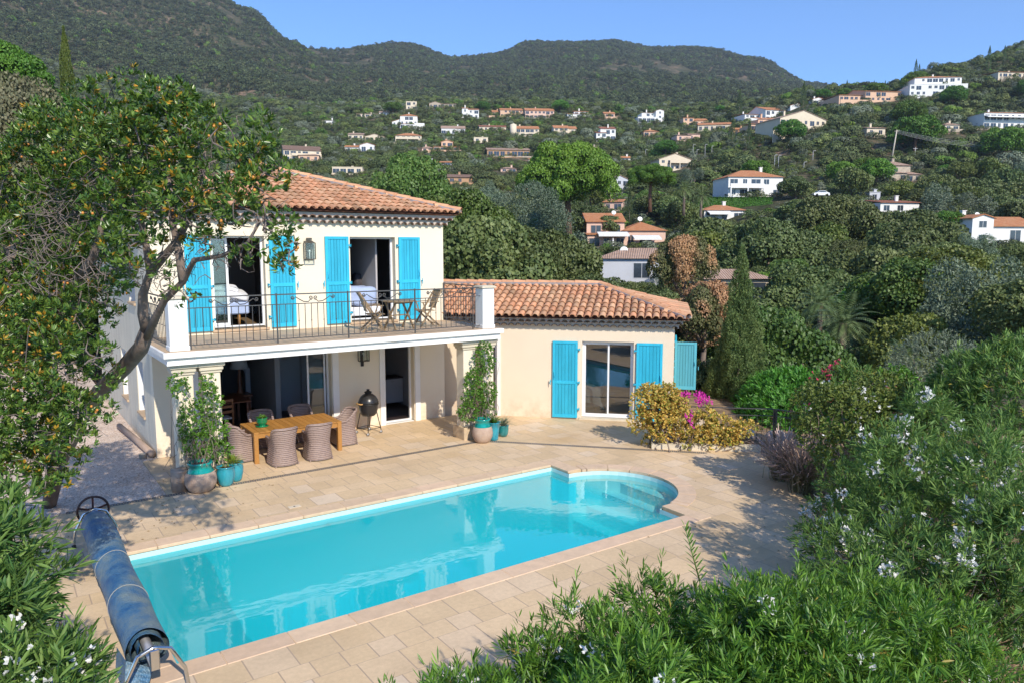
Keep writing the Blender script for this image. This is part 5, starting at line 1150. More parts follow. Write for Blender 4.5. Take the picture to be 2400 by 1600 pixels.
def house(label, x0, x1, yt, yb, wall='white', roof='orange', kind='hip', rz=0.1, floors=2, blocks=None, dep=0.75, chim=1, extra=(), d0=60, d1=900, shadeface=None, dist=None):
    """x0..x1, yt..yb: box in the photograph; blocks: (u0,u1,depthoffset,h0,h1,roofkind) in fractions of width and height"""
    if dist is None:
        P, D = find((x0+x1)/2, yb, d0, d1)
        if D > 200: gx = (x1-x0)*.08; x0, x1, yt = x0-gx, x1+gx, yt-(yb-yt)*.16
    else: P = at((x0+x1)/2, yb, dist); D = dist
    W = (x1-x0)/1772*D/max(.75, math.cos(rz)); Hh = (yb-yt)/1772*D; L_ = W*dep
    RECTS.append((x0, yt, x1, yb, D))
    ang = math.atan2(-fh[0], fh[1])+0.0; rz_ = math.atan2(rt[1], rt[0])+rz
    H_ = empty('hill_house', (P[0]+fh[0]*L_*.5, P[1]+fh[1]*L_*.5, P[2]-0.3), rz_, label, 'house')
    big = W/D*750 > 26
    bl = blocks or [(0, 1, 0, 0, 1, kind)]
    wm = WC[wall]; rm = RC[roof]; rnd = random.Random(label)
    for bi, (u0, u1, v, h0, h1, rk) in enumerate(bl):
        xa, xb = (u0-.5)*W, (u1-.5)*W; w_ = xb-xa; ya = -L_/2+v*L_; yb_ = L_/2; z0_, z1_ = h0*Hh, h1*Hh+0.3
        rh = {'hip': min(.26*w_, .32*(z1_-z0_), 2.2), 'gable': min(.28*(yb_-ya), .34*(z1_-z0_)), 'front': min(.18*w_, .38*(z1_-z0_)), 'mono': min(.28*(z1_-z0_), 2.0), 'flat': 0.0}[rk]
        zw = z1_-rh; base = z0_-((8 if D < 160 else 3) if h0 == 0 else 0)
        m_ = MB(); m_.box(xa, xb, ya, yb_, base, zw); 
        if rk == 'front': m_.add([(xa, ya, zw), (xb, ya, zw), ((xa+xb)/2, ya, z1_-.06), (xa, yb_, zw), (xb, yb_, zw), ((xa+xb)/2, yb_, z1_-.06)], [(0, 1, 2), (5, 4, 3)])
        if rk == 'gable': m_.add([(xa, ya, zw), (xa, yb_, zw), (xa, (ya+yb_)/2, z1_-.06), (xb, ya, zw), (xb, yb_, zw), (xb, (ya+yb_)/2, z1_-.06)], [(2, 1, 0), (3, 4, 5)])
        m_.build('wall', wm, H_)
        o = .45; t = .14; r = MB(); xm, ym = (xa+xb)/2, (ya+yb_)/2; e0 = zw-.02
        def slab(pts):
            n_ = len(pts); r.add([tuple(p) for p in pts]+[(p[0], p[1], p[2]+t) for p in pts], [tuple(range(n_))[::-1], tuple(range(n_, 2*n_))]+[(i, (i+1) % n_, n_+(i+1) % n_, n_+i) for i in range(n_)])
        if rk == 'hip':
            hh = min((xb-xa), (yb_-ya))/2+o; A_ = [(xa-o, ya-o, e0), (xb+o, ya-o, e0), (xb+o, yb_+o, e0), (xa-o, yb_+o, e0)]
            if xb-xa > yb_-ya: R0, R1 = (xa-o+hh, ym, z1_), (xb+o-hh, ym, z1_)
            else: R0, R1 = (xm, ya-o+hh, z1_), (xm, yb_+o-hh, z1_)
            if xb-xa > yb_-ya: fs = [(0, 1, 5, 4), (1, 2, 5), (2, 3, 4, 5), (3, 0, 4)]
            else: fs = [(0, 1, 4), (1, 2, 5, 4), (2, 3, 5), (3, 0, 4, 5)]
            r.add(A_+[R0, R1], fs+[(3, 2, 1, 0)])
        elif rk == 'gable':
            slab([(xa-o*.6, ya-o, e0-.1), (xb+o*.6, ya-o, e0-.1), (xb+o*.6, ym, z1_-t), (xa-o*.6, ym, z1_-t)]); slab([(xb+o*.6, yb_+o, e0-.1), (xa-o*.6, yb_+o, e0-.1), (xa-o*.6, ym+.01, z1_-t), (xb+o*.6, ym+.01, z1_-t)])
        elif rk == 'front':
            slab([(xa-o, ya-o*.6, e0-.1), (xm, ya-o*.6, z1_-t), (xm, yb_+o, z1_-t), (xa-o, yb_+o, e0-.1)]); slab([(xm+.01, ya-o*.6, z1_-t), (xb+o, ya-o*.6, e0-.1), (xb+o, yb_+o, e0-.1), (xm+.01, yb_+o, z1_-t)])
        elif rk == 'mono': slab([(xa-o*.5, ya-o, e0), (xb+o*.5, ya-o, e0), (xb+o*.5, yb_, z1_-t), (xa-o*.5, yb_, z1_-t)])
        else: slab([(xa-.1, ya-.1, zw), (xb+.1, ya-.1, zw), (xb+.1, yb_+.1, zw), (xa-.1, yb_+.1, zw)])
        ro = r.build('roof', rm if rk != 'flat' else wm, H_)
        if bi < chim:
            c = MB(); cx_ = xa+w_*rnd.uniform(.25, .75); c.box(cx_-.35, cx_+.35, ym-.3, ym+.3, zw, z1_+.7); c.box(cx_-.45, cx_+.45, ym-.4, ym+.4, z1_+.72, z1_+.85); c.build('chimney', wm, ro)
        # windows on the camera side
        nfl = max(1, round((zw-z0_)/2.8)); nw = max(1, int(w_/2.6)); hf = (zw-z0_)/nfl
        for fl_ in range(nfl):
            for k in range(nw):
                xc = xa+w_*(k+.5)/nw+rnd.uniform(-.15, .15); ww = rnd.choice((.55, .7, 1.0)) if rnd.random() > .25 else min(1.3, w_/nw*.42); zb = z0_+fl_*hf+hf*(.12 if ww > .95 else .32); zt = z0_+fl_*hf+hf*.78
                if rnd.random() < .12: continue
                q = MB(); q.box(xc-ww-.08, xc+ww+.08, ya-.03, ya-.001, zb-.08, zt+.08); fr_ = q.build('window', wm, H_)
                q = MB(); q.box(xc-ww, xc-.04, ya-.05, ya-.031, zb, zt); q.box(xc+.04, xc+ww, ya-.05, ya-.031, zb, zt); q.build('pane', M_hwin, fr_)
    if D > 120 and rnd.random() < .65:
        q = MB(); a_, b_ = -W*rnd.uniform(.45, .8), W*rnd.uniform(.45, .8); q.box(a_, b_, -L_/2-3.4, -L_/2-3.0, -4.5, .25); q.build('terrace_wall', WC['stone'] if rnd.random() < .6 else wm, H_)
    for ex in extra:
        if ex[0] == 'balcony':
            _, u0, u1, h = ex; xa, xb = (u0-.5)*W, (u1-.5)*W; z = h*Hh; q = MB(); q.box(xa, xb, -L_/2-1.6, -L_/2-.052, z-.2, z); q.box(xa, xb, -L_/2-1.6, -L_/2-1.5, z, z+.95)
            for s in (xa, xb-.3, (xa+xb)/2): q.box(s, s+.3, -L_/2-1.6, -L_/2-1.3, -2, z-.2)
            q.build('balcony', wm, H_)
        if ex[0] == 'awning':
            _, u0, u1, h = ex; xa, xb = (u0-.5)*W, (u1-.5)*W; z = h*Hh; q = MB(); q.add([(xa, -L_/2-.05, z+.4), (xb, -L_/2-.05, z+.4), (xb, -L_/2-2.4, z-.25), (xa, -L_/2-2.4, z-.25), (xa, -L_/2-.05, z+.34), (xb, -L_/2-.05, z+.34), (xb, -L_/2-2.4, z-.55), (xa, -L_/2-2.4, z-.55)], [(3, 2, 1, 0), (4, 5, 6, 7), (2, 3, 7, 6), (0, 1, 5, 4), (1, 2, 6, 5), (3, 0, 4, 7)]); q.build('awning', M_awn, H_)
        if ex[0] == 'dish':
            _, u, h, rr2 = ex; x = (u-.5)*W; z = h*Hh; q = MB(); q.tube([(x, -L_*.1, z-1.2), (x, -L_*.1, z)], .05, 6); q.T = Matrix.Translation((x, -L_*.1-.1, z)) @ Matrix.Rotation(math.radians(65), 4, 'X'); q.lathe([(0, 0), (rr2*.6, .06*rr2), (rr2, .22*rr2), (rr2*.98, .24*rr2), (rr2*.6, .1*rr2), (0, .04)], n=20); q.build('satellite_dish', M_dish, H_)
        if ex[0] == 'tower':
            _, u, h, rad_ = ex; q = MB(); q.lathe([(rad_, -2), (rad_, h*Hh), (0, h*Hh+rad_*.4)], ((u-.5)*W, -L_/2, 0), 20); q.build('tower', wm, H_)
        if ex[0] == 'terrace':
            _, u0, u1, h = ex; xa, xb = (u0-.5)*W, (u1-.5)*W; q = MB(); q.box(xa, xb, -L_/2-4, -L_/2-3.7, -3.5, h*Hh); q.build('terrace_wall', wm, H_)
        if ex[0] == 'parasol':
            _, u, h = ex; x = (u-.5)*W; q = MB(); q.lathe([(0.03, 0), (.25, .4), (.2, 1.4), (.05, 2.2), (0, 2.4)], (x, -L_/2-2, h*Hh), 10); q.build('folded_parasol', M_awn, H_)
    return H_, P, D, W, Hh
HS = [
 ('low wide house with pink tiled roofs above the left end of the villa roof', 665, 737, 360, 372+8, 'peach', 'tan', dict(blocks=[(0, .5, .2, 0, .75, 'hip'), (.45, 1, 0, 0, 1, 'hip')])),
 ('cream house under one brown sloping roof with a white chimney', 664, 732, 345, 378, 'cream', 'brown', dict(kind='gable', rz=.35, extra=[('balcony', .2, 1, .35)])),
 ('low stone house in two parts with tiled roofs on the middle slope', 820, 890, 312, 330, 'cream', 'tan', dict(blocks=[(0, .42, 0, 0, 1, 'gable'), (.45, 1, .1, 0, .8, 'front')])),
 ('cream two-tier villa with orange hipped roofs beside the palm', 930, 981, 314, 336, 'cream', 'orange', dict(kind='hip', extra=[('balcony', 0, .9, .4)])),
 ('large white mansion with arched loggia and lower grey wing', 922, 986, 269, 302, 'white', 'orange', dict(blocks=[(.25, .78, .2, 0, 1, 'hip'), (0, .45, .3, 0, .62, 'front'), (.25, 1, 0, 0, .42, 'hip')], extra=[('terrace', .7, 1, .3)])),
 ('stone gabled house with a clay roof on the crest left of the white modern one', 1009, 1062, 240, 256, 'stone', 'tan', dict(blocks=[(0, .45, 0, 0, .9, 'front'), (.45, 1, .2, 0, 1, 'mono')])),
 ('small square stone tower house on the crest between two umbrella pines', 953, 974, 242, 258, 'cream', 'tan', dict(kind='flat')),
 ('white modern house with big dark windows on the crest', 1085, 1118, 253, 277, 'white', 'orange', dict(blocks=[(0, .35, 0, 0, 1, 'mono'), (.35, 1, .1, 0, .92, 'mono')])),
 ('wide cream house with two chimneys and a clay roof on the crest', 1158, 1217, 254, 274, 'peach', 'orange', dict(blocks=[(0, .3, .3, 0, .85, 'gable'), (.25, 1, 0, 0, 1, 'gable')], chim=2)),
 ('long pinkish two-storey house with pale shutters above a terrace wall', 1234, 1291, 255, 278, 'pink', 'orange', dict(kind='gable', extra=[('terrace', -.05, .8, -.1)])),
 ('white stepped house with flat terrace right of the crest pine', 1332, 1384, 257, 277, 'white', 'orange', dict(blocks=[(.3, .85, .3, 0, 1, 'mono'), (0, 1, 0, 0, .55, 'mono')])),
 ('white two-storey house with a blue lower window band', 1037, 1084, 296, 316, 'white', 'tan', dict(blocks=[(0, 1, .2, 0, 1, 'gable'), (0, .6, 0, 0, .5, 'flat')])),
 ('low white house with a bright red roof above a white terrace', 1126, 1179, 294, 309, 'cream', 'red', dict(kind='gable', extra=[('terrace', .3, 1.05, -.05)])),
 ('stone house with a round tower at its left corner', 1201, 1256, 297, 320, 'cream', 'orange', dict(kind='gable', extra=[('tower', .07, 1.0, 1.9)])),
 ('pale house of two roofs with green panels below it', 1300, 1346, 296, 317, 'cream', 'orange', dict(blocks=[(0, .65, 0, 0, 1, 'gable'), (.62, 1, .1, 0, .95, 'gable')])),
 ('white pair of low gabled houses under the palm', 811, 870, 338, 357, 'white', 'orange', dict(blocks=[(0, .5, .1, 0, .85, 'gable'), (.5, 1, 0, 0, 1, 'front')])),
 ('peach house with central gable and stubby chimneys', 1019, 1070, 331, 354, 'peach', 'orange', dict(blocks=[(.3, .75, .3, 0, 1, 'front'), (0, 1, 0, 0, .5, 'mono')])),
 ('long ochre block with tiled roof and dark loggias left of the big pine', 1146, 1230, 347, 368, 'ochre', 'tan', dict(kind='gable', extra=[('terrace', .1, .8, -.05)])),
 ('low house with red roof and bluish windows beside the silver tree', 994, 1051, 377, 390, 'grey', 'orange', dict(blocks=[(0, .5, .1, 0, 1, 'gable'), (.5, 1, 0, 0, .95, 'gable')])),
 ('flat cream house front just above the villa roof', 782, 841, 395, 408, 'cream', 'tan', dict(kind='flat')),
 ('low house with a brown roof over dark windows in front of the blue trees', 1051, 1100, 411, 430, 'ochre', 'brown', dict(kind='gable')),
 ('small pale house top left of the big pine trunk', 1175, 1206, 393, 404, 'pink', 'tan', dict(kind='hip')),
 ('clay roofed house under the left edge of the big umbrella pine', 1229, 1279, 434, 452, 'peach', 'orange', dict(kind='hip')),
 ('yellow house glimpsed behind the big pine trunk', 1297, 1327, 438, 456, 'ochre', 'orange', dict(kind='hip')),
 ('small white house with low roof at the left of the slope', 757, 782, 281, 293, 'white', 'tan', dict(kind='mono')),
 ('long low house with pale terrace roofs at the foot of the rocky slope', 838, 882, 266, 276, 'cream', 'tan', dict(kind='mono')),
 ('lone little house with chimney in the left forest', 620, 641, 268, 276, 'cream', 'tan', dict(kind='hip')),
 ('white house with blue lower storey and a slim chimney on the right crest', 1496, 1549, 262, 289, 'white', 'tan', dict(blocks=[(.2, .85, .2, 0, 1, 'mono'), (.7, 1, 0, 0, 1, 'front'), (0, .8, -.1, 0, .4, 'flat')])),
 ('tiny peach house on the crest left of the white one', 1416, 1438, 264, 276, 'peach', 'orange', dict(kind='gable')),
 ('white stack of cubes with red roofs below the crest', 1399, 1440, 299, 332, 'white', 'red', dict(blocks=[(.25, 1, .3, .1, 1, 'mono'), (0, .5, 0, 0, .7, 'mono')])),
 ('peach villa with sloping roofs and stone terrace on the right crest', 1603, 1656, 274, 296, 'peach', 'orange', dict(blocks=[(0, .4, 0, 0, 1, 'mono'), (.35, 1, .2, 0, .85, 'gable')])),
 ('long house with an orange roof and pale wall below the crest cypresses', 1649, 1712, 288, 309, 'cream', 'orange', dict(kind='gable', rz=-.2)),
 ('pink monopitch house among the trees of the middle right', 1588, 1636, 311, 332, 'pink', 'tan', dict(blocks=[(0, .6, 0, 0, .8, 'mono'), (.5, 1, .1, 0, 1, 'mono')])),
 ('small house with orange roof and square chimney behind the cypresses', 1720, 1747, 301, 314, 'ochre', 'orange', dict(kind='gable')),
 ('cream gabled house with two chimneys above the round pines', 1545, 1610, 366, 398, 'cream', 'tan', dict(kind='front', chim=1, extra=[('balcony', .3, .9, .45)], rz=.15)),
 ('grey house with outside stairs left of the middle umbrella pine', 1420, 1462, 417, 452, 'grey', 'tan', dict(kind='front', rz=.5)),
 ('small pink house with blue shutters behind the cypresses', 1423, 1460, 470, 493, 'pink', 'orange', dict(kind='mono', rz=-.3)),
 ('big white villa with orange hipped roof and two-storey balcony', 1700, 1830, 397, 462, 'white', 'orange', dict(kind='hip', extra=[('balcony', 0, .62, .36)], chim=1)),
 ('low white bungalow with long awning below the clipped hedge', 1645, 1745, 480, 520, 'white', 'orange', dict(kind='hip', extra=[('awning', .05, .6, .6)])),
 ('long white house with gable end facing the camera on the right slope', 1760, 1868, 247, 282, 'white', 'orange', dict(blocks=[(0, .3, .4, 0, .6, 'mono'), (.3, .78, .15, 0, .95, 'gable'), (.72, 1, 0, 0, 1, 'front')], rz=.25)),
 ('peach stepped house with orange roofs and square chimneys', 1762, 1838, 273, 312, 'peach', 'orange', dict(blocks=[(.3, 1, .35, 0, 1, 'mono'), (0, .9, 0, 0, .6, 'mono')], chim=2)),
 ('broad pale gabled house with three blue windows on the right slope', 1817, 1920, 268, 312, 'cream', 'tan', dict(kind='front', rz=.3)),
 ('terracotta house with two flat tiled roofs just under the skyline', 1975, 2098, 208, 238, 'peach', 'orange', dict(blocks=[(0, .42, .1, 0, .6, 'mono'), (.4, 1, 0, 0, 1, 'gable')])),
 ('large white villa with wide clay roof and big windows near the top right', 2150, 2258, 177, 224, 'white', 'orange', dict(blocks=[(.15, .97, .25, .2, 1, 'hip'), (0, 1, 0, 0, .45, 'flat')], rz=-.1)),
 ('wide bungalow with striped awnings at the right edge', 2306, 2440, 262, 304, 'white', 'orange', dict(kind='hip', extra=[('awning', .0, .95, .6)])),
 ('stone hexagonal house with arched windows and white lower part', 2068, 2155, 382, 425, 'stone', 'tan', dict(blocks=[(.05, .82, .3, .3, 1, 'hip'), (0, .6, 0, 0, .55, 'hip'), (.6, 1, .1, 0, .5, 'hip')])),
 ('white block with a bright red tiled roof below the round pines', 2057, 2152, 466, 500, 'white', 'red', dict(kind='mono')),
 ('low dark-roofed house just left under the red roofed block', 2020, 2062, 496, 528, 'cream', 'red', dict(kind='mono')),
 ('small roof and chimney peeping between trees right of the slope', 2032, 2070, 298, 320, 'cream', 'tan', dict(kind='mono')),
 ('white gabled house with brown clay roof and satellite dish at the right edge', 2264, 2440, 503, 572, 'white', 'orange', dict(blocks=[(0, .3, 0, 0, 1, 'front'), (.2, 1, .15, 0, .95, 'gable')], extra=[('dish', .28, 1.05, .5)])),
 ('grey-white house half hidden under the right round pines', 2036, 2062, 452, 472, 'grey', 'tan', dict(kind='flat')),
 ('cream house front low on the middle slope beside the ochre block', 1240, 1262, 372, 384, 'cream', 'orange', dict(kind='mono')),
 ('white garden house with tan roof above the mansion left of the crest pine', 890, 912, 262, 272, 'white', 'tan', dict(kind='gable')),
 ('pink roofed cottage between the two-tier villa and the peach house', 990, 1012, 345, 356, 'pink', 'tan', dict(kind='hip')),
 ('low cream wall house under the white two-storey house', 1112, 1140, 325, 336, 'cream', 'tan', dict(kind='flat')),
 ('stone coloured house with low roof left of the white stack of cubes', 1380, 1398, 345, 356, 'stone', 'tan', dict(kind='mono')),
 ('white cottage with orange roof right of the cream gabled house', 1455, 1475, 368, 380, 'white', 'orange', dict(kind='gable')),
 ('orange roofed house peeping out left of the monopitch pink one', 1510, 1540, 306, 320, 'peach', 'orange', dict(kind='hip')),
 ('pale house with tan roof over the pines at the far right edge', 2340, 2400, 168, 184, 'cream', 'orange', dict(kind='mono')),
 ('small cream house amid trees left of the striped bungalow', 2215, 2245, 290, 306, 'cream', 'tan', dict(kind='hip')),
 ('little white house under cypresses on the right skyline', 1905, 1928, 232, 248, 'white', 'orange', dict(kind='front')),
]
for it_ in HS:
    lab, x0_, x1_, yt_, yb_2, wl_, rf_, kw = it_
    house(lab, x0_, x1_, yt_, yb_2, wl_, rf_, **kw)
# the pink house with orange roofs in the middle distance
house('pink house with bright orange roofs, white awning and satellite dishes', 1372, 1560, 497, 585, 'pink', 'orange', rz=0.05, dist=150,
      blocks=[(.02, .5, .25, .3, 1, 'gable'), (.0, .5, 0, 0, .55, 'mono'), (.48, 1, .1, 0, .75, 'hip')], chim=0, extra=[('awning', .56, .9, .36), ('awning', .12, .5, .45), ('dish', .72, .86, .5), ('dish', .38, 1.03, .45), ('parasol', .3, .05)])
house('pale blue-white house with tan hipped roof and a big white dish', 1412, 1604, 582, 652, 'grey', 'tan', rz=-0.1, dist=95, chim=0, kind='hip', dep=.6, extra=[('dish', .30, 1.0, .5)])
house('house with a faded clay roof half hidden behind the dark cypress', 1640, 1800, 632, 690, 'cream', 'tan', rz=.1, dist=66, chim=0, kind='hip', dep=.6)
# hedge, car, poles on the slope
def pole(label, px, yt, yb, m, r=.12, lean=0, cap=True, grp='street lamps and poles on the slope'):
    P, D = find(px, yb, 60, 700); h = (yb-yt)/1772*D; q = MB(); top = Vector((rt[0]*lean, rt[1]*lean, h)); q.tube([(0, 0, -1), top], [r, r*.6], 8)
    o = q.build('utility_pole' if not cap else 'street_lamp', m); o.location = P; tag(o, label, 'pole' if not cap else 'street lamp', grp)
    q = MB(); q.bar(top, top+Vector((rt[0]*.9, rt[1]*.9, .05)), .25, .12) if cap else q.bar(top+Vector((-rt[0]*.8, -rt[1]*.8, -.4)), top+Vector((rt[0]*.8, rt[1]*.8, -.4)), .12, .12); q.build('lamp_head' if cap else 'crossarm', m, o); RECTS.append((px-2, yt, px+2, yt+(yb-yt)*.6, D)); return o, P+np.array([top.x, top.y, top.z]), D
M_conc = mat('pole_concrete', (.5, .44, .36), .9, var=.1); M_gal = mat('pole_grey', (.45, .45, .45), .6, var=.05)
o1, tp1, D1 = pole('pale leaning concrete power pole on the right slope', 2089, 308, 375, M_conc, .3, 1.3, False, None)
pl2, tp2, D2 = pole('thin grey power pole right of the leaning one', 2144, 347, 372, M_gal, .12, 0, False, None)
lamps = [(1624, 341, 372), (1652, 341, 372), (1668, 344, 368), (1633, 352, 370), (1513, 352, 370), (1815, 365, 395), (1824, 366, 396), (1905, 355, 378), (1845, 341, 352), (1884, 381, 394)]
for i, (px, a, b_) in enumerate(lamps): pole('slim grey street lamp standing among the hillside trees', px, a, b_, M_gal, .1, 0, True)
q = MB()
for k in range(4):
    A_ = Vector(tp1)+Vector((0, 0, -.35*k)); B_ = Vector(at(2400, 335+4*k, D1*1.0)); pts = [A_.lerp(B_, t)+Vector((0, 0, -1.6*4*t*(1-t))) for t in [i/12 for i in range(13)]]; q.tube(pts, .03, 4)
tag(q.build('power_lines', M_gal), 'four thin power lines running right from the leaning pole', 'power lines')
# parked car
P, D = find(1922, 463, 60, 500); cw = 4.3; C_ = empty('parked_car', P+np.array([0, 0, .2]), math.atan2(rt[1], rt[0])+.15, 'white car parked among the trees above the villa garden', 'car'); RECTS.append((1900, 448, 1945, 466, D))
M_carp = mat('white_car_paint', (.75, .75, .76), .25, coat=.6); q = MB(); prof = [(-2.1, .3), (-2.15, .7), (-1.9, .85), (-1.2, .95), (-.55, 1.4), (.8, 1.42), (1.55, 1.0), (2.05, .85), (2.15, .4), (2.05, .25), (-2.0, .25)]
q.add([(x, -.85, z) for x, z in prof]+[(x, .85, z) for x, z in prof], [tuple(range(11)), tuple(range(11, 22))[::-1]]+[(i, 11+i, 11+(i+1) % 11, (i+1) % 11) for i in range(11)]); q.build('body', M_carp, C_)
q = MB(); q.add([(-1.1, -.87, .98), (-.5, -.87, 1.33), (.75, -.87, 1.34), (1.35, -.87, 1.02)], [(0, 3, 2, 1)]); q.add([(-1.24, -.7, .97), (-.6, -.7, 1.38), (-.6, .7, 1.38), (-1.24, .7, .97)], [(0, 1, 2, 3)]); q.build('window', M_hwin, C_)
for sx in (-1.35, 1.35):
    for sy in (-.82, .82): q = MB(); q.lathe([(0, -.1), (.32, -.1), (.32, .1), (0, .1)], (sx, sy, .32), 16, 'y'); q.build('wheel', M_blackm, C_)
# ================================================================== VEGETATION
def unit(v): return v/np.maximum(np.linalg.norm(v, axis=-1, keepdims=True), 1e-9)
def rdir(n, r=rng): return unit(r.normal(size=(n, 3)))
def leaf_faces(P, D, N, ln, wd, fold=0.25, shape='kite', droop=0.0):
    """P base, D direction, N blade normal; returns V,F. kite = 2 triangles, blade = 6 vertices / 4 tris"""
    n = len(P); ln = np.broadcast_to(ln, (n,))[:, None]; wd = np.broadcast_to(wd, (n,))[:, None]
    S = unit(np.cross(D, N)); N = unit(np.cross(S, D))
    if shape == 'kite':
        a = P; b = P+D*ln*.45+S*wd*.5+N*wd*fold; c = P+D*ln; d = P+D*ln*.45-S*wd*.5+N*wd*fold
        V = np.stack([a, b, c, d], 1).reshape(-1, 3); k = np.arange(n)[:, None]*4
        F = np.concatenate([k+[0, 1, 2], k+[0, 2, 3]], 1).reshape(-1, 3); return V, F, 2
    g = -np.array([0, 0, 1.0])*droop*ln
    a = P; b = P+D*ln*.3+S*wd*.42+N*wd*fold; c = P+D*ln*.3-S*wd*.42+N*wd*fold; m1 = P+D*ln*.3
    e = P+D*ln*.68+S*wd*.38+N*wd*fold+g*.4; f = P+D*ln*.68-S*wd*.38+N*wd*fold+g*.4; m2 = P+D*ln*.68+g*.4; t = P+D*ln*.98+g
    V = np.stack([a, b, c, m1, e, f, m2, t], 1).reshape(-1, 3); k = np.arange(n)[:, None]*8
    F = np.concatenate([k+q for q in ([0, 1, 3], [0, 3, 2], [1, 4, 6], [1, 6, 3], [3, 6, 5], [3, 5, 2], [4, 7, 6], [6, 7, 5])], 1).reshape(-1, 3); return V, F, 8
def tints(n, rep, lo=0.0, hi=1.0, vlo=0.8, vhi=1.15, r=rng, pw=1.0):
    t = np.ones((n, 3), np.float32); t[:, 0] = lo+(hi-lo)*r.random(n)**pw; t[:, 1] = vlo+(vhi-vlo)*r.random(n); t[:, 2] = 0
    return np.repeat(t, rep, 0)
def clumps(lobes, k, f, r):
    out_ = []
    for l in lobes:
        R3 = np.array(l[3:6] if len(l) >= 6 else (l[3],)*3); n = max(3, int(k*min(1.4, R3.mean()/.5)))
        for u in rdir(n, r): c = np.array(l[:3])+u*R3*r.uniform(.5, .95); s = R3*f*r.uniform(.7, 1.3); out_.append((*c, *s))
    return out_
def lobes_points(lobes, n, r=rng, shell=0.22, up=0.0):
    """points spread through the outer part of a set of ellipsoids; returns P, outward normals"""
    C = np.array([l[:3] for l in lobes], float); R = np.array([(l[3:6] if len(l) >= 6 else (l[3],)*3) for l in lobes], float)
    A = (R.prod(1)**(2/3)); idx = r.choice(len(lobes), n, p=A/A.sum()); u = rdir(n, r)
    if up: u[:, 2] = np.where((u[:, 2] < 0) & (r.random(n) < up), -u[:, 2], u[:, 2])
    rad = 1-np.abs(r.normal(size=(n, 1)))*shell; rad = np.clip(rad, 0.1, 1.1)
    P = C[idx]+u*R[idx]*rad; Nn = unit(u/R[idx]); 
    # drop points buried in other lobes
    keep = np.ones(n, bool)
    for c, q in zip(C, R):
        inside = (((P-c)/q)**2).sum(1) < 0.45; keep &= ~inside
    return P[keep], Nn[keep]
def shoots(P, A, k, ln, wd, r, spread=0.9, shape='blade', stem=0.12, fold=.18, droop=.12):
    """k leaves round every shoot axis A"""
    n = len(P); Pk = np.repeat(P, k, 0); Ak = np.repeat(A, k, 0); U = unit(np.cross(Ak, rdir(n*k, r))); t = r.random(n*k)
    sp = (spread*(1-.55*t)+.1*r.random(n*k))[:, None]; D = unit(Ak*np.cos(sp)+U*np.sin(sp)); base = Pk+Ak*(stem*t[:, None])
    N = unit(Ak*np.sin(sp)-U*np.cos(sp))*-1; L_ = ln*(0.7+.45*r.random(n*k))
    return leaf_faces(base, D, N, L_, wd*(0.8+.4*r.random(n*k)), fold, shape, droop)
def mesh_join(parts):
    Vs, Fs, Ts, o = [], [], [], 0
    for V, F, T in parts: Vs.append(V); Fs.append(F+o); Ts.append(T); o += len(V)
    return np.concatenate(Vs), np.concatenate(Fs), np.concatenate(Ts)

# ---- leaf materials
LM = {
 'oleander': leafmat('oleander_leaf', (0.055, 0.15, 0.02), (0.20, 0.35, 0.05), .36, .3, 0, 0),
 'oleander2': leafmat('oleander_leaf_grey', (0.055, 0.135, 0.03), (0.20, 0.31, 0.07), .5, .25, 0, 0, .3),
 'arbutus': leafmat('arbutus_leaf', (0.048, 0.115, 0.02), (0.20, 0.29, 0.05), .3, .2, 0, 0),
 'climber': leafmat('climber_leaf', (0.07, 0.19, 0.02), (0.18, 0.34, 0.05), .4, .3, 0, 0),
 'bougain': leafmat('creeper_leaf', (0.17, 0.27, 0.04), (0.84, 0.56, 0.15), .5, .3, 0, 0),
 'oak': leafmat('oak_leaf', (0.066, 0.098, 0.028), (0.18, 0.215, 0.068), .55, .18, .3, .015),
 'oakbrown': leafmat('dry_oak_leaf', (0.095, 0.12, 0.04), (0.50, 0.29, 0.14), .6, .15, .1, .01),
 'pine': leafmat('pine_needles', (0.048, 0.13, 0.011), (0.15, 0.285, 0.03), .55, .15, .22, .02),
 'cypress': leafmat('cypress_leaf', (0.045, 0.085, 0.026), (0.13, 0.17, 0.055), .6, .08, .2, .01),
 'oakpale': leafmat('pale_oak_leaf', (0.10, 0.11, 0.05), (0.26, 0.23, 0.13), .6, .15, 0, 0),
 'juniper': leafmat('juniper_leaf', (0.075, 0.135, 0.04), (0.25, 0.315, 0.10), .6, .1, 0, 0),
 'olive': leafmat('olive_leaf', (0.10, 0.14, 0.08), (0.22, 0.26, 0.17), .5, .12, .2, .02),
 'broad': leafmat('broad_leaf', (0.075, 0.12, 0.022), (0.15, 0.19, 0.04), .5, .2, .25, .03),
 'shrub': leafmat('bright_shrub_leaf', (0.05, 0.20, 0.02), (0.12, 0.32, 0.05), .45, .25, .1, .02),
 'palm': leafmat('palm_leaf', (0.09, 0.14, 0.04), (0.22, 0.27, 0.10), .45, .2, .1, .02),
 'wood': leafmat('woodland_crown', (0.052, 0.072, 0.030), (0.18, 0.23, 0.062), .75, 0.05, 0, 0, spec=.2),
 'grass': leafmat('grass_blade', (0.17, 0.19, 0.07), (0.56, 0.40, 0.34), .6, .2, 0, 0),
 'yellow': leafmat('spiky_leaf', (0.10, 0.22, 0.03), (0.42, 0.46, 0.08), .4, .25, 0, 0),
}
M_bark = mat('grey_bark', (0.13, 0.095, 0.075), .9, var=.35, vscale=7, bump=.8, bscale=18, stretch=(1, 1, .25), col2=(.26, .20, .16))
M_bark2 = mat('pine_bark', (0.14, 0.075, 0.045), .9, var=.3, vscale=2, bump=.6, bscale=4)
M_twig = mat('pale_twig', (0.20, 0.16, 0.14), .9, var=.2)
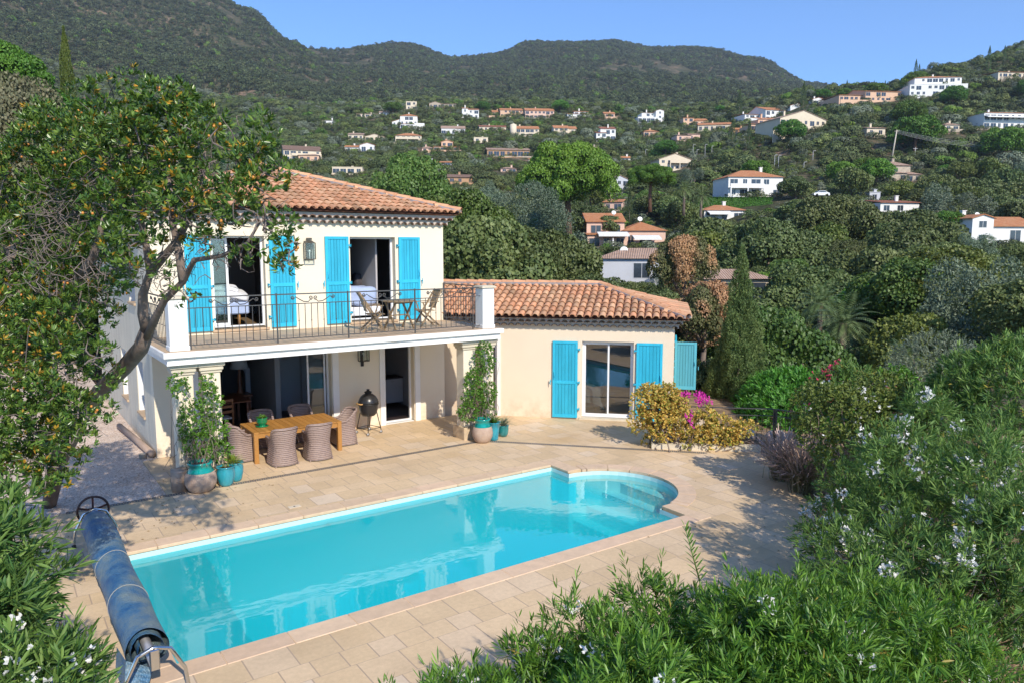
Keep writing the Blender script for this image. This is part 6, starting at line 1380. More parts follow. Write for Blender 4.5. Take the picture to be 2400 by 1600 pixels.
M_petal = leafmat('white_petal', (0.72, 0.70, 0.66), (0.82, 0.82, 0.80), .6, .2, 0, 0)
M_pink = leafmat('magenta_bract', (0.55, 0.02, 0.30), (0.75, 0.06, 0.45), .6, .2, 0, 0)
M_red = leafmat('red_petal', (0.60, 0.03, 0.10), (0.75, 0.10, 0.2), .6, .2, 0, 0)
M_fruit = mat('orange_fruit', (0.55, 0.17, 0.03), .5, var=.3, vscale=3, col2=(.66, .33, .06))
def limb_tubes(paths, sides=6):
    q = MB()
    for pts, r0, r1 in paths:
        n = len(pts); q.tube(pts, [r0+(r1-r0)*i/(n-1) for i in range(n)], sides, True)
    return q
def curve(a, b, seed, amp=.12, n=6):
    r = np.random.default_rng(seed); a = np.array(a, float); b = np.array(b, float); L_ = np.linalg.norm(b-a); o = r.normal(size=3)*amp*L_; o2 = r.normal(size=3)*amp*L_*.6
    return [tuple(a+(b-a)*t+o*math.sin(math.pi*t)+o2*math.sin(2*math.pi*t)) for t in np.linspace(0, 1, n)]
def flowers(name, P, size, m, parent, k=5, r=rng, cl=4, spread=.05):
    n = len(P); Pc = np.repeat(P, cl, 0)+r.normal(size=(n*cl, 3))*spread; A = rdir(n*cl, r); A[:, 2] = np.abs(A[:, 2]); A = unit(A-fh*.35)
    V, F, rep = shoots(Pc, A, k, size, size*.75, r, spread=1.5, shape='kite', stem=0, fold=.15)
    return tag(npmesh(name, V, F, m, tints(len(F)//rep, rep, 0, 1, .85, 1.1, r), parent=parent), kind='stuff')

# ---- large shrubs near the camera
def shrub(name, label, cat, lobes, n, k, ln, wd, m, seed, base=None, flower=None, stems=8, up=.6, shell=.25, spread=.9, group=None, shape='blade', stem=.14, tl=(0, 1), pw=1.3, axis_up=.5, stemr=.018, spikes=0, clump=0):
    r = np.random.default_rng(seed); lobes0 = lobes; lobes = clumps(lobes, clump, .42, r) if clump else lobes; T = empty(name, base if base is not None else (lobes[0][0], lobes[0][1], 0), 0, label, cat, group); b0 = np.array(T.location)
    P, Nn = lobes_points(lobes, n, r, shell, up); A = unit(Nn*.9+np.array([0, 0, 1])*axis_up+r.normal(size=P.shape)*.35)
    V, F, rep = shoots(P-b0, A, k, ln, wd, r, spread, shape, stem)
    nl = len(F)//rep; npmesh('foliage', V, F, m, tints(nl, rep, tl[0], tl[1], .75, 1.2, r, pw), parent=T)
    if cat == 'oleander' and n > 600:
        P2, N2 = lobes_points(lobes, max(20, n//28), r, .25, .5); V, F, rep = shoots(P2-b0, unit(N2+r.normal(size=P2.shape)*.5), 4, ln*.9, wd, r, 1.2, shape, .1)
        tag(npmesh('faded_leaves', V, F, leafmat('faded_oleander_leaf', (.34, .24, .05), (.42, .40, .08), .5, .2, 0, 0), tints(len(F)//rep, rep), parent=T), kind='stuff')
    if spikes:
        P2, N2 = lobes_points(lobes, spikes, r, .03, 1.0); P2 = P2[N2[:, 2] > .15]; A2_ = unit(np.array([0, 0, 1.0])+r.normal(size=P2.shape)*.22); V, F, rep = shoots(P2-b0, A2_, 18, ln*.95, wd, r, .75, shape, .34)
        npmesh('upright_shoots', V, F, m, tints(len(F)//rep, rep, .25, tl[1], .85, 1.25, r, 1), parent=T)['kind'] = 'stuff'
    q = MB()
    for l in lobes0:
        c = np.array(l[:3]); 
        for j in range(stems):
            e = c+rdir(1, r)[0]*np.array(l[3:6] if len(l) >= 6 else (l[3],)*3)*.8; s = np.array([b0[0]*.4+c[0]*.6, b0[1]*.4+c[1]*.6, b0[2]])+np.append(r.normal(size=2)*.2, 0)
            pts = curve(s-b0, e-b0, int(r.integers(1e9)), .08, 5); q.tube(pts, [stemr, stemr*.9, stemr*.7, stemr*.5, stemr*.25], 5, False)
    q.build('stems', M_bark, T)
    if flower:
        fn, fs, fm, cl, sp_ = flower; P2, N2 = lobes_points(lobes, fn, r, .04, .85); P2 = P2+N2*.05
        flowers('flowers', P2-b0, fs, fm, T, 5, r, cl, sp_)
    return T
def L(px, py, d, *rad): p = at(px, py, d); return (p[0], p[1], p[2], *(rad if len(rad) == 3 else (rad[0],)*3))
OLG = 'white flowering oleanders round the terrace'
# hedge along the near edge
shrub('oleander', 'bright green oleander hedge plant along the bottom of the photo, left of the tall shoot', 'oleander',
      [L(1040, 1750, 4.9, .36), L(1140, 1725, 5.0, .40), L(1240, 1685, 5.2, .42), L(1330, 1670, 5.1, .48), L(1130, 1820, 4.4, .42), L(1300, 1790, 4.3, .5), L(960, 1740, 4.8, .28), L(890, 1760, 4.7, .24)], 2100, 14, .118, .0155, LM['oleander'], 21, spikes=70, clump=11, base=(3.2, 4.3, 0), flower=(18, .03, M_petal, 10, .04), group=None)
shrub('oleander', 'bright green oleander with one tall shoot standing up over the paving', 'oleander',
      [L(1400, 1575, 5.8, .44), L(1500, 1535, 5.9, .46), L(1610, 1520, 6.0, .5), L(1720, 1500, 6.0, .5), L(1430, 1665, 5.2, .52), L(1600, 1645, 5.2, .62), L(1760, 1625, 5.2, .6), L(1550, 1755, 4.4, .6)], 3600, 14, .118, .0155, LM['oleander'], 22, spikes=120, clump=11, base=(5.6, 4.2, 0), flower=(24, .03, M_petal, 10, .04))
# the tall shoot
r = np.random.default_rng(5); sh = []; p0 = at(1640, 1360, 5.9); p1 = at(1606, 1235, 5.85); q = MB(); tall = empty('oleander_shoot', p0, 0, 'single tall leafy oleander shoot rising above the hedge over the paving', 'oleander')
for j in range(26):
    t = j/25; a = j*2.1; c = (p1-p0)*t+np.array([0, 0, 0]); d = unit(np.array([math.cos(a), math.sin(a), .75+1.2*t*t])); sh.append((c, d))
V, F, rep = leaf_faces(np.array([s[0] for s in sh]), np.array([s[1] for s in sh]), unit(np.array([[0, 0, 1.0]]*26)+np.array([s[1] for s in sh])*-.3), .13*(1-.3*np.linspace(0, 1, 26)), .02, .15, 'blade', .1)
npmesh('foliage', V, F, LM['oleander'], tints(26, rep, .3, 1), parent=tall); q.tube([tuple((p1-p0)*t-np.array([0, 0, .0]) for t in (0,))[0], tuple(p1-p0)], [.008, .004], 6); q.tube([tuple(-(p1-p0)*.8), (0, 0, 0)], [.01, .008], 6); q.build('stem', mat('green_stem', (.14, .22, .05), .6), tall)
shrub('oleander', 'green oleander in the bottom right corner below the big white flowering one', 'oleander',
      [L(1880, 1520, 6.2, .65), L(1850, 1640, 5.3, .7), L(2000, 1660, 5.2, .75), L(2050, 1540, 6.2, .7), L(2180, 1640, 5.6, .7), L(1930, 1460, 6.8, .42)], 3600, 14, .118, .0155, LM['oleander'], 23, spikes=90, clump=11, base=(7.6, 4.0, 0), flower=(30, .03, M_petal, 10, .04))
# big oleander on the right
shrub('oleander', 'large dark oleander with many white flower clusters at the right edge of the terrace', 'oleander',
      [L(2015, 1230, 10.6, .85), L(2060, 1115, 12.0, .85), L(2190, 1095, 11.6, 1.05), L(2330, 1150, 10.4, 1.05), L(2010, 1360, 8.9, .8), L(2150, 1250, 9.4, 1.05), L(2300, 1320, 8.2, 1.0), L(2130, 1420, 7.4, .85), L(2290, 1480, 7.2, .8), L(2400, 1250, 8.5, .9), L(2420, 1400, 7.6, .6), L(1965, 1290, 9.8, .42)], 9000, 11, .13, .018, LM['oleander2'], 24, spikes=220, base=(11.6, 5.6, 0), flower=(210, .040, M_petal, 15, .05), stems=12, clump=9)
shrub('oleander', 'olive-green oleander behind the big white flowering one, top of the right edge', 'oleander',
      [L(2330, 960, 13.5, 1.1), L(2400, 1020, 12.5, 1.0), L(2240, 1000, 13.5, .8), L(2400, 900, 14, .9)], 2600, 10, .16, .026, LM['oleander2'], 25, spikes=60, base=(15.5, 7.5, 0), flower=(10, .035, M_petal, 7, .06))
shrub('oleander', 'red flowering oleander beyond the white rose bush', 'oleander', [L(1990, 950, 17, .9), L(2060, 975, 16.5, .7)], 900, 9, .16, .03, LM['oleander2'], 26, flower=(26, .06, M_red, 6, .09))
shrub('rose_bush', 'rose bush with pale blooms at the end of the metal fence', 'rose bush', [L(1975, 1010, 14.2, .85), L(1920, 960, 14.6, .5), L(2060, 960, 15, .75), L(2010, 1090, 13.4, .7), L(2120, 1000, 14.5, .6)], 3000, 7, .07, .045, LM['broad'], 27, flower=(26, .05, M_petal, 4, .06), tl=(0, .8))
shrub('green_shrub', 'rounded bright green shrub right of the tall juniper', 'shrub', [L(1850, 950, 23, 1.4, 1.4, 1.1), L(1930, 965, 22, 1.1), L(1790, 950, 24, .9), L(1850, 1010, 21.5, 1.2), L(1790, 1000, 22.5, .9), L(1920, 1020, 21, 1.0)], 4200, 8, .2, .045, LM['shrub'], 28)
shrub('olive_bush', 'silvery grey olive shrub behind the oleanders on the right', 'shrub', [L(2190, 880, 19, 1.1), L(2130, 930, 18.5, .9), L(2260, 890, 19.5, .9)], 2200, 8, .10, .022, LM['olive'], 29)
shrub('young_lemon_tree', 'fresh light green bush between the rose bush and grey olive shrub', 'shrub', [L(2090, 920, 17, .55), L(2105, 980, 16.5, .55)], 700, 7, .09, .05, LM['climber'], 30)
# left foreground oleanders
shrub('oleander', 'oleander with white blossoms at the left edge beside the pool roller', 'oleander',
      [L(-55, 1300, 5.5, .36), L(25, 1330, 5.4, .28), L(-105, 1400, 5.0, .5), L(-5, 1420, 5.1, .3), L(65, 1290, 5.8, .15), L(85, 1370, 5.4, .13)], 900, 12, .16, .023, LM['oleander2'], 31, spikes=34, clump=10, base=(-.8, 7.0, 0), flower=(16, .034, M_petal, 9, .05))
shrub('oleander', 'oleander full of white blossoms in the bottom left corner', 'oleander',
      [L(15, 1640, 4.3, .38), L(135, 1650, 4.3, .28), L(75, 1590, 4.5, .22), L(-105, 1520, 4.6, .48), L(5, 1500, 4.7, .2), L(180, 1580, 4.5, .13)], 700, 12, .15, .021, LM['oleander2'], 32, spikes=36, clump=10, base=(-1.0, 4.6, 0), flower=(46, .034, M_petal, 9, .05))
# ---- bougainvillea / creeper on the fence
kl = [(13.62, 13.15), (14.2, 12.62), (14.8, 12.08), (15.3, 11.62)]
cre = [(13.55, 13.25, .8, .45, .45, .75), (13.95, 13.0, .8, .5, .45, .6), (14.4, 12.5, .48, .45, .4, .45), (14.85, 12.1, .42, .4, .38, .36), (15.25, 11.75, .36, .36, .33, .30), (13.75, 13.3, 1.15, .35, .3, .35), (14.1, 13.3, 1.0, .4, .3, .3)]
cr = shrub('creeper', 'yellow and orange leaved creeper with magenta flowers smothering the fence by the wing', 'creeper', cre, 3400, 6, .075, .055, LM['bougain'], 33, clump=16, spikes=0, base=(14.3, 12.8, 0), up=.4, flower=None, tl=(0, 1), pw=.75)
P2 = np.array([at(1600+r.uniform(-14, 14)+(45 if i % 2 else 0), 930+r.uniform(-12, 14)+(4 if i % 2 else 0), 19.0+r.uniform(-.2, .3)) for i in range(60)]+[at(1617+r.uniform(-8, 8), 985+r.uniform(-20, 30), 18.0) for i in range(8)])
flowers('flowers', P2-np.array([14.3, 12.8, 0]), .05, M_pink, cr, 4, r, 3, .04)
# ---- kerb, rocks, fences
def fence(P0, P1, h, label, z0=.12, sp=.12):
    P0 = Vector((*P0, z0)); P1 = Vector((*P1, z0)); d = P1-P0; L_ = d.length; d.normalize(); T = empty('metal_fence', P0, 0, label, 'fence'); q = MB()
    q.bar(Vector((0, 0, h)), d*L_+Vector((0, 0, h)), .04, .02); q.bar(Vector((0, 0, h-.17)), d*L_+Vector((0, 0, h-.17)), .025, .015); q.bar(Vector((0, 0, .08)), d*L_+Vector((0, 0, .08)), .025, .015)
    for i in range(1, int(L_/sp)): p = d*(i*sp); q.tube([(p.x, p.y, .08), (p.x, p.y, h-.17)], .007, 5, False)
    q.build('railing', M_iron, T); n = max(1, round(L_/1.7))
    for i in range(n+1): p = d*(L_*i/n); g = MB(); g.box(p.x-.018, p.x+.018, p.y-.018, p.y+.018, -.3, h+.01); g.build('post', M_iron, T)
fence((13.75, 13.45), (15.95, 11.35), .9, 'grey metal fence with vertical bars behind the orange creeper')
e1 = gz(1860, 1062); e2 = gz(1985, 1098); fence((15.97, 11.3), (16.5, 9.2), .9, 'grey metal fence with vertical bars running behind the rose bush')
q = MB()
q.prism([(13.45, 13.1), (15.45, 11.33), (15.62, 11.52), (13.65, 13.32)], -.1, .13); kb = q.build('low_kerb', M_stone); tag(kb, 'low pale stone kerb at the foot of the orange creeper', 'kerb')
def rock(loc, s, seed, label):
    rs = np.random.default_rng(seed); bm = bmesh.new(); bmesh.ops.create_icosphere(bm, subdivisions=2, radius=1)
    for v in bm.verts: v.co = Vector(v.co)*(1+rs.uniform(-.2, .2)); v.co.x *= s; v.co.y *= s*.8; v.co.z *= s*.6
    me = bpy.data.meshes.new('rock'); bm.to_mesh(me); bm.free(); me.materials.append(mat('garden_rock', (.5, .4, .33), .9, var=.2, bump=.4, bscale=8)); o = bpy.data.objects.new('rock', me); scene.collection.objects.link(o); o.location = loc; tag(o, label, 'rock', 'rocks behind the fence')
rock((15.9, 12.3, .15), .42, 1, 'pale boulder behind the fence, the nearer of two to the creeper'); rock((16.4, 11.6, .15), .35, 2, 'pale boulder behind the fence, close to the rose bush')
# garden ground strips
q = MB(); g0 = [(p[0], p[1]) for p in edge]
q.prism([g0[0], g0[1], g0[2], g0[3], (12.9, 6.3), (12.5, 6.28), (10.5, 4.98), (7, 4.58), (3, 5.18), (-.6, 5.58), (-.62, 15.5), (.9, 16.19), (-6, 16.2), (-6, -1), (12, -3), (19, 2), (24, 10), (22, 16), (17.2, 19), (17.2, 14.6), (16.4, 13.2)], -.5, -.03)
m, nt, out = newmat('dry_soil'); Lk = nt.links.new; b = nd(nt, 'ShaderNodeBsdfPrincipled', i_Roughness=0.95); tc = nd(nt, 'ShaderNodeTexCoord'); n1 = nd(nt, 'ShaderNodeTexNoise', i_Scale=3.0, i_Detail=9.0, i_Roughness=.75); Lk(tc.outputs['Object'], n1.inputs['Vector'])
rp = nd(nt, 'ShaderNodeValToRGB'); e = rp.color_ramp.elements; e[0].position = .35; e[0].color = (.10, .06, .035, 1); e[1].position = .65; e[1].color = (.42, .28, .16, 1); Lk(n1.outputs[0], rp.inputs[0]); Lk(rp.outputs[0], b.inputs['Base Color']); bp = nd(nt, 'ShaderNodeBump', i_Strength=1, i_Distance=.05); Lk(n1.outputs[0], bp.inputs['Height']); Lk(bp.outputs[0], b.inputs['Normal']); Lk(b.outputs[0], out.inputs[0])
tag(q.build('planting_bed', m), kind='structure')
n = 9000; pts = np.stack([rng.uniform(7, 14, n), rng.uniform(-1.5, 5, n), np.full(n, -.02)], 1); D = rdir(n); D[:, 2] = np.abs(D[:, 2])*.25; V, F, rep = leaf_faces(pts, unit(D), np.tile([0, 0, 1.0], (n, 1)), .16, .012, .1, 'kite')
tag(npmesh('dry_straw', V, F, leafmat('straw', (.42, .26, .11), (.66, .47, .25), .8, .1, 0, 0), tints(n, rep)), kind='stuff')
# ---- ornamental grass
gc = gz(1880, 1150); T = empty('fountain_grass', (gc[0], gc[1], 0), 0, 'tuft of brownish pink fountain grass at the curved edge of the paving', 'grass tuft'); n = 1500; V_, F_, T_ = [], [], []
for c, cnt in (((0, 0), 700), ((.5, -.75), 500), ((.35, .75), 500)):
    a = rng.uniform(0, 6.283, cnt); ln = rng.uniform(.55, 1.2, cnt); tilt = rng.uniform(.25, 1.45, cnt); segs = 4; prev = np.stack([c[0]+rng.normal(size=cnt)*.09, c[1]+rng.normal(size=cnt)*.09, np.zeros(cnt)], 1); w_ = .006
    for s in range(segs):
        th = tilt*(.35+.65*s/segs*1.6); d = np.stack([np.cos(a)*np.sin(th), np.sin(a)*np.sin(th), np.cos(th)], 1); nx = prev+d*(ln/segs)[:, None]; sd_ = np.stack([-np.sin(a), np.cos(a), np.zeros(cnt)], 1)*(w_*(1.1-s/segs) if s < 3 else .012)
        o = sum(len(v) for v in V_); V_.append(np.stack([prev-sd_, prev+sd_, nx+sd_*.8, nx-sd_*.8], 1).reshape(-1, 3)); k = np.arange(cnt)[:, None]*4+o; F_.append(np.concatenate([k+[0, 1, 2], k+[0, 2, 3]], 1).reshape(-1, 3)); tt = tints(cnt, 2, .7 if s == 3 else 0, 1 if s == 3 else .5); T_.append(tt); prev = nx
npmesh('blades', np.concatenate(V_), np.concatenate(F_), LM['grass'], np.concatenate(T_), parent=T)
q = MB(); q.lathe([(0, 0), (.16, 0), (.1, .08), (0, .1)], n=8); q.build('clump_base', M_twig, T)
# ---- climbers on the columns
def climber(label, x, y, hts, seed, dens, m=LM['climber'], w_=.42):
    r = np.random.default_rng(seed); lb = [(x+r.uniform(-w_, w_)*(.9 if z > .7 else .7), y+r.uniform(-.16, .1), z, r.uniform(.12, .24), .14, r.uniform(.14, .26)) for z in np.linspace(hts[0], hts[1], 17)]+[(x+r.uniform(-.4, .35), y, z, .3, .25, .24) for z in (hts[0]+.05, hts[0]+.25, hts[0]+.4)]
    T = shrub('climbing_plant', label, 'climbing plant', lb, dens, 5, .055, .036, m, seed, base=(x, y, .58), stems=3, up=.2, shell=.5, axis_up=.1, stem=.05, stemr=.006); return T
climber('leafy climber with thin tendrils growing from the left jar up the two left columns', 3.42, 16.34, (.72, 2.3), 41, 2600)
climber('bright green climber growing from the right jar up the two right columns', 10.42, 16.34, (.75, 2.4), 42, 3000)
def spiky(loc, n, ln, m, label, seed, w_=.014, tl=(0, 1)):
    r = np.random.default_rng(seed); T = empty('spiky_plant', loc, 0, label, 'potted plant'); a = r.uniform(0, 6.28, n); th = r.uniform(.1, 1.25, n); d = np.stack([np.cos(a)*np.sin(th), np.sin(a)*np.sin(th), np.cos(th)], 1)
    V, F, rep = leaf_faces(np.zeros((n, 3))+r.normal(size=(n, 3))*[.03, .03, .005], d, unit(np.tile([0, 0, 1.0], (n, 1))+r.normal(size=(n, 3))*.1), ln*(.6+.5*r.random(n)), w_, .2, 'blade', .3); npmesh('leaves', V, F, m, tints(n, rep, *tl), parent=T)
    q = MB(); q.lathe([(0, 0), (.035, 0), (.02, .06), (0, .07)], n=8); q.build('crown_base', M_twig, T)
spiky((4.08, 16.36, .40), 170, .36, LM['yellow'], 'yellow-green grassy plant in the blue pots by the left jar', 51); spiky((10.70, 16.15, .46), 120, .3, LM['climber'], 'leafy green plant in the tall blue pot', 52, .03, (0, .6)); spiky((11.12, 16.3, .28), 110, .42, LM['olive'], 'spiky grey-green plant in the small teal pot', 53)
spiky((5.22, 18.0, .95), 40, .16, LM['climber'], 'small pale succulent in the green pot on the table', 54, .035)
spiky((3.90, 16.22, .39), 30, .14, LM['yellow'], 'low yellowish shoots in the round blue pot', 55)
# ---- arbutus tree on the left
r = np.random.default_rng(77)
AL = [(120,345,12,.6),(195,300,12,.5),(300,265,11.5,.55),(400,280,11,.55),(165,400,11.5,.85),(280,370,11,.85),(385,350,10.5,.7),(475,345,10,.5),(560,350,9.5,.45),(600,420,9.3,.45),(90,480,12,.9),(200,510,11,.75),(310,490,10.5,.7),(425,460,10,.6),(520,440,9.5,.5),(590,500,9,.45),(635,540,9,.32),(120,620,11.5,.8),(240,610,10.5,.5),(330,590,10,.42),(480,560,9.3,.2),(575,600,9,.2),(655,600,8.8,.24),(50,760,11,.85),(150,740,10.5,.7),(235,720,10.2,.32),(395,665,9.9,.24),(450,690,9.7,.16),(40,900,10,.85),(145,880,9.8,.6),(225,830,9.6,.26),(20,1040,9.5,.7),(120,1010,9.5,.5),(20,620,11.5,.8),(-30,480,12,.6),(-60,800,10.5,1),(200,985,9.6,.38),(110,1080,9.5,.42),(40,1110,9.4,.4),(160,1090,9.6,.28),(545,520,9.2,.25), (455,520,9.6,.35)]
AL = [(a, b_, c*(.80 if a > 250 else .87), e_*(.80 if a > 250 else .87)) for a, b_, c, e_ in AL]; lob = [L(*a) for a in AL]; tb = at(112, 1165, 14.3); tb[2] = -.05
T = empty('strawberry_tree', tb, 0, 'big strawberry tree with orange fruit and crooked grey trunk overhanging the left', 'tree')
lobc = clumps(lob, 11, .36, r); P, Nn = lobes_points(lobc, 17000, r, .22, .4); keep = r.random(len(P)) < .92; P, Nn = P[keep], Nn[keep]
A = unit(Nn*.7+np.array([0, 0, .6])+r.normal(size=P.shape)*.4); V, F, rep = shoots(P-tb, A, 8, .076, .027, r, 1.1, 'kite', .05)
tt = tints(len(F)//rep, rep, 0, 1, .7, 1.25, r, 1.8); npmesh('foliage', V, F, LM['arbutus'], tt, parent=T)
ys = r.random(len(P)) < .07; V, F, rep = shoots(P[ys]-tb, A[ys], 7, .075, .026, r, 1.2, 'kite', .04); npmesh('yellow_leaves', V, F, leafmat('yellowing_leaf', (.35, .26, .03), (.62, .33, .04), .4, .25, 0, 0), tints(len(F)//rep, rep), parent=T)
fp = P[r.choice(len(P), 330, replace=False)][:230]; q = MB()
for c in fp:
    for k in range(int(r.integers(1, 4))): s = c-tb+r.normal(size=3)*.035-np.array([0, 0, .04]); q.sphere(s, .017, 5, 4)
tag(q.build('fruit', M_fruit, T), kind='stuff')
W = lambda px, py, d: tuple(at(px, py, d*(.80+.2*max(0., min(1., (py-820)/350.)) if px > 200 else .87+.13*max(0., min(1., (py-900)/250.))))-tb)
q = limb_tubes([([(0, 0, 0), W(140, 1080, 13.6), W(185, 990, 13), W(235, 915, 12.4), W(290, 862, 11.8), W(330, 815, 11.3), W(345, 775, 11.0)], .135, .085),
  ([W(345, 775, 11.0), W(335, 735, 10.9), W(335, 690, 10.8), W(352, 640, 10.6), W(340, 560, 10.6), W(320, 470, 10.7), W(300, 360, 11)], .07, .02),
  ([W(345, 790, 11.0), W(365, 745, 10.6), W(385, 705, 10.3), W(430, 660, 10.0), W(455, 610, 9.8), W(520, 600, 9.5), W(580, 570, 9.2), W(610, 520, 9.1)], .05, .011),
  ([W(430, 660, 10.0), W(420, 600, 10), W(400, 500, 10.1), W(395, 400, 10.4)], .05, .02), ([W(352, 640, 10.6), W(420, 560, 10.2), W(470, 450, 10), W(480, 350, 10)], .05, .015),
  ([(0, 0, 0), W(130, 1000, 12.5), W(120, 850, 11.8), W(150, 700, 11.5), W(180, 560, 11.4), W(170, 420, 11.6)], .11, .03), ([W(120, 850, 11.8), W(60, 750, 11.5), W(30, 600, 11.6)], .07, .02), ([W(150, 700, 11.5), W(220, 600, 11), W(260, 450, 11)], .07, .02)], 8)
q.build('trunk', M_bark, T)
q = MB()
for li, l in enumerate(lob):
    c = np.array(l[:3]); 
    for j in range(int(8 if l[3] > .4 else 5)):
        d = rdir(1, r)[0]; e = c+d*l[3]*r.uniform(.85, 1.08); s = c+r.normal(size=3)*l[3]*.25; q.tube([tuple(np.array(x)-tb) for x in curve(s, e, int(r.integers(1e9)), .18, 6)], [.011, .01, .008, .006, .004, .002], 4, False)
# bare grey twiggy patches
for (px, py, d, R_, n_) in ((a_[0], a_[1], a_[2]*.82, a_[3]*.82, a_[4]) for a_ in ((60, 560, 10.9, .6, 34), (170, 560, 10.5, .5, 34), (130, 470, 11, .4, 50), (250, 420, 10.5, .4, 40), (230, 640, 10.4, .35, 30), (490, 400, 9.7, .3, 40), (360, 640, 10.2, .3, 30), (430, 600, 9.8, .3, 30), (120, 650, 10.8, .5, 40), (530, 600, 9.2, .3, 20))):
    c = at(px, py, d)
    for j in range(n_): s = c+r.normal(size=3)*R_*.4; e = s+rdir(1, r)[0]*R_*r.uniform(.4, 1); q.tube([tuple(np.array(x)-tb) for x in curve(s, e, int(r.integers(1e9)), .2, 5)], [.006, .005, .004, .003, .002], 4, False)
tag(q.build('twigs', M_twig, T), kind='stuff')

# ---- fallen leaves on the paving
n = 260; Pf = np.stack([np.concatenate([rng.uniform(-.4, 5, 150), rng.uniform(9, 13, 110)]), np.concatenate([rng.uniform(13.6, 18.5, 150), rng.uniform(6.5, 12.6, 110)]), np.full(n, .006)], 1)
ok = ~((Pf[:, 0] > 1.2) & (Pf[:, 0] < 12.2) & (Pf[:, 1] > 9) & (Pf[:, 1] < 13.8)) & (Pf[:, 0]+Pf[:, 1]*.9 < 22); Pf = Pf[ok]; D = rdir(len(Pf)); D[:, 2] *= .08; V, F, rep = leaf_faces(Pf, unit(D), np.tile([0, 0, 1.0], (len(Pf), 1)), .06, .022, .3)
tag(npmesh('fallen_leaves', V, F, leafmat('dead_leaf', (.22, .12, .04), (.45, .30, .10), .7, .1, 0, 0), tints(len(Pf), rep)), kind='stuff')
# ================================================================== TREES OF THE SLOPE
def crown(kind, n, size, seed):
    """crown of unit half width centred on the origin, growing from z=0 up"""
    r = np.random.default_rng(seed)
    if kind == 'oak':
        lb = []
        for k in range(40):
            u = rdir(1, r)[0]; u[2] = abs(u[2])*.9-.15; rad = r.uniform(.5, .9); s = r.uniform(.13, .34); lb.append((u[0]*rad, u[1]*rad, .85+u[2]*.62, s, s, s*.85))
        lb.append((0, 0, .8, .6, .6, .5)); P, N = lobes_points(lb, n, r, .12, .3); up = .25; w = .8
    elif kind == 'pine':
        lb = []
        for k in range(80):
            a = k*2.39996+r.uniform(-.3, .3); q = min(1, math.sqrt((k+.5)/80)*r.uniform(.92, 1.06)); x, y = q*math.cos(a)*.86, q*math.sin(a)*.86; z = .90+.56*math.sqrt(max(0, 1-q**2.4))-.13*r.random(); s = r.uniform(.10, .23); lb.append((x, y, z, s, s, s*.7))
        for k in range(26): a = k*2.39996; q = math.sqrt((k+.5)/26)*.8; lb.append((q*math.cos(a), q*math.sin(a), .82+.2*r.random(), .2, .2, .14))
        P, N = lobes_points(lb, n, r, .10, .5); up = .7; w = .62
    elif kind == 'cypress':
        n0 = n; t = r.random(n0)**.8; a = r.uniform(0, 6.28, n0); rad = np.sin(np.clip(t*1.0+.05, 0, 1)*math.pi)**.6*(1-.45*t)*(.8+.3*r.random(n0))*.5*(1+.18*np.sin(a*3+t*17))
        P = np.stack([np.cos(a)*rad, np.sin(a)*rad, t*5.2], 1); N = unit(np.stack([np.cos(a), np.sin(a), np.full(n0, .3)], 1)); up = 1.6; w = .45
    elif kind == 'juniper':
        lb = []
        for k in range(90):
            t = k/89; a = k*2.4; rad = (1-t)**.95*.74*(.75+.25*math.sin(k)); s = .28*(1-t)**.6+.05; lb.append((rad*math.cos(a), rad*math.sin(a), .25+4.75*t, s*.6, s*.6, s*1.7))
        P, N = lobes_points(lb, n, r, .2, .3); up = 1.3; w = .3
    elif kind == 'olive':
        lb = []
        for k in range(22):
            u = rdir(1, r)[0]; rad = r.uniform(.45, .8); s = r.uniform(.18, .32); lb.append((u[0]*rad, u[1]*rad, 1.1+u[2]*.8, s, s, s))
        P, N = lobes_points(lb, n, r, .3, .3); up = .4; w = .4
    A = unit(N+np.array([0, 0, up*.6])+r.normal(size=P.shape)*.45); nj = {'pine': .28, 'oak': .38}.get(kind, .45); D = unit(np.cross(N, rdir(len(P), r))*.9+A*.4) if kind not in ('juniper', 'cypress') else unit(A+np.array([0, 0, .6])+r.normal(size=P.shape)*.25)
    V, F, rep = leaf_faces(P, D, unit(N+r.normal(size=P.shape)*nj), size*(.7+.6*r.random(len(P))), size*w*(.8+.4*r.random(len(P))), .15, 'kite')
    nl = len(F)//rep; T_ = tints(nl, 1, 0, 1, .82, 1.15, r, 1.5)
    # some sprays catch a paler or duller leaf colour in patches
    pn = vnoise(P[:, 0]*3.1+7, P[:, 1]*3.1+P[:, 2]*2.3, seed); T_[:, 0] = np.clip(T_[:, 0]*.7+.45*(pn-.35), 0, 1); 
    if seed == 145: T_[:, 0] = np.clip((vnoise(P[:, 0]*2.2+3, P[:, 1]*2.2+P[:, 2]*2.0, 9)-.5)*6, 0, 1)*(.6+.4*r.random(nl))+.15*r.random(nl)
    return V, F, np.repeat(T_, rep, 0)
PROTO = {}
def proto(key, kind, m, n, size, seed, trunk):
    T = empty(key, (0, 0, -500)); V, F, t = crown(kind, n, size, seed); npmesh('crown', V, F, m, t, parent=T)
    q = MB(); r = random.Random(seed)
    for (pts, r0, r1) in trunk: q.tube(pts, [r0+(r1-r0)*i/(len(pts)-1) for i in range(len(pts))], 7)
    q.build('trunk', M_bark2 if kind == 'pine' else M_bark, T); PROTO.setdefault(key, []).append(T); return T
otr = [([(0, 0, -.6), (.04, .02, .1), (-.03, .03, .5), (.02, 0, .9)], .09, .04), ([(0, 0, .2), (.3, .1, .6), (.5, .2, .9)], .05, .02), ([(0, 0, .25), (-.3, -.1, .6), (-.45, .1, 1.0)], .05, .02), ([(0, 0, .3), (.05, -.3, .7), (0, -.45, 1.0)], .045, .02)]
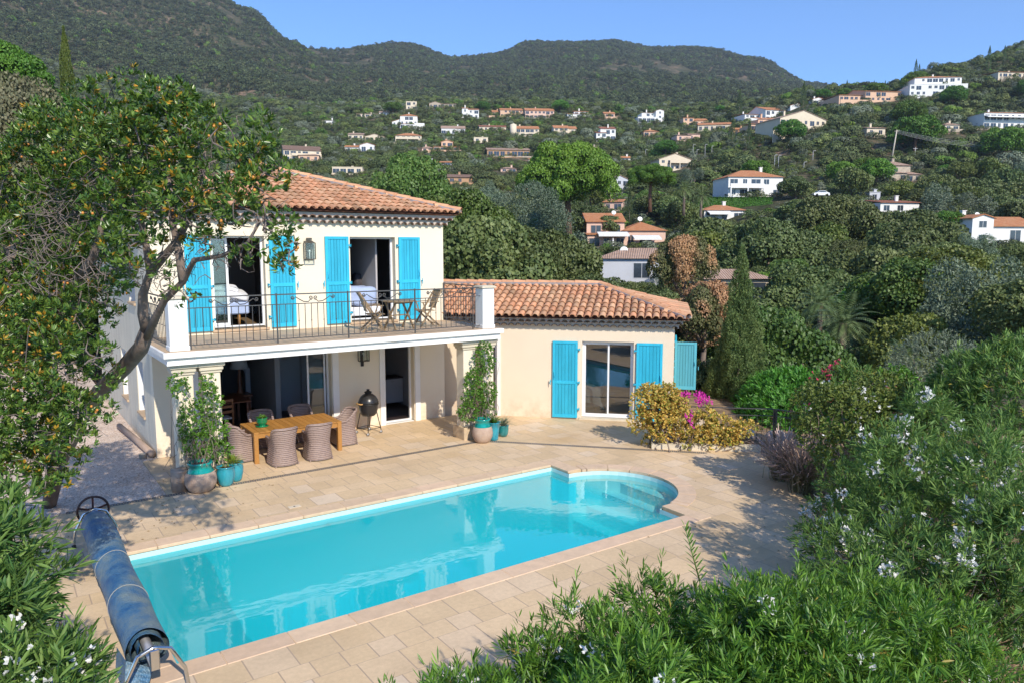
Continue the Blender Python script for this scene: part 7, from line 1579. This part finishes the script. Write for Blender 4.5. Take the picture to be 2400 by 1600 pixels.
ptr = [([(0, 0, -.4), (.03, .02, .3), (-.02, .03, .8), (.0, 0, 1.15)], .075, .045)]+[([(0, 0, .75), (.3*math.cos(a), .3*math.sin(a), 1.0), (.62*math.cos(a), .62*math.sin(a), 1.2)], .04, .02) for a in (0, 1.3, 2.5, 3.8, 5.1)]
ctr = [([(0, 0, -.3), (0, 0, 2.5)], .07, .03)]
for s in range(3): proto('holm_oak', 'oak', LM['oak'], 7500, .105, 100+s, otr)
proto('holm_oak_dense', 'oak', LM['oak'], 30000, .048, 110, otr); proto('holm_oak_dense', 'oak', LM['oak'], 30000, .048, 111, otr)
for s in range(2): proto('umbrella_pine', 'pine', LM['pine'], 14000, .07, 120+s, ptr)
proto('umbrella_pine_big', 'pine', LM['pine'], 70000, .040, 125, ptr)
for s in range(2): proto('cypress', 'cypress', LM['cypress'], 2600, .13, 130+s, ctr)
for s in range(2): proto('broadleaf_tree', 'oak', LM['broad'], 7500, .095, 140+s, otr)
proto('broadleaf_dense', 'oak', LM['broad'], 24000, .05, 142, otr)
proto('dry_oak', 'oak', LM['oakbrown'], 24000, .052, 145, otr)
for s in range(2): proto('olive_tree', 'olive', LM['olive'], 6500, .09, 150+s, otr)
proto('olive_dense', 'olive', LM['olive'], 26000, .045, 155, otr)
proto('pale_oak', 'oak', LM['oakpale'], 52000, .032, 148, otr)
proto('pale_cypress', 'cypress', LM['broad'], 5000, .13, 133, ctr)
proto('juniper', 'juniper', LM['juniper'], 60000, .075, 160, ctr)
def palm_proto():
    T = empty('palm', (0, 0, -500)); r = np.random.default_rng(3); P, D, N, Ls = [], [], [], []
    for k in range(46):
        a = k*2.4; el = 1.35-1.9*(k/46); p = np.array([0, 0, 3.0]); d = np.array([math.cos(a)*math.cos(el), math.sin(a)*math.cos(el), math.sin(el)]); s = unit(np.array([-math.sin(a), math.cos(a), 0]))
        for j in range(16):
            p = p+d*.11; d = unit(d-np.array([0, 0, .085])); nn = unit(np.cross(s, d))
            for sg in (-1, 1): P.append(p.copy()); D.append(unit(d*.6+s*sg*.8-np.array([0, 0, .15]))); N.append(nn); Ls.append(.42*math.sin(math.pi*(j+1.5)/18)+.08)
    V, F, rep = leaf_faces(np.array(P), np.array(D), np.array(N), np.array(Ls), .045, .2, 'kite'); npmesh('crown', V, F, LM['palm'], tints(len(P), rep, 0, 1, .8, 1.2, r), parent=T)
    q = MB(); q.tube([(0, 0, -.5), (.05, 0, 1.5), (0, 0, 3.0)], [.2, .17, .2], 8); q.build('trunk', M_bark, T); PROTO['palm'] = [T]
palm_proto()
index_children()
FACT = {'holm_oak': 'tree', 'umbrella_pine': 'pine tree'}
def plant(key, name, loc, s, label, group=None, cat='tree', sz=1.0, rz=None, v=None):
    src = PROTO[key][(v if v is not None else random.randrange(99)) % len(PROTO[key])]; c = copy_tree(src); c.name = name
    c.location = loc; c.rotation_euler = (0, 0, random.uniform(0, 6.28) if rz is None else rz); c.scale = (s, s, s*sz); tag(c, label, cat, group); return c
PLACED = []
def top_tree(key, name, px, pyt, R, d, label, group=None, cat='tree', sz=1.0, unit_h=1.55, zb=None, **k):
    """tree whose crown tops out at photo height pyt"""
    g = gpt(px, d); top = at(px, pyt, d)[2]; h = R*sz*unit_h; base = min(g[2], top-h) if zb is None else zb
    s = R; szz = (top-base)/(R*unit_h) if zb is not None else sz; PLACED.append((g[0], g[1], R))
    loc = (g[0], g[1], top-R*szz*unit_h); return plant(key, name, loc, s, label, group, cat, szz, **k)
# --- named trees
RX_ = []
top_tree('umbrella_pine_big', 'umbrella_pine', 1333, 322, 8.6, 128, 'huge bright green umbrella pine with thick trunk in the middle of the view', unit_h=1.62, sz=1.32, v=0); RX_.append((1210, 322, 1455, 500, 128))
top_tree('umbrella_pine_big', 'umbrella_pine', 1522, 382, 5.3, 160, 'wide low umbrella pine right of the huge one', unit_h=1.62, sz=.95); RX_.append((1462, 382, 1580, 430, 160))
NP = [(1555, 330, 29, 'flat umbrella pine above the cream gabled house'), (928, 240, 22, 'umbrella pine on the village crest left of the square tower house'), (1133, 239, 19, 'umbrella pine on the crest left of the wide cream house'), (1311, 236, 21, 'round umbrella pine on the crest right of the long pink house'), (1677, 248, 13, 'small umbrella pine on the crest beside the silver tree'),
      (1840, 283, 38, 'rounded umbrella pine just right of the broad gabled house'), (2130, 272, 60, 'big bright umbrella pine in front of the leaning power pole'), (2045, 375, 42, 'left one of two round pines above the red roofed block'), (1960, 378, 36, 'round pine right of the white villa hedge, darker of the pair'), (2020, 370, 40, 'bright round pine beside the stone hexagonal house'), (2335, 298, 58, 'wide umbrella pine below the striped bungalow at the right edge'), (2120, 170, 36, 'umbrella pine left of the white villa near the top right'), (2210, 203, 32, 'round pine in front of the white villa near the top right'), (1910, 210, 20, 'umbrella pine on the right skyline near the tall cypress'), (1960, 208, 18, 'second umbrella pine on the right skyline'), (2110, 238, 40, 'pine crown under the terracotta house'), (2390, 182, 40, 'pine at the right edge above the striped bungalow'), (2030, 196, 26, 'dark pine on the skyline above the terracotta house')]
for (px, pyt, rp, lab) in NP:
    P, D = find(px, pyt+rp*1.5, 60, 800); R = rp/1772*D; top_tree('umbrella_pine', 'umbrella_pine', px, pyt, R, D, lab, 'umbrella pines singled out on the slope', 'tree', 1.0 if rp < 30 else 1.15); RX_.append((px-rp, pyt, px+rp, pyt+rp*.8, D))
CY = [(1882, 196, 268, 'tallest dark cypress on the right skyline'), (1984, 190, 222, 'thin cypress right of the skyline pines'), (2145, 143, 190, 'cypress on the ridge left of the white villa'), (2153, 153, 190, 'shorter cypress beside the ridge cypress'), (2316, 113, 172, 'cypress on the top right ridge'), (2353, 110, 150, 'cypress at the top of the right ridge'), (1732, 215, 285, 'cypress rising above the long orange roofed house'), (1755, 285, 352, 'slim cypress in the row below the orange roofed house, first'), (1716, 275, 345, 'slim cypress in the row left of the peach stepped house'), (1787, 320, 350, 'slim cypress in the row under the peach stepped house'), (1375, 435, 505, 'dark cypress right of the big pine trunk'), (1475, 445, 530, 'dark cypress beside the small pink house'), (1076, 232, 256, 'thin cypress on the village crest'), (2048, 190, 210, 'small cypress left of the terracotta house'), (2074, 190, 212, 'small cypress above the terracotta house'), (1222, 400, 440, 'squat cypress under the left side of the big pine'), (785, 268, 312, 'thin cypress by the small white house on the left'), (853, 262, 300, 'thin cypress near the crest on the left')]
for (px, a, b_, lab) in CY:
    P, D = find(px, b_, 60, 900); h = (b_-a)/1772*D; c = plant('cypress', 'cypress', (P[0], P[1], P[2]), h/5.2, lab, 'cypresses singled out on the slope', 'cypress', 1.0); RX_.append((px-7, a, px+7, b_, D))
g = gpt(1740, 25); c = plant('juniper', 'juniper', (g[0], g[1], at(1740, 955, 25)[2]), 1.08, 'tall dark cone-shaped juniper beside the wing', None, 'juniper', 1.0)
top = at(1752, 571, 25)[2]; c.scale = (1.3, 1.3, (top-at(1740, 960, 25)[2])/5.2); PLACED.append((g[0], g[1], 1.5))
g = at(165, 300, 60); c = plant('pale_cypress', 'cypress', (g[0], g[1], at(165, 330, 60)[2]), 1.9, 'very thin pale cypress against the mountain at the upper left', None, 'cypress', (at(165, 66, 60)[2]-at(165, 330, 60)[2])/5.2/1.9); c.scale = (1.15, 1.15, (at(165, 66, 60)[2]-at(165, 330, 60)[2])/5.2)
PLACED.append((g[0], g[1], 2))
# palms
for (px, pyt, s, d, lab) in ((1930, 672, .95, 48, 'fan palm left of the two below the dark oaks'), (1985, 705, 1.15, 42, 'broad fan palm in the hollow behind the garden'), (1600, 425, 1.55, 160, 'palm beside the low white bungalow hedge'), (1640, 440, 1.5, 150, 'wider palm right of the hedge palm'), (950, 322, 1.3, 470, 'tiny palm by the two-tier villa on the far slope'), (2135, 805, .5, 30, 'dark palm behind the olive shrub')):
    g = gpt(px, d); top = at(px, pyt, d)[2]; plant('palm', 'palm', (g[0], g[1], top-4.1*s), s, lab, None, 'palm'); RECTS.append((px-35, pyt, px+35, pyt+90, d)) if d < 60 else None; PLACED.append((g[0], g[1], 2))
# near background trees
NB = [('holm_oak_dense', 'holm_oak', 1120, 478, 5.0, 42, 'big dark evergreen oak right behind the villa roof', 1.15), ('broadleaf_dense', 'broadleaf_tree', 1075, 428, 4.2, 56, 'olive-yellow broadleaf tree behind the right end of the villa roof', 1.2), ('holm_oak_dense', 'holm_oak', 1270, 512, 3.9, 45, 'dark evergreen oak behind the ridge of the wing', 1.2), ('olive_dense', 'bare_topped_tree', 1235, 470, 3.6, 62, 'greyish half-bare tree below the huge pine', 1.1), ('holm_oak_dense', 'holm_oak', 1400, 632, 2.5, 38, 'rounded oak behind the right part of the wing roof', 1.1), ('dry_oak', 'dry_oak', 1605, 545, 2.1, 44, 'oak with dry orange-tan leaves right of the wing', 1.3), ('dry_oak', 'dry_oak', 1655, 650, 1.7, 31, 'smaller half-dry oak behind the end of the wing', 1.3), ('holm_oak_dense', 'holm_oak', 1530, 668, 2.2, 34, 'dark oak over the right hip of the wing roof', 1.2), ('broadleaf_dense', 'broadleaf_tree', 1830, 700, 3.2, 32, 'bushy tree right of the juniper', 1.3),
      ('holm_oak_dense', 'holm_oak', 1800, 490, 7.5, 90, 'large dark oak left of the hillside hollow', 1.1), ('holm_oak_dense', 'holm_oak', 1960, 440, 6.5, 105, 'tall dark oak below the round pines', 1.2), ('holm_oak_dense', 'holm_oak', 2150, 495, 6.5, 85, 'massive dark oak left of the white gabled house', 1.1), ('holm_oak_dense', 'holm_oak', 2060, 560, 6, 70, 'dark oak in the middle of the right woodland', 1.1), ('holm_oak_dense', 'holm_oak', 1900, 600, 5, 62, 'dark oak above the fan palms', 1.1), ('holm_oak_dense', 'holm_oak', 2230, 620, 6, 60, 'dark oak at the right below the white gabled house', 1.0), ('broadleaf_dense', 'broadleaf_tree', 2180, 720, 3.0, 38, 'light green feathery tree over the grey olive shrub', 1.3), ('olive_dense', 'olive_tree', 2320, 690, 4.0, 40, 'soft grey-green tree at the right edge above the oleanders', 1.3), ('holm_oak_dense', 'holm_oak', 2390, 600, 5.0, 52, 'dark oak against the right edge', 1.1),
      ('pale_oak', 'pale_oak', 35, 140, 3.5, 30, 'pale brownish oak at the upper left edge', 1.5), ('umbrella_pine_big', 'stone_pine', 10, 84, 4.4, 55, 'bright green pine behind the pale oak at the upper left', 1.3), ('umbrella_pine', 'stone_pine', 150, 212, 2.6, 48, 'small bright pine crown at the foot of the thin cypress', 1.2), ('holm_oak_dense', 'holm_oak', 60, 430, 5, 34, 'dark evergreen oak at the left edge behind the strawberry tree', 1.2), ('holm_oak_dense', 'holm_oak', 230, 560, 4, 40, 'dark evergreen oak left of the villa side wall', 1.2), ('broadleaf_dense', 'broadleaf_tree', 950, 350, 6.5, 100, 'dark leafy tree rising above the right slope of the villa roof', 1.3), ('broadleaf_dense', 'broadleaf_tree', 740, 420, 4.5, 60, 'green tree top just above the villa roof', 1.0), ('holm_oak_dense', 'holm_oak', 840, 425, 4.5, 60, 'dark tree top over the middle of the villa roof slope', 1.0), ('holm_oak_dense', 'holm_oak', 1740, 850, 2.0, 27, 'dark bush at the foot of the juniper', 1.1), ('holm_oak_dense', 'holm_oak', 1655, 820, 1.8, 27, 'shaded bush beside the end wall of the wing', 1.4)]
for (key, nm, px, pyt, R, d, lab, sz) in NB: top_tree(key, nm, px, pyt, R, d, lab, None, 'tree', sz, unit_h=1.62)
# clipped hedge
P, D = find(1720, 492, 90, 400); Hd = empty('clipped_hedge', P, math.atan2(rt[1], rt[0]), 'long clipped green hedge above the low white bungalow', 'hedge'); wH = 170/1772*D; hH = 26/1772*D
q = MB(); q.box(-wH/2, wH/2, -.8, .8, 0, hH*.93); q.build('hedge_core', mat('hedge_inner', (.02, .04, .012), .9), Hd); n = 9000; Pn = np.stack([rng.uniform(-wH/2, wH/2, n), rng.choice([-.85, .85], n)*1.0, rng.uniform(0, hH, n)], 1); tp = rng.random(n) < .45; Pn[tp, 1] = rng.uniform(-.85, .85, tp.sum()); Pn[tp, 2] = hH; Nn = np.where(tp[:, None], [0, 0, 1.0], np.stack([np.zeros(n), np.sign(Pn[:, 1]), np.zeros(n)], 1)); V, F, rep = leaf_faces(Pn, unit(np.cross(Nn, rdir(n))+Nn*.3), unit(Nn+rdir(n)*.5), .42, .3, .15); npmesh('foliage', V, F, LM['pine'], tints(n, rep, 0, .7), parent=Hd); RX_.append((1640, 465, 1810, 492, D))
RECTS += RX_
# --- individual trees scattered on the slope
def blocked(p, R, H, d, slack=.35):
    cx_, ty, _ = pr((p[0], p[1], p[2]+H)); _, by, _ = pr(p); rp = R*FPX/d*.85
    for (x0, y0, x1, y1, D) in RECTS:
        if d < D+3 and x0-rp < cx_ < x1+rp and ty < y1-(y1-y0)*slack and by > y0: return True
        if abs(d-D) < R+5 and x0-rp < cx_ < x1+rp and abs(by-y1) < 14: return True
    return False
cand = []; d = 30.0
while d < 250:
    st = 3.9+d*.021; w_ = 1500*d/1772; l = -w_*.95
    while l < w_*.85: cand.append((d+rng.uniform(-.4, .4)*st, l+rng.uniform(-.35, .35)*st)); l += st
    d += st*1.0
cnt = {}; GL = {'holm_oak': ('dark green holm oak, one of many rounded trees covering the near slope', 'holm oaks on the near slope'), 'umbrella_pine': ('brighter green pine scattered among the dark oaks of the near slope', 'bright pines among the oaks'), 'broadleaf_tree': ('yellowish green leafy tree scattered among the dark oaks of the near slope', 'leafy trees among the oaks'), 'olive_tree': ('grey-green airy tree scattered among the dark oaks of the near slope', 'grey trees among the oaks')}
rest = []
for (d, l) in cand:
    p = fh*d+rt*l; x, y = p[0], p[1]
    if (-3 < x < 20 and y < 31 and d < 34) or (2 < x < 13 and y < 31): continue
    z = float(terr(x, y)); px_ = 1200+1772*l/d; R = rng.uniform(2.3, 4.3)*(1+d/500); H = R*1.45
    if px_ < -120 or px_ > 2520: continue
    if px_ < 640 and d < 60: continue
    if any((x-a)**2+(y-b_)**2 < (R*.6+c*.6)**2 for a, b_, c in PLACED): continue
    if blocked((x, y, z), R, H, d): continue
    # keep the near field low where the photograph looks down into the hollow
    q_ = rng.random(); key = 'holm_oak' if q_ < .70 else 'broadleaf_tree' if q_ < .82 else 'olive_tree' if q_ < .92 else 'umbrella_pine'
    if px_ < 700 and rng.random() < .3: continue
    if sum(cnt.values()) > 620 or cnt.get(key, 0) >= 290: rest.append((d, l)); continue
    cnt[key] = cnt.get(key, 0)+1
    lab, grp = GL[key]; name_ = key; key = {'holm_oak': 'holm_oak_dense', 'broadleaf_tree': 'broadleaf_dense', 'olive_tree': 'olive_dense'}.get(key, key) if d < 95 else key; sc = R*(.8 if key == 'umbrella_pine' else 1); plant(key, name_, (x, y, z-.15*R), sc, lab, grp, 'tree', rng.uniform(.8, 1.15))
print('slope trees', cnt, 'left to the wood', len(rest))
# --- the far wood: crowns instanced on points, one object for every tone of foliage
def tmpl(name, m, n, sz, seed, flat=.85, blobs=9):
    r = np.random.default_rng(seed); lb = [(u[0]*.55, u[1]*.55, .55+u[2]*.32, q, q, q*.85) for u, q in zip(rdir(blobs, r), r.uniform(.28, .55, blobs))]
    P, N = lobes_points(lb, n, r, .08, .55); D = unit(np.cross(N, rdir(len(P), r))); V, F, rep = leaf_faces(P, D, unit(N+r.normal(size=P.shape)*.3), sz*(.7+.6*r.random(len(P))), sz*.9, .12, 'kite'); V[:, 2] *= flat
    t = tints(len(P), 1, 0, 1, .8, 1.2, r, 1.6); o = npmesh(name, V, F, m, np.repeat(t, rep, 0)); scene.collection.objects.unlink(o); return o
def scatter_object(name, P, S, tpl, seed):
    r = np.random.default_rng(seed); me = bpy.data.meshes.new(name); me.vertices.add(len(P)); me.vertices.foreach_set('co', P.astype(np.float32).ravel())
    sc = np.stack([S, S, S*(.8+.5*r.random(len(P)))], 1); a = me.attributes.new('scl', 'FLOAT_VECTOR', 'POINT'); a.data.foreach_set('vector', sc.astype(np.float32).ravel())
    a = me.attributes.new('rotz', 'FLOAT', 'POINT'); a.data.foreach_set('value', r.uniform(0, 6.28, len(P)).astype(np.float32)); o = bpy.data.objects.new(name, me); scene.collection.objects.link(o)
    g = bpy.data.node_groups.new(name, 'GeometryNodeTree'); g.interface.new_socket('Geometry', in_out='INPUT', socket_type='NodeSocketGeometry'); g.interface.new_socket('Geometry', in_out='OUTPUT', socket_type='NodeSocketGeometry')
    N_ = g.nodes.new; gi, go, ip, oi = N_('NodeGroupInput'), N_('NodeGroupOutput'), N_('GeometryNodeInstanceOnPoints'), N_('GeometryNodeObjectInfo'); oi.inputs[0].default_value = tpl; oi.inputs['As Instance'].default_value = True
    a1 = N_('GeometryNodeInputNamedAttribute'); a1.data_type = 'FLOAT_VECTOR'; a1.inputs[0].default_value = 'scl'; a2 = N_('GeometryNodeInputNamedAttribute'); a2.data_type = 'FLOAT'; a2.inputs[0].default_value = 'rotz'; cx3 = N_('ShaderNodeCombineXYZ')
    K = g.links.new; K(gi.outputs[0], ip.inputs['Points']); K(oi.outputs['Geometry'], ip.inputs['Instance']); K(a1.outputs[0], ip.inputs['Scale']); K(a2.outputs[0], cx3.inputs[2]); K(cx3.outputs[0], ip.inputs['Rotation']); K(ip.outputs[0], go.inputs[0])
    md = o.modifiers.new('scatter', 'NODES'); md.node_group = g; return tag(o, kind='stuff')
WM = [leafmat('far_oak', (0.050, 0.070, 0.028), (0.135, 0.160, 0.060), .7, .05, .35, .015, .2), leafmat('far_green', (0.075, 0.105, 0.034), (0.18, 0.215, 0.07), .7, .05, .3, .02, .2), leafmat('far_pine', (0.07, 0.14, 0.022), (0.17, 0.25, 0.045), .7, .05, .25, .02, .2), leafmat('far_grey', (0.11, 0.135, 0.09), (0.23, 0.26, 0.18), .7, .05, .2, .02, .2)]
def scatter(d0, d1, k, smin):
    out_ = []; d = d0
    while d < d1:
        st = smin+d*k; w_ = 1400*d/1772; n = int(2*w_/st); l = -w_+np.arange(n)*st+rng.uniform(-.45, .45, n)*st; dd = d+rng.uniform(-.45, .45, n)*st; out_.append(np.stack([dd, l], 1)); d += st*1.0
    return np.concatenate(out_)
def towood(C):
    P = C[:, :1]*fh+C[:, 1:]*rt; P = P[:, :2]; z = terr(P[:, 0], P[:, 1]); return np.stack([P[:, 0], P[:, 1], z], 1)
def spread(name, P3, S, probs, n, sz, seed, flat=.85):
    r = np.random.default_rng(seed); q_ = r.random(len(P3)); lo = 0
    for k, p in enumerate(probs):
        idx = np.where((q_ >= lo) & (q_ < lo+p))[0]; lo += p
        for h in range(2 if k == 0 else 1):
            ii_ = idx[h::2] if k == 0 else idx
            if len(ii_): scatter_object(name, P3[ii_], S[ii_], tmpl('crown_pattern', WM[k], n, sz, seed*10+k*2+h, flat), seed+k+h)
r = np.random.default_rng(4)
C = np.concatenate([scatter(250, 760, .0056, 3.6)]+([np.array(rest)] if rest else [])); P3 = towood(C); keep = np.ones(len(C), bool); S = r.uniform(2.4, 5.4, len(C))
for i in range(len(C)):
    if blocked(P3[i], S[i], S[i]*1.3, C[i, 0], .15): keep[i] = False
keep &= fbm(P3[:, 0]/28, P3[:, 1]/28, 3, 21) < .66
C, P3, S = C[keep], P3[keep], S[keep]; P3[:, 2] -= S*.15; spread('distant_woodland', P3, S, (.66, .17, .08, .09), 1500, .12, 5); print('woodland', len(C))
C = scatter(40, 700, .0035, 1.9); P3 = towood(C); S = r.uniform(.7, 1.5, len(C))*(1+C[:, 0]/700); px_ = 1200+1772*C[:, 1]/C[:, 0]
keep = (px_ > -100) & (px_ < 2500) & ~((P3[:, 0] > -3) & (P3[:, 0] < 20) & (P3[:, 1] < 34))
for i in np.where(keep)[0]:
    if any(C[i, 0] < D+4 and x0-3 < px_[i] < x1+3 and 583-(P3[i, 2]+S[i]*1.1-5)*1772/C[i, 0] < y1-(y1-y0)*.22 and 583-(P3[i, 2]-5)*1772/C[i, 0] > y0 for (x0, y0, x1, y1, D) in RECTS): keep[i] = False
keep &= fbm(P3[:, 0]/16, P3[:, 1]/16, 3, 61) < .60
C, P3, S = C[keep], P3[keep], S[keep]; spread('hillside_scrub', P3, S, (.5, .28, .1, .12), 420, .17, 7); print('scrub', len(C))
C = scatter(760, 2150, .0014, 5.2); P3 = towood(C); px_ = 1200+1772*C[:, 1]/C[:, 0]
keep = (px_ > -120) & (px_ < 2450); yy = 583-(P3[:, 2]-5)*1772/C[:, 0]; keep &= yy > -60; keep &= ~((px_ > 1900) & (yy > 235))
gap = .45*fbm(P3[:, 0]/150, P3[:, 1]/150, 3, 31)+.75*fbm(P3[:, 0]/26, P3[:, 1]/26, 3, 33); bare = np.where((px_ > 470) & (px_ < 960) & (C[:, 0] > 1000), .56, np.where((px_ > 560), .62, .68)); keep &= gap < bare
C, P3 = C[keep], P3[keep]; S = r.uniform(2.6, 6.2, len(C)); P3[:, 2] -= S*.2; WM[0] = leafmat('ridge_oak', (0.034, 0.048, 0.022), (0.11, 0.13, 0.055), .75, .03, .35, .015, .2); WM[1] = WM[0]; spread('mountain_woodland', P3, S, (.80, .15, .05), 260, .22, 9, .95); print('mountain', len(C))
for ts in PROTO.values():                      # the patterns the copies came from are removed
    for t in ts:
        for c in CH.get(t.name, []): bpy.data.objects.remove(c)
        bpy.data.objects.remove(t)
# ================================================================== AIR
hm, nt, out = newmat('air_haze'); pv = nd(nt, 'ShaderNodeVolumePrincipled'); pv.inputs['Color'].default_value = (0.72, 0.82, 1.0, 1); pv.inputs['Density'].default_value = 0.00012; pv.inputs['Anisotropy'].default_value = 0.2
nt.links.new(pv.outputs[0], out.inputs[1])
q = MB(); q.box(-2600, 3200, -2600, 3400, -60, 900); tag(q.build('haze', hm), kind='stuff')
scene.cycles.volume_bounces = 0
